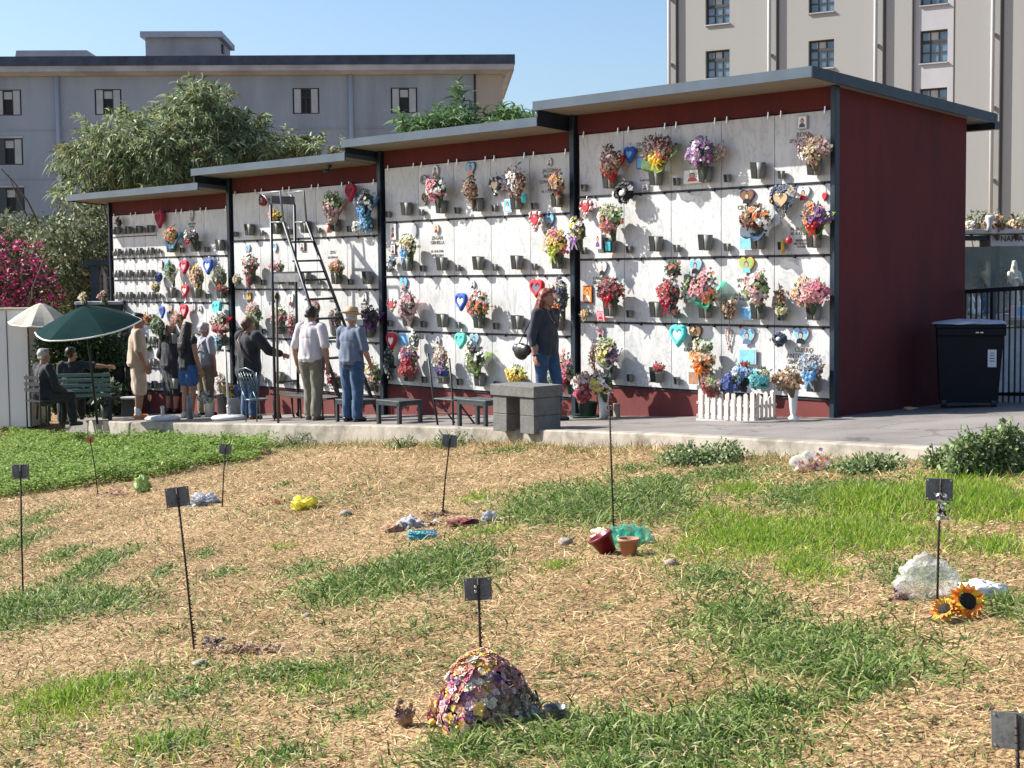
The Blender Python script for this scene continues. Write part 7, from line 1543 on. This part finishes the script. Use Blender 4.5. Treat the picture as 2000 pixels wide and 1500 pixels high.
# grave markers: thin rods with a small plate
M_rod = mat('rusty_rod', (.035, .028, .024), .7, .3, noise_s=30, noise_amt=.4)
M_plate = tree_mat('weathered_plate', mk_plaster((.17, .18, .18), (.09, .09, .085), 14, 1, .8, .0005))
M_plate_o = mat('rusty_orange_plate', (.45, .20, .08), .8, noise_s=30, noise_amt=.3)
def marker(bx, by, tx, ty, label, pw2=.118, ang=0., mt=None, extra=0., fold=False):
    c = on_field(bx, by); Y = c[1]; top = at(tx, ty, Y); d = Vector(top - c); e = thing('grave_marker', label, 'grave marker', c, 0, 'numbered rod markers in the field')
    m = MB(); m.tube([(0, 0, -.15), d * .5 + Vector((random.uniform(-.004, .004), 0, 0)), d * 1.0], .0058 + .0004 * (Y > 10), 8)
    for k in range(int(d.length / .022)): q = d * (k * .022 / d.length); m.tube([q, q + Vector((0, 0, .006))], .0072, 6)
    m.build('rod', M_rod, e); m = MB(); Mx = Matrix.Rotation(ang, 4, 'Z') @ Matrix.Rotation(math.atan2(d.x, d.z), 4, 'Y')
    m.box((0, 0, 0), (pw2, .003, pw2 * .84), 0, None, .0012)
    if fold: m.box((pw2 * .5, .01, 0), (.003, .022, pw2 * .84))
    for sx in (-1, 1):
        for sz in (-1, 1): m.tube([(sx * pw2 * .42, -.004, sz * pw2 * .35), (sx * pw2 * .42, .004, sz * pw2 * .35)], .004, 6, 1)
    p = m.build('plate', [mt or M_plate, M_clip], e); p.matrix_local = Matrix.Translation(d * (1 - pw2 * .40 / d.length) + Vector((-.004, .011, 0))) @ Mx
    return e, c, d
marker(45, 1165, 40, 908, 'leftmost grave marker rod with a grey plate, standing in green grass')
marker(383, 1268, 345, 953, 'leaning grave marker rod with grey plate beside a dried clump', .125, .15)
marker(193, 965, 175, 853, 'grave marker with a small rusty orange plate at the edge of the clover', .085, .3, M_plate_o)
marker(433, 990, 441, 868, 'grave marker rod with pale plate left of the yellow tulle')
marker(861, 1008, 880, 850, 'grave marker rod leaning right over the faded wreaths', .12, .1)
marker(1200, 1040, 1190, 792, 'tallest grave marker rod, rising by the green bow and red pot', .035, 0)
e_, c_, d_ = marker(1830, 1180, 1838, 936, 'grave marker with a grey posy tied below its plate, above the sunflowers', .128, -.1)
e2, c2, d2 = marker(943, 1330, 934, 1130, 'nearest central grave marker, planted in the dried flower mound', .125, .08)
m = MB(); m.tube([(0, -.012, .0), (0, -.006, .0)], .006, 8); m.tube([(0, -.012, -.016 * 1.4), (0, -.006, -.016 * 1.4)], .006, 8); o = m.build('screw', M_clip, e2); o.location = d2 * .93 + Vector((-.014, -.01, .0))
marker(1992, 1640, 1985, 1395, 'grave marker with a thick dark plate at the field corner nearest the viewer', .13, -.5, None, 0, True)

def debris(px, py, build, name, label, cat, rz=0., dz=0.):
    c = on_field(px, py); c[2] += dz; e = thing(name, label, cat, c, rz); build(e, c[1] / F_); return e
M_film = mat('clear_film', (.75, .75, .72), .2, alpha=.22, spec=1., transl=.1)
M_film2 = mat('milky_film', (.72, .74, .72), .25, alpha=.45, spec=.8, transl=.2)
M_stone = tree_mat('field_stone', mk_plaster((.34, .29, .24), (.2, .17, .14), 9, 1, .6, .004))
# the dried flower mound in front
def mound(e, s):
    g = random.Random(4); mats = [mat('dusty_%d' % i_, tuple(min(.75, q_ * 1.3 + .02) for q_ in c_), .85, noise_s=50, noise_amt=.35) for i_, c_ in enumerate([(.50, .42, .30), (.26, .15, .10), (.12, .045, .14), (.34, .24, .33), (.40, .09, .17), (.55, .38, .07), (.52, .30, .20), (.50, .32, .33), (.38, .29, .18), (.45, .16, .13), (.14, .085, .05), (.27, .22, .19)])]
    m = MB(); w_, h_ = 102 * s, 140 * s
    for i in range(1700):
        a_ = g.random() * 6.28; z = g.random() ** .9; rad = math.sqrt(max(0, 1 - z ** 1.7)) * (.82 + .22 * g.random() + .10 * math.sin(3 * a_ + z * 4)); x = math.cos(a_) * rad * w_ * (1.0 if z < .5 else .92); y = math.sin(a_) * rad * w_ * .75
        wv = noise.noise(Vector((x * 16, y * 16, z * 4)))
        right = x > w_ * (.10 - .75 * (.55 - z)) if z < .6 else x > w_ * .35
        if right and (z < .55 or g.random() < .3): mt = g.choice((0, 8, 1, 8, 10, 11))
        elif z > .78: mt = g.choice((5, 5, 6, 0, 9))
        else: mt = (2, 5, 0, 3, 4, 7, 6, 0, 9, 5, 2, 4)[int((wv + 1) * 30 + g.random() * 2) % 12]
        if x > w_ * .1 and z > .5 and g.random() < .6: mt = g.choice((7, 9, 7, 1))
        r_ = (.008 + .014 * g.random() ** 1.3) * (.75 if mt in (8, 10, 11) else 1.1)
        nrm = Vector((x / w_, y / w_, (z - .3) * .9)).normalized(); p = Vector((x, y, z * h_ - .01)) + nrm * .02 * (g.random() - .3)
        if g.random() < .88: rosette(m, p, r_ * 1.25, mt, None, 6, nrm + Vector((g.uniform(-.3, .3), g.uniform(-.3, .3), .1)), .8, g)
        else: m.ball(p, r_ * .62, mt, 7, 5, .4)
    for i in range(1300):
        a_ = g.random() * 6.28; q_ = abs(g.gauss(0, .5)); p = Vector((w_ * .62 + math.cos(a_) * q_ * w_ * .62, -w_ * .25 + math.sin(a_) * q_ * w_ * .42, max(0, .42 * h_ * (1 - q_ * .8)) * g.uniform(.7, 1.05)))
        rosette(m, p, .006 + .009 * g.random(), g.choice((0, 8, 8, 0, 11, 10, 1)), None, 5, Vector((g.gauss(.2, .5), -.7, .8)), 1., g)
    m.build('blooms', mats, e); m = MB(); m.lathe([(w_ * .78, 0), (w_ * .74, h_ * .25), (w_ * .58, h_ * .5), (w_ * .34, h_ * .72), (.001, h_ * .8)], 18, sy=.72); m.build('dry_core', pal('brown'), e)
    m = MB()
    for i in range(150):
        a_ = g.random() * 6.28; z = g.random() * .8; q_ = 1.0 - z * .55; p = Vector((math.cos(a_) * w_ * q_, math.sin(a_) * w_ * .72 * q_, z * h_)); d = Vector((math.cos(a_), math.sin(a_) - .3, g.uniform(-.4, .6))).normalized() * g.uniform(.02, .045); sd = d.cross(Vector((0, 0, 1))).normalized() * .008
        m.add([p, p + d * .5 + sd, p + d, p + d * .5 - sd], [(0, 1, 2, 3)])
    m.build('leaves', leaf_mat('faded_leaf', [(.10, .12, .05), (.30, .30, .16), (.45, .40, .26)], .2), e); m = MB()
    for i in range(60):
        a_ = g.random() * 6.28; p = Vector((math.cos(a_) * w_ * (.5 + .5 * g.random()), math.sin(a_) * w_ * .6, h_ * g.random() * .7)); m.tube([p * .3, p, p + Vector((p.x * .25, -.02, .05 * g.random()))], .002, 4)
    m.build('stems', pal('tan'), e)
debris(945, 1408, mound, 'flower_mound', 'big rounded mound of dried pink, purple and yellow flowers in the foreground grass', 'flowers')
def small_dried(e, s):
    g = random.Random(9); m = MB(); crumple(m, (0, 0, 18 * s), (20 * s, 16 * s, 18 * s), 0, .5, 3)
    for i in range(16): m.tube([(0, 0, .02), (g.uniform(-30, 30) * s, g.uniform(-16, 6) * s, g.uniform(20, 50) * s)], .0025, 4, 1)
    for i in range(26): rosette(m, (g.uniform(-20, 20) * s, g.uniform(-14, 6) * s, (22 + g.random() * 34) * s), .013, g.choice((1, 2)), None, 5, (g.uniform(-1, 1), -.6, .6), .9, g)
    m.build('clump', [pal('dried'), pal('brown'), pal('tan')], e)
debris(790, 1418, small_dried, 'withered_posy', 'small withered brown posy beside the big flower mound', 'flowers')
def spent_pot(e, s):
    m = MB(); m.lathe([(.03, 0), (.045, .075), (.05, .08), (.046, .078), (.03, .02)], 16, (0, 0, 0), 0); m.build('pot', mat('smoky_plastic', (.08, .085, .09), .3, spec=.7, alpha=.8), e)
debris(1085, 1418, spent_pot, 'plastic_pot', 'greyish plastic pot half hidden in grass by the flower mound', 'pot')
def clump(e, s):
    g = random.Random(2); m = MB()
    for i in range(30): rosette(m, (g.gauss(0, 16) * s, g.gauss(0, 10) * s, (4 + 12 * g.random()) * s), .016, 0 if g.random() < .8 else 1, None, 5, (g.gauss(0, .6), -.3, 1), 1., g)
    m.build('petals', [pal('plum'), pal('brown')], e)
debris(420, 1262, clump, 'withered_flowers', 'dark withered flowers lying beside the leaning grave marker', 'flowers')
def leaflitter(e, s):
    g = random.Random(3); m = MB()
    for i in range(110):
        x, y = g.gauss(0, 45) * s, g.gauss(0, 16) * s; rosette(m, (x, y, .008 + .015 * g.random()), .02, g.choice((0, 1)), None, 3, (g.gauss(0, .5), g.gauss(0, .5), 1), .6, g)
    m.build('petals', [pal('tan'), pal('dried')], e)
debris(475, 1272, leaflitter, 'dry_leaf_heap', 'scattered dry tan leaves right of the dark withered flowers', 'leaves')
for i, (x, y, r_, lb) in enumerate([(390, 1300, 12, 'smooth round stone below the leaning grave marker'), (675, 1007, 11, 'brown stone in the straw left of the faded wreaths'), (1105, 1063, 13, 'flat grey stone between the wreaths and the red pot'), (1310, 1103, 12, 'brown stone in straw right of the small terracotta pot'), (600, 1205, 8, 'small stone in the middle of the straw')]):
    def st(e, s, r_=r_, i=i): m = MB(); crumple(m, (0, 0, r_ * s * .3), (r_ * s * 1.2, r_ * s, r_ * s * .7), 0, .25, i); m.build('rock', M_stone, e)
    debris(x, y, st, 'stone', lb, 'stone')
def tulle(col, r, seed=0, flat=.6):
    def f(e, s):
        m = MB(); crumple(m, (0, 0, r * s * flat * .5), (r * s, r * s * .8, r * s * flat), 0, .8, seed, 34, 20)
        for k in range(5):
            a_ = k * 1.3 + seed; q = r * s * .8
            m.lathe([(.004, 0), (q * .5, q * .25), (q * .62, q * .3)], 14, (math.cos(a_) * q * .6, math.sin(a_) * q * .4, q * .15), 0, .25, 6)
        m.build('tulle', pal(col, 'wrap'), e)
    return f
debris(594, 993, tulle('lemon', 25, 2, .55), 'yellow_tulle', 'crumpled bright yellow tulle lying on straw', 'tulle')
def dried_bunch(cols, w2, h2, n, seed, rr=.014):
    def f(e, s):
        g = random.Random(seed); m = MB()
        for i in range(n):
            x, y = g.gauss(0, .45) * w2 * s, g.gauss(0, .35) * w2 * s * .6; z = abs(g.gauss(0, .5)) * h2 * s
            rosette(m, (x, y, z), rr * (.7 + .7 * g.random()), g.randrange(len(cols)), None, 5, (g.gauss(0, .6), g.gauss(0, .4) - .3, 1), 1., g)
        m.build('blooms', [pal(c) for c in cols], e)
        m = MB()
        for i in range(10): m.tube([(g.gauss(0, .3) * w2 * s, 0, .01), (g.gauss(0, .6) * w2 * s, g.gauss(0, .3) * w2 * s, .02)], .003, 4)
        m.build('stems', pal('tan'), e)
    return f
debris(535, 985, dried_bunch(('orange', 'brown', 'gold', 'dried'), 45, 14, 60, 3), 'dried_bouquet', 'flattened orange and brown dried bouquet left of the yellow tulle', 'bouquet')
debris(400, 985, tulle('silver', 30, 5, .45), 'plastic_wrap', 'faded translucent wrap at the foot of the pale-plated marker', 'wrap')
debris(225, 968, dried_bunch(('crimson', 'darkred', 'pink', 'brown'), 45, 10, 45, 4), 'dried_bouquet', 'faded red and pink bouquet lying at the clover edge', 'bouquet')
debris(280, 962, tulle('lgreen', 16, 6, 1.3), 'plastic_bag', 'thin greenish crumpled bag at the clover edge', 'plastic bag')
debris(232, 1085, dried_bunch(('salmon', 'palepink'), 14, 8, 12, 14, .012), 'fallen_petals', 'small salmon pink petals on straw near the left', 'petals')
# faded wreath pile
def wreath_disc(col, R_, r_, n, seed, cols=None):
    def f(e, s):
        g = random.Random(seed); m = MB(); cs = cols or [col]
        for i in range(n):
            t = 2 * math.pi * i / n
            for k in range(3): rosette(m, (math.cos(t) * R_ * s, math.sin(t) * R_ * s * .5, r_ * s * (1 + math.sin(k * 2.1)) * .7 + .01), r_ * s * .75, g.randrange(len(cs)), None, 5, (math.cos(t) * .5, math.sin(t) * .5 - .4 + k * .3, 1), 1., g)
        m.build('petals', [pal(c) for c in cs], e); m = MB(); m.lathe([(R_ * s * .5, .0), (R_ * s * 1.1, .0), (R_ * s * 1.1, r_ * s), (R_ * s * .5, r_ * s), (R_ * s * .5, 0)], 20, (0, 0, 0), 0, sy=.55); m.build('ring', pal(cs[0], 'cloth'), e)
    return f
debris(825, 1052, wreath_disc('teal', 25, 8, 20, 5, ['teal', 'turq', 'sky']), 'flower_wreath', 'bright teal wreath lying on the straw', 'wreath')
def pillow(col, w2, h2, seed):
    def f(e, s): m = MB(); crumple(m, (0, 0, h2 * s * .5), (w2 * s, w2 * s * .7, h2 * s), 0, .5, seed, 30, 18); m.build('cloth', pal(col, 'cloth'), e)
    return f
debris(803, 1030, pillow('grey', 26, 14, 1), 'faded_cushion', 'faded grey wreath cushion behind the teal wreath', 'cushion')
debris(765, 1038, pillow('dried', 24, 10, 2), 'faded_cushion', 'dirty beige wreath cushion, left end of the wreath pile', 'cushion')
debris(845, 1028, dried_bunch(('white', 'silver', 'red', 'darkred'), 20, 16, 35, 7), 'withered_posy', 'withered white and red posy among the faded wreaths', 'flowers')
debris(905, 1025, pillow('darkred', 30, 9, 4), 'faded_cushion', 'rusty red cushion right of the leaning marker foot', 'cushion')
debris(860, 1008, dried_bunch(('darkred', 'brown', 'dried'), 50, 10, 50, 8), 'dried_bouquet', 'long rusty dried bouquet at the foot of the right-leaning marker', 'bouquet')
debris(955, 1018, tulle('silver', 14, 7, .9), 'plastic_wrap', 'whitish crumpled wrap at the right end of the wreath pile', 'wrap')
debris(998, 1016, tulle('cream', 18, 8, .3), 'plastic_wrap', 'flat cream wrap lying beside the long dark grass', 'wrap')
# red pot group
def tpot(col, k=1., tilt=0.):
    def f(e, s): m = MB(); m.lathe([(.001, 0), (.05 * k, 0), (.075 * k, .11 * k), (.085 * k, .11 * k), (.085 * k, .13 * k), (.07 * k, .13 * k), (.045 * k, .03 * k)], 18); o = m.build('pot', mat('terracotta', (.42, .2, .12), .8, noise_s=12, noise_amt=.2) if col == 't' else pal(col, 'plastic'), e); o.rotation_euler = (0, tilt, 0)
    return f
debris(1228, 1085, tpot('t', .85), 'terracotta_pot', 'tilted terracotta pot at the foot of the tallest marker', 'pot')
debris(1190, 1080, tpot('darkred', 1.0, -.5), 'red_pot', 'dark red plastic pot tipped over beside the terracotta pot', 'pot')
debris(1180, 1052, pillow('cream', 28, 14, 9), 'faded_cushion', 'cream heart cushion behind the dark red pot', 'cushion')
def green_bow(e, s):
    m = MB()
    for (x, z, r_) in ((-24, 22, 26), (0, 30, 26), (22, 24, 24)):
        m.lathe([(.004, 0), (r_ * s * .5, r_ * s * .35), (r_ * s * .9, r_ * s * .5), (r_ * s, r_ * s * .42)], 26, (x * s, 0, z * s - .02), 0, .2, 9)
    o = m.build('ruffle', pal('mint', 'wrap'), e); o.rotation_euler = (R(55), 0, 0)
debris(1228, 1062, green_bow, 'green_bow', 'ruffled translucent green bow beside the tallest marker', 'bow')
# sunflower group
def bag(w2, h2, seed, m_=None):
    def f(e, s): m = MB(); crumple(m, (0, 0, h2 * s * .75), (w2 * s, w2 * s * .6, h2 * s), 0, .42, seed, 40, 26); m.build('film', m_ or M_film, e)
    return f
debris(1810, 1165, bag(62, 46, 11), 'plastic_bag', 'clear puffed plastic wrap behind the sunflowers', 'plastic bag')
debris(1757, 1172, dried_bunch(('darkred', 'lilac', 'palepink', 'brown'), 22, 18, 40, 12), 'withered_posy', 'withered red and lilac posy left of the clear wrap', 'flowers')
debris(1918, 1172, bag(52, 22, 13, pal('white', 'plastic')), 'plastic_bag', 'white crumpled plastic sheet behind the sunflowers', 'plastic bag')
def sunflower(r_, face, big=True, col=('orange', 'yellow')):
    def f(e, s):
        g = random.Random(int(r_)); m = MB(); up = Vector(face).normalized(); a = up.orthogonal().normalized(); b = up.cross(a); c = Vector((0, 0, r_ * s * .85)); q = r_ * s
        for ring in range(3):
            for i in range(16):
                t = 2 * math.pi * (i + ring * .35) / 16; d = a * math.cos(t) + b * math.sin(t); sd = a * -math.sin(t) + b * math.cos(t); l = q * (1.02 - .12 * ring) * (.85 + .25 * g.random()); lift = -.12 + .22 * ring
                m.add([c + d * q * .35, c + d * l * .7 + sd * q * .16 + up * q * lift, c + d * l + up * q * (lift + g.uniform(-.1, .15)), c + d * l * .7 - sd * q * .16 + up * q * lift], [(0, 1, 2, 3)], g.choice((0, 0, 1)))
        m.build('petals', [mat('ray_' + col[0], PAL[col[0]], .6), mat('ray_' + col[1], PAL[col[1]], .6)], e); m = MB()
        m.lathe([(q * .46, 0), (q * .44, q * .12), (q * .3, q * .2), (.001, q * .2)], 18); o = m.build('disc', mat('seed_disc', (.02, .016, .012), .95, bump_s=60, bump_d=.01), e)
        o.matrix_local = Matrix.Translation(c) @ up.to_track_quat('Z', 'Y').to_matrix().to_4x4()
    return f
debris(1888, 1208, sunflower(40, (.15, -.85, .45)), 'sunflower', 'large artificial sunflower with a dark centre lying in the grass', 'flower')
debris(1845, 1215, sunflower(30, (-.5, -.5, .7), True, ('gold', 'orange')), 'sunflower', 'smaller ragged orange sunflower left of the large one', 'flower')
def posy(e, s):
    g = random.Random(8); m = MB()
    for i in range(60): rosette(m, (g.gauss(0, 6) * s, g.gauss(0, 5) * s, g.uniform(-34, 30) * s * .8), .011, g.randrange(3), None, 5, (g.gauss(0, 1), -.6, g.gauss(0, 1)), 1., g)
    m.build('petals', [pal('grey'), pal('white'), pal('black')], e)
c = c_ + np.array(d_) * .80; e = thing('tied_posy', 'grey and white posy tied to the rod below the marker plate above the sunflowers', 'posy', c + np.array([0, -.03, 0])); posy(e, c[1] / F_)
# bag of flowers by the kerb
def bagflowers(e, s):
    g = random.Random(12); m = MB()
    for i in range(70): rosette(m, (g.gauss(0, 14) * s, g.gauss(0, 8) * s - .03, abs(g.gauss(14, 8)) * s), .02, g.randrange(4), None, 5, (g.gauss(0, .5), -.8, .6), 1., g)
    m.build('blooms', [pal('orange'), pal('purple'), pal('gold'), pal('palepink')], e); m = MB(); crumple(m, (0, .02, 16 * s), (36 * s, 20 * s, 22 * s), 0, .3, 21, 24, 14); m.build('bag', M_film2, e)
debris(1583, 920, bagflowers, 'bagged_flowers', 'orange and purple flowers in a clear bag near the kerb', 'bouquet')
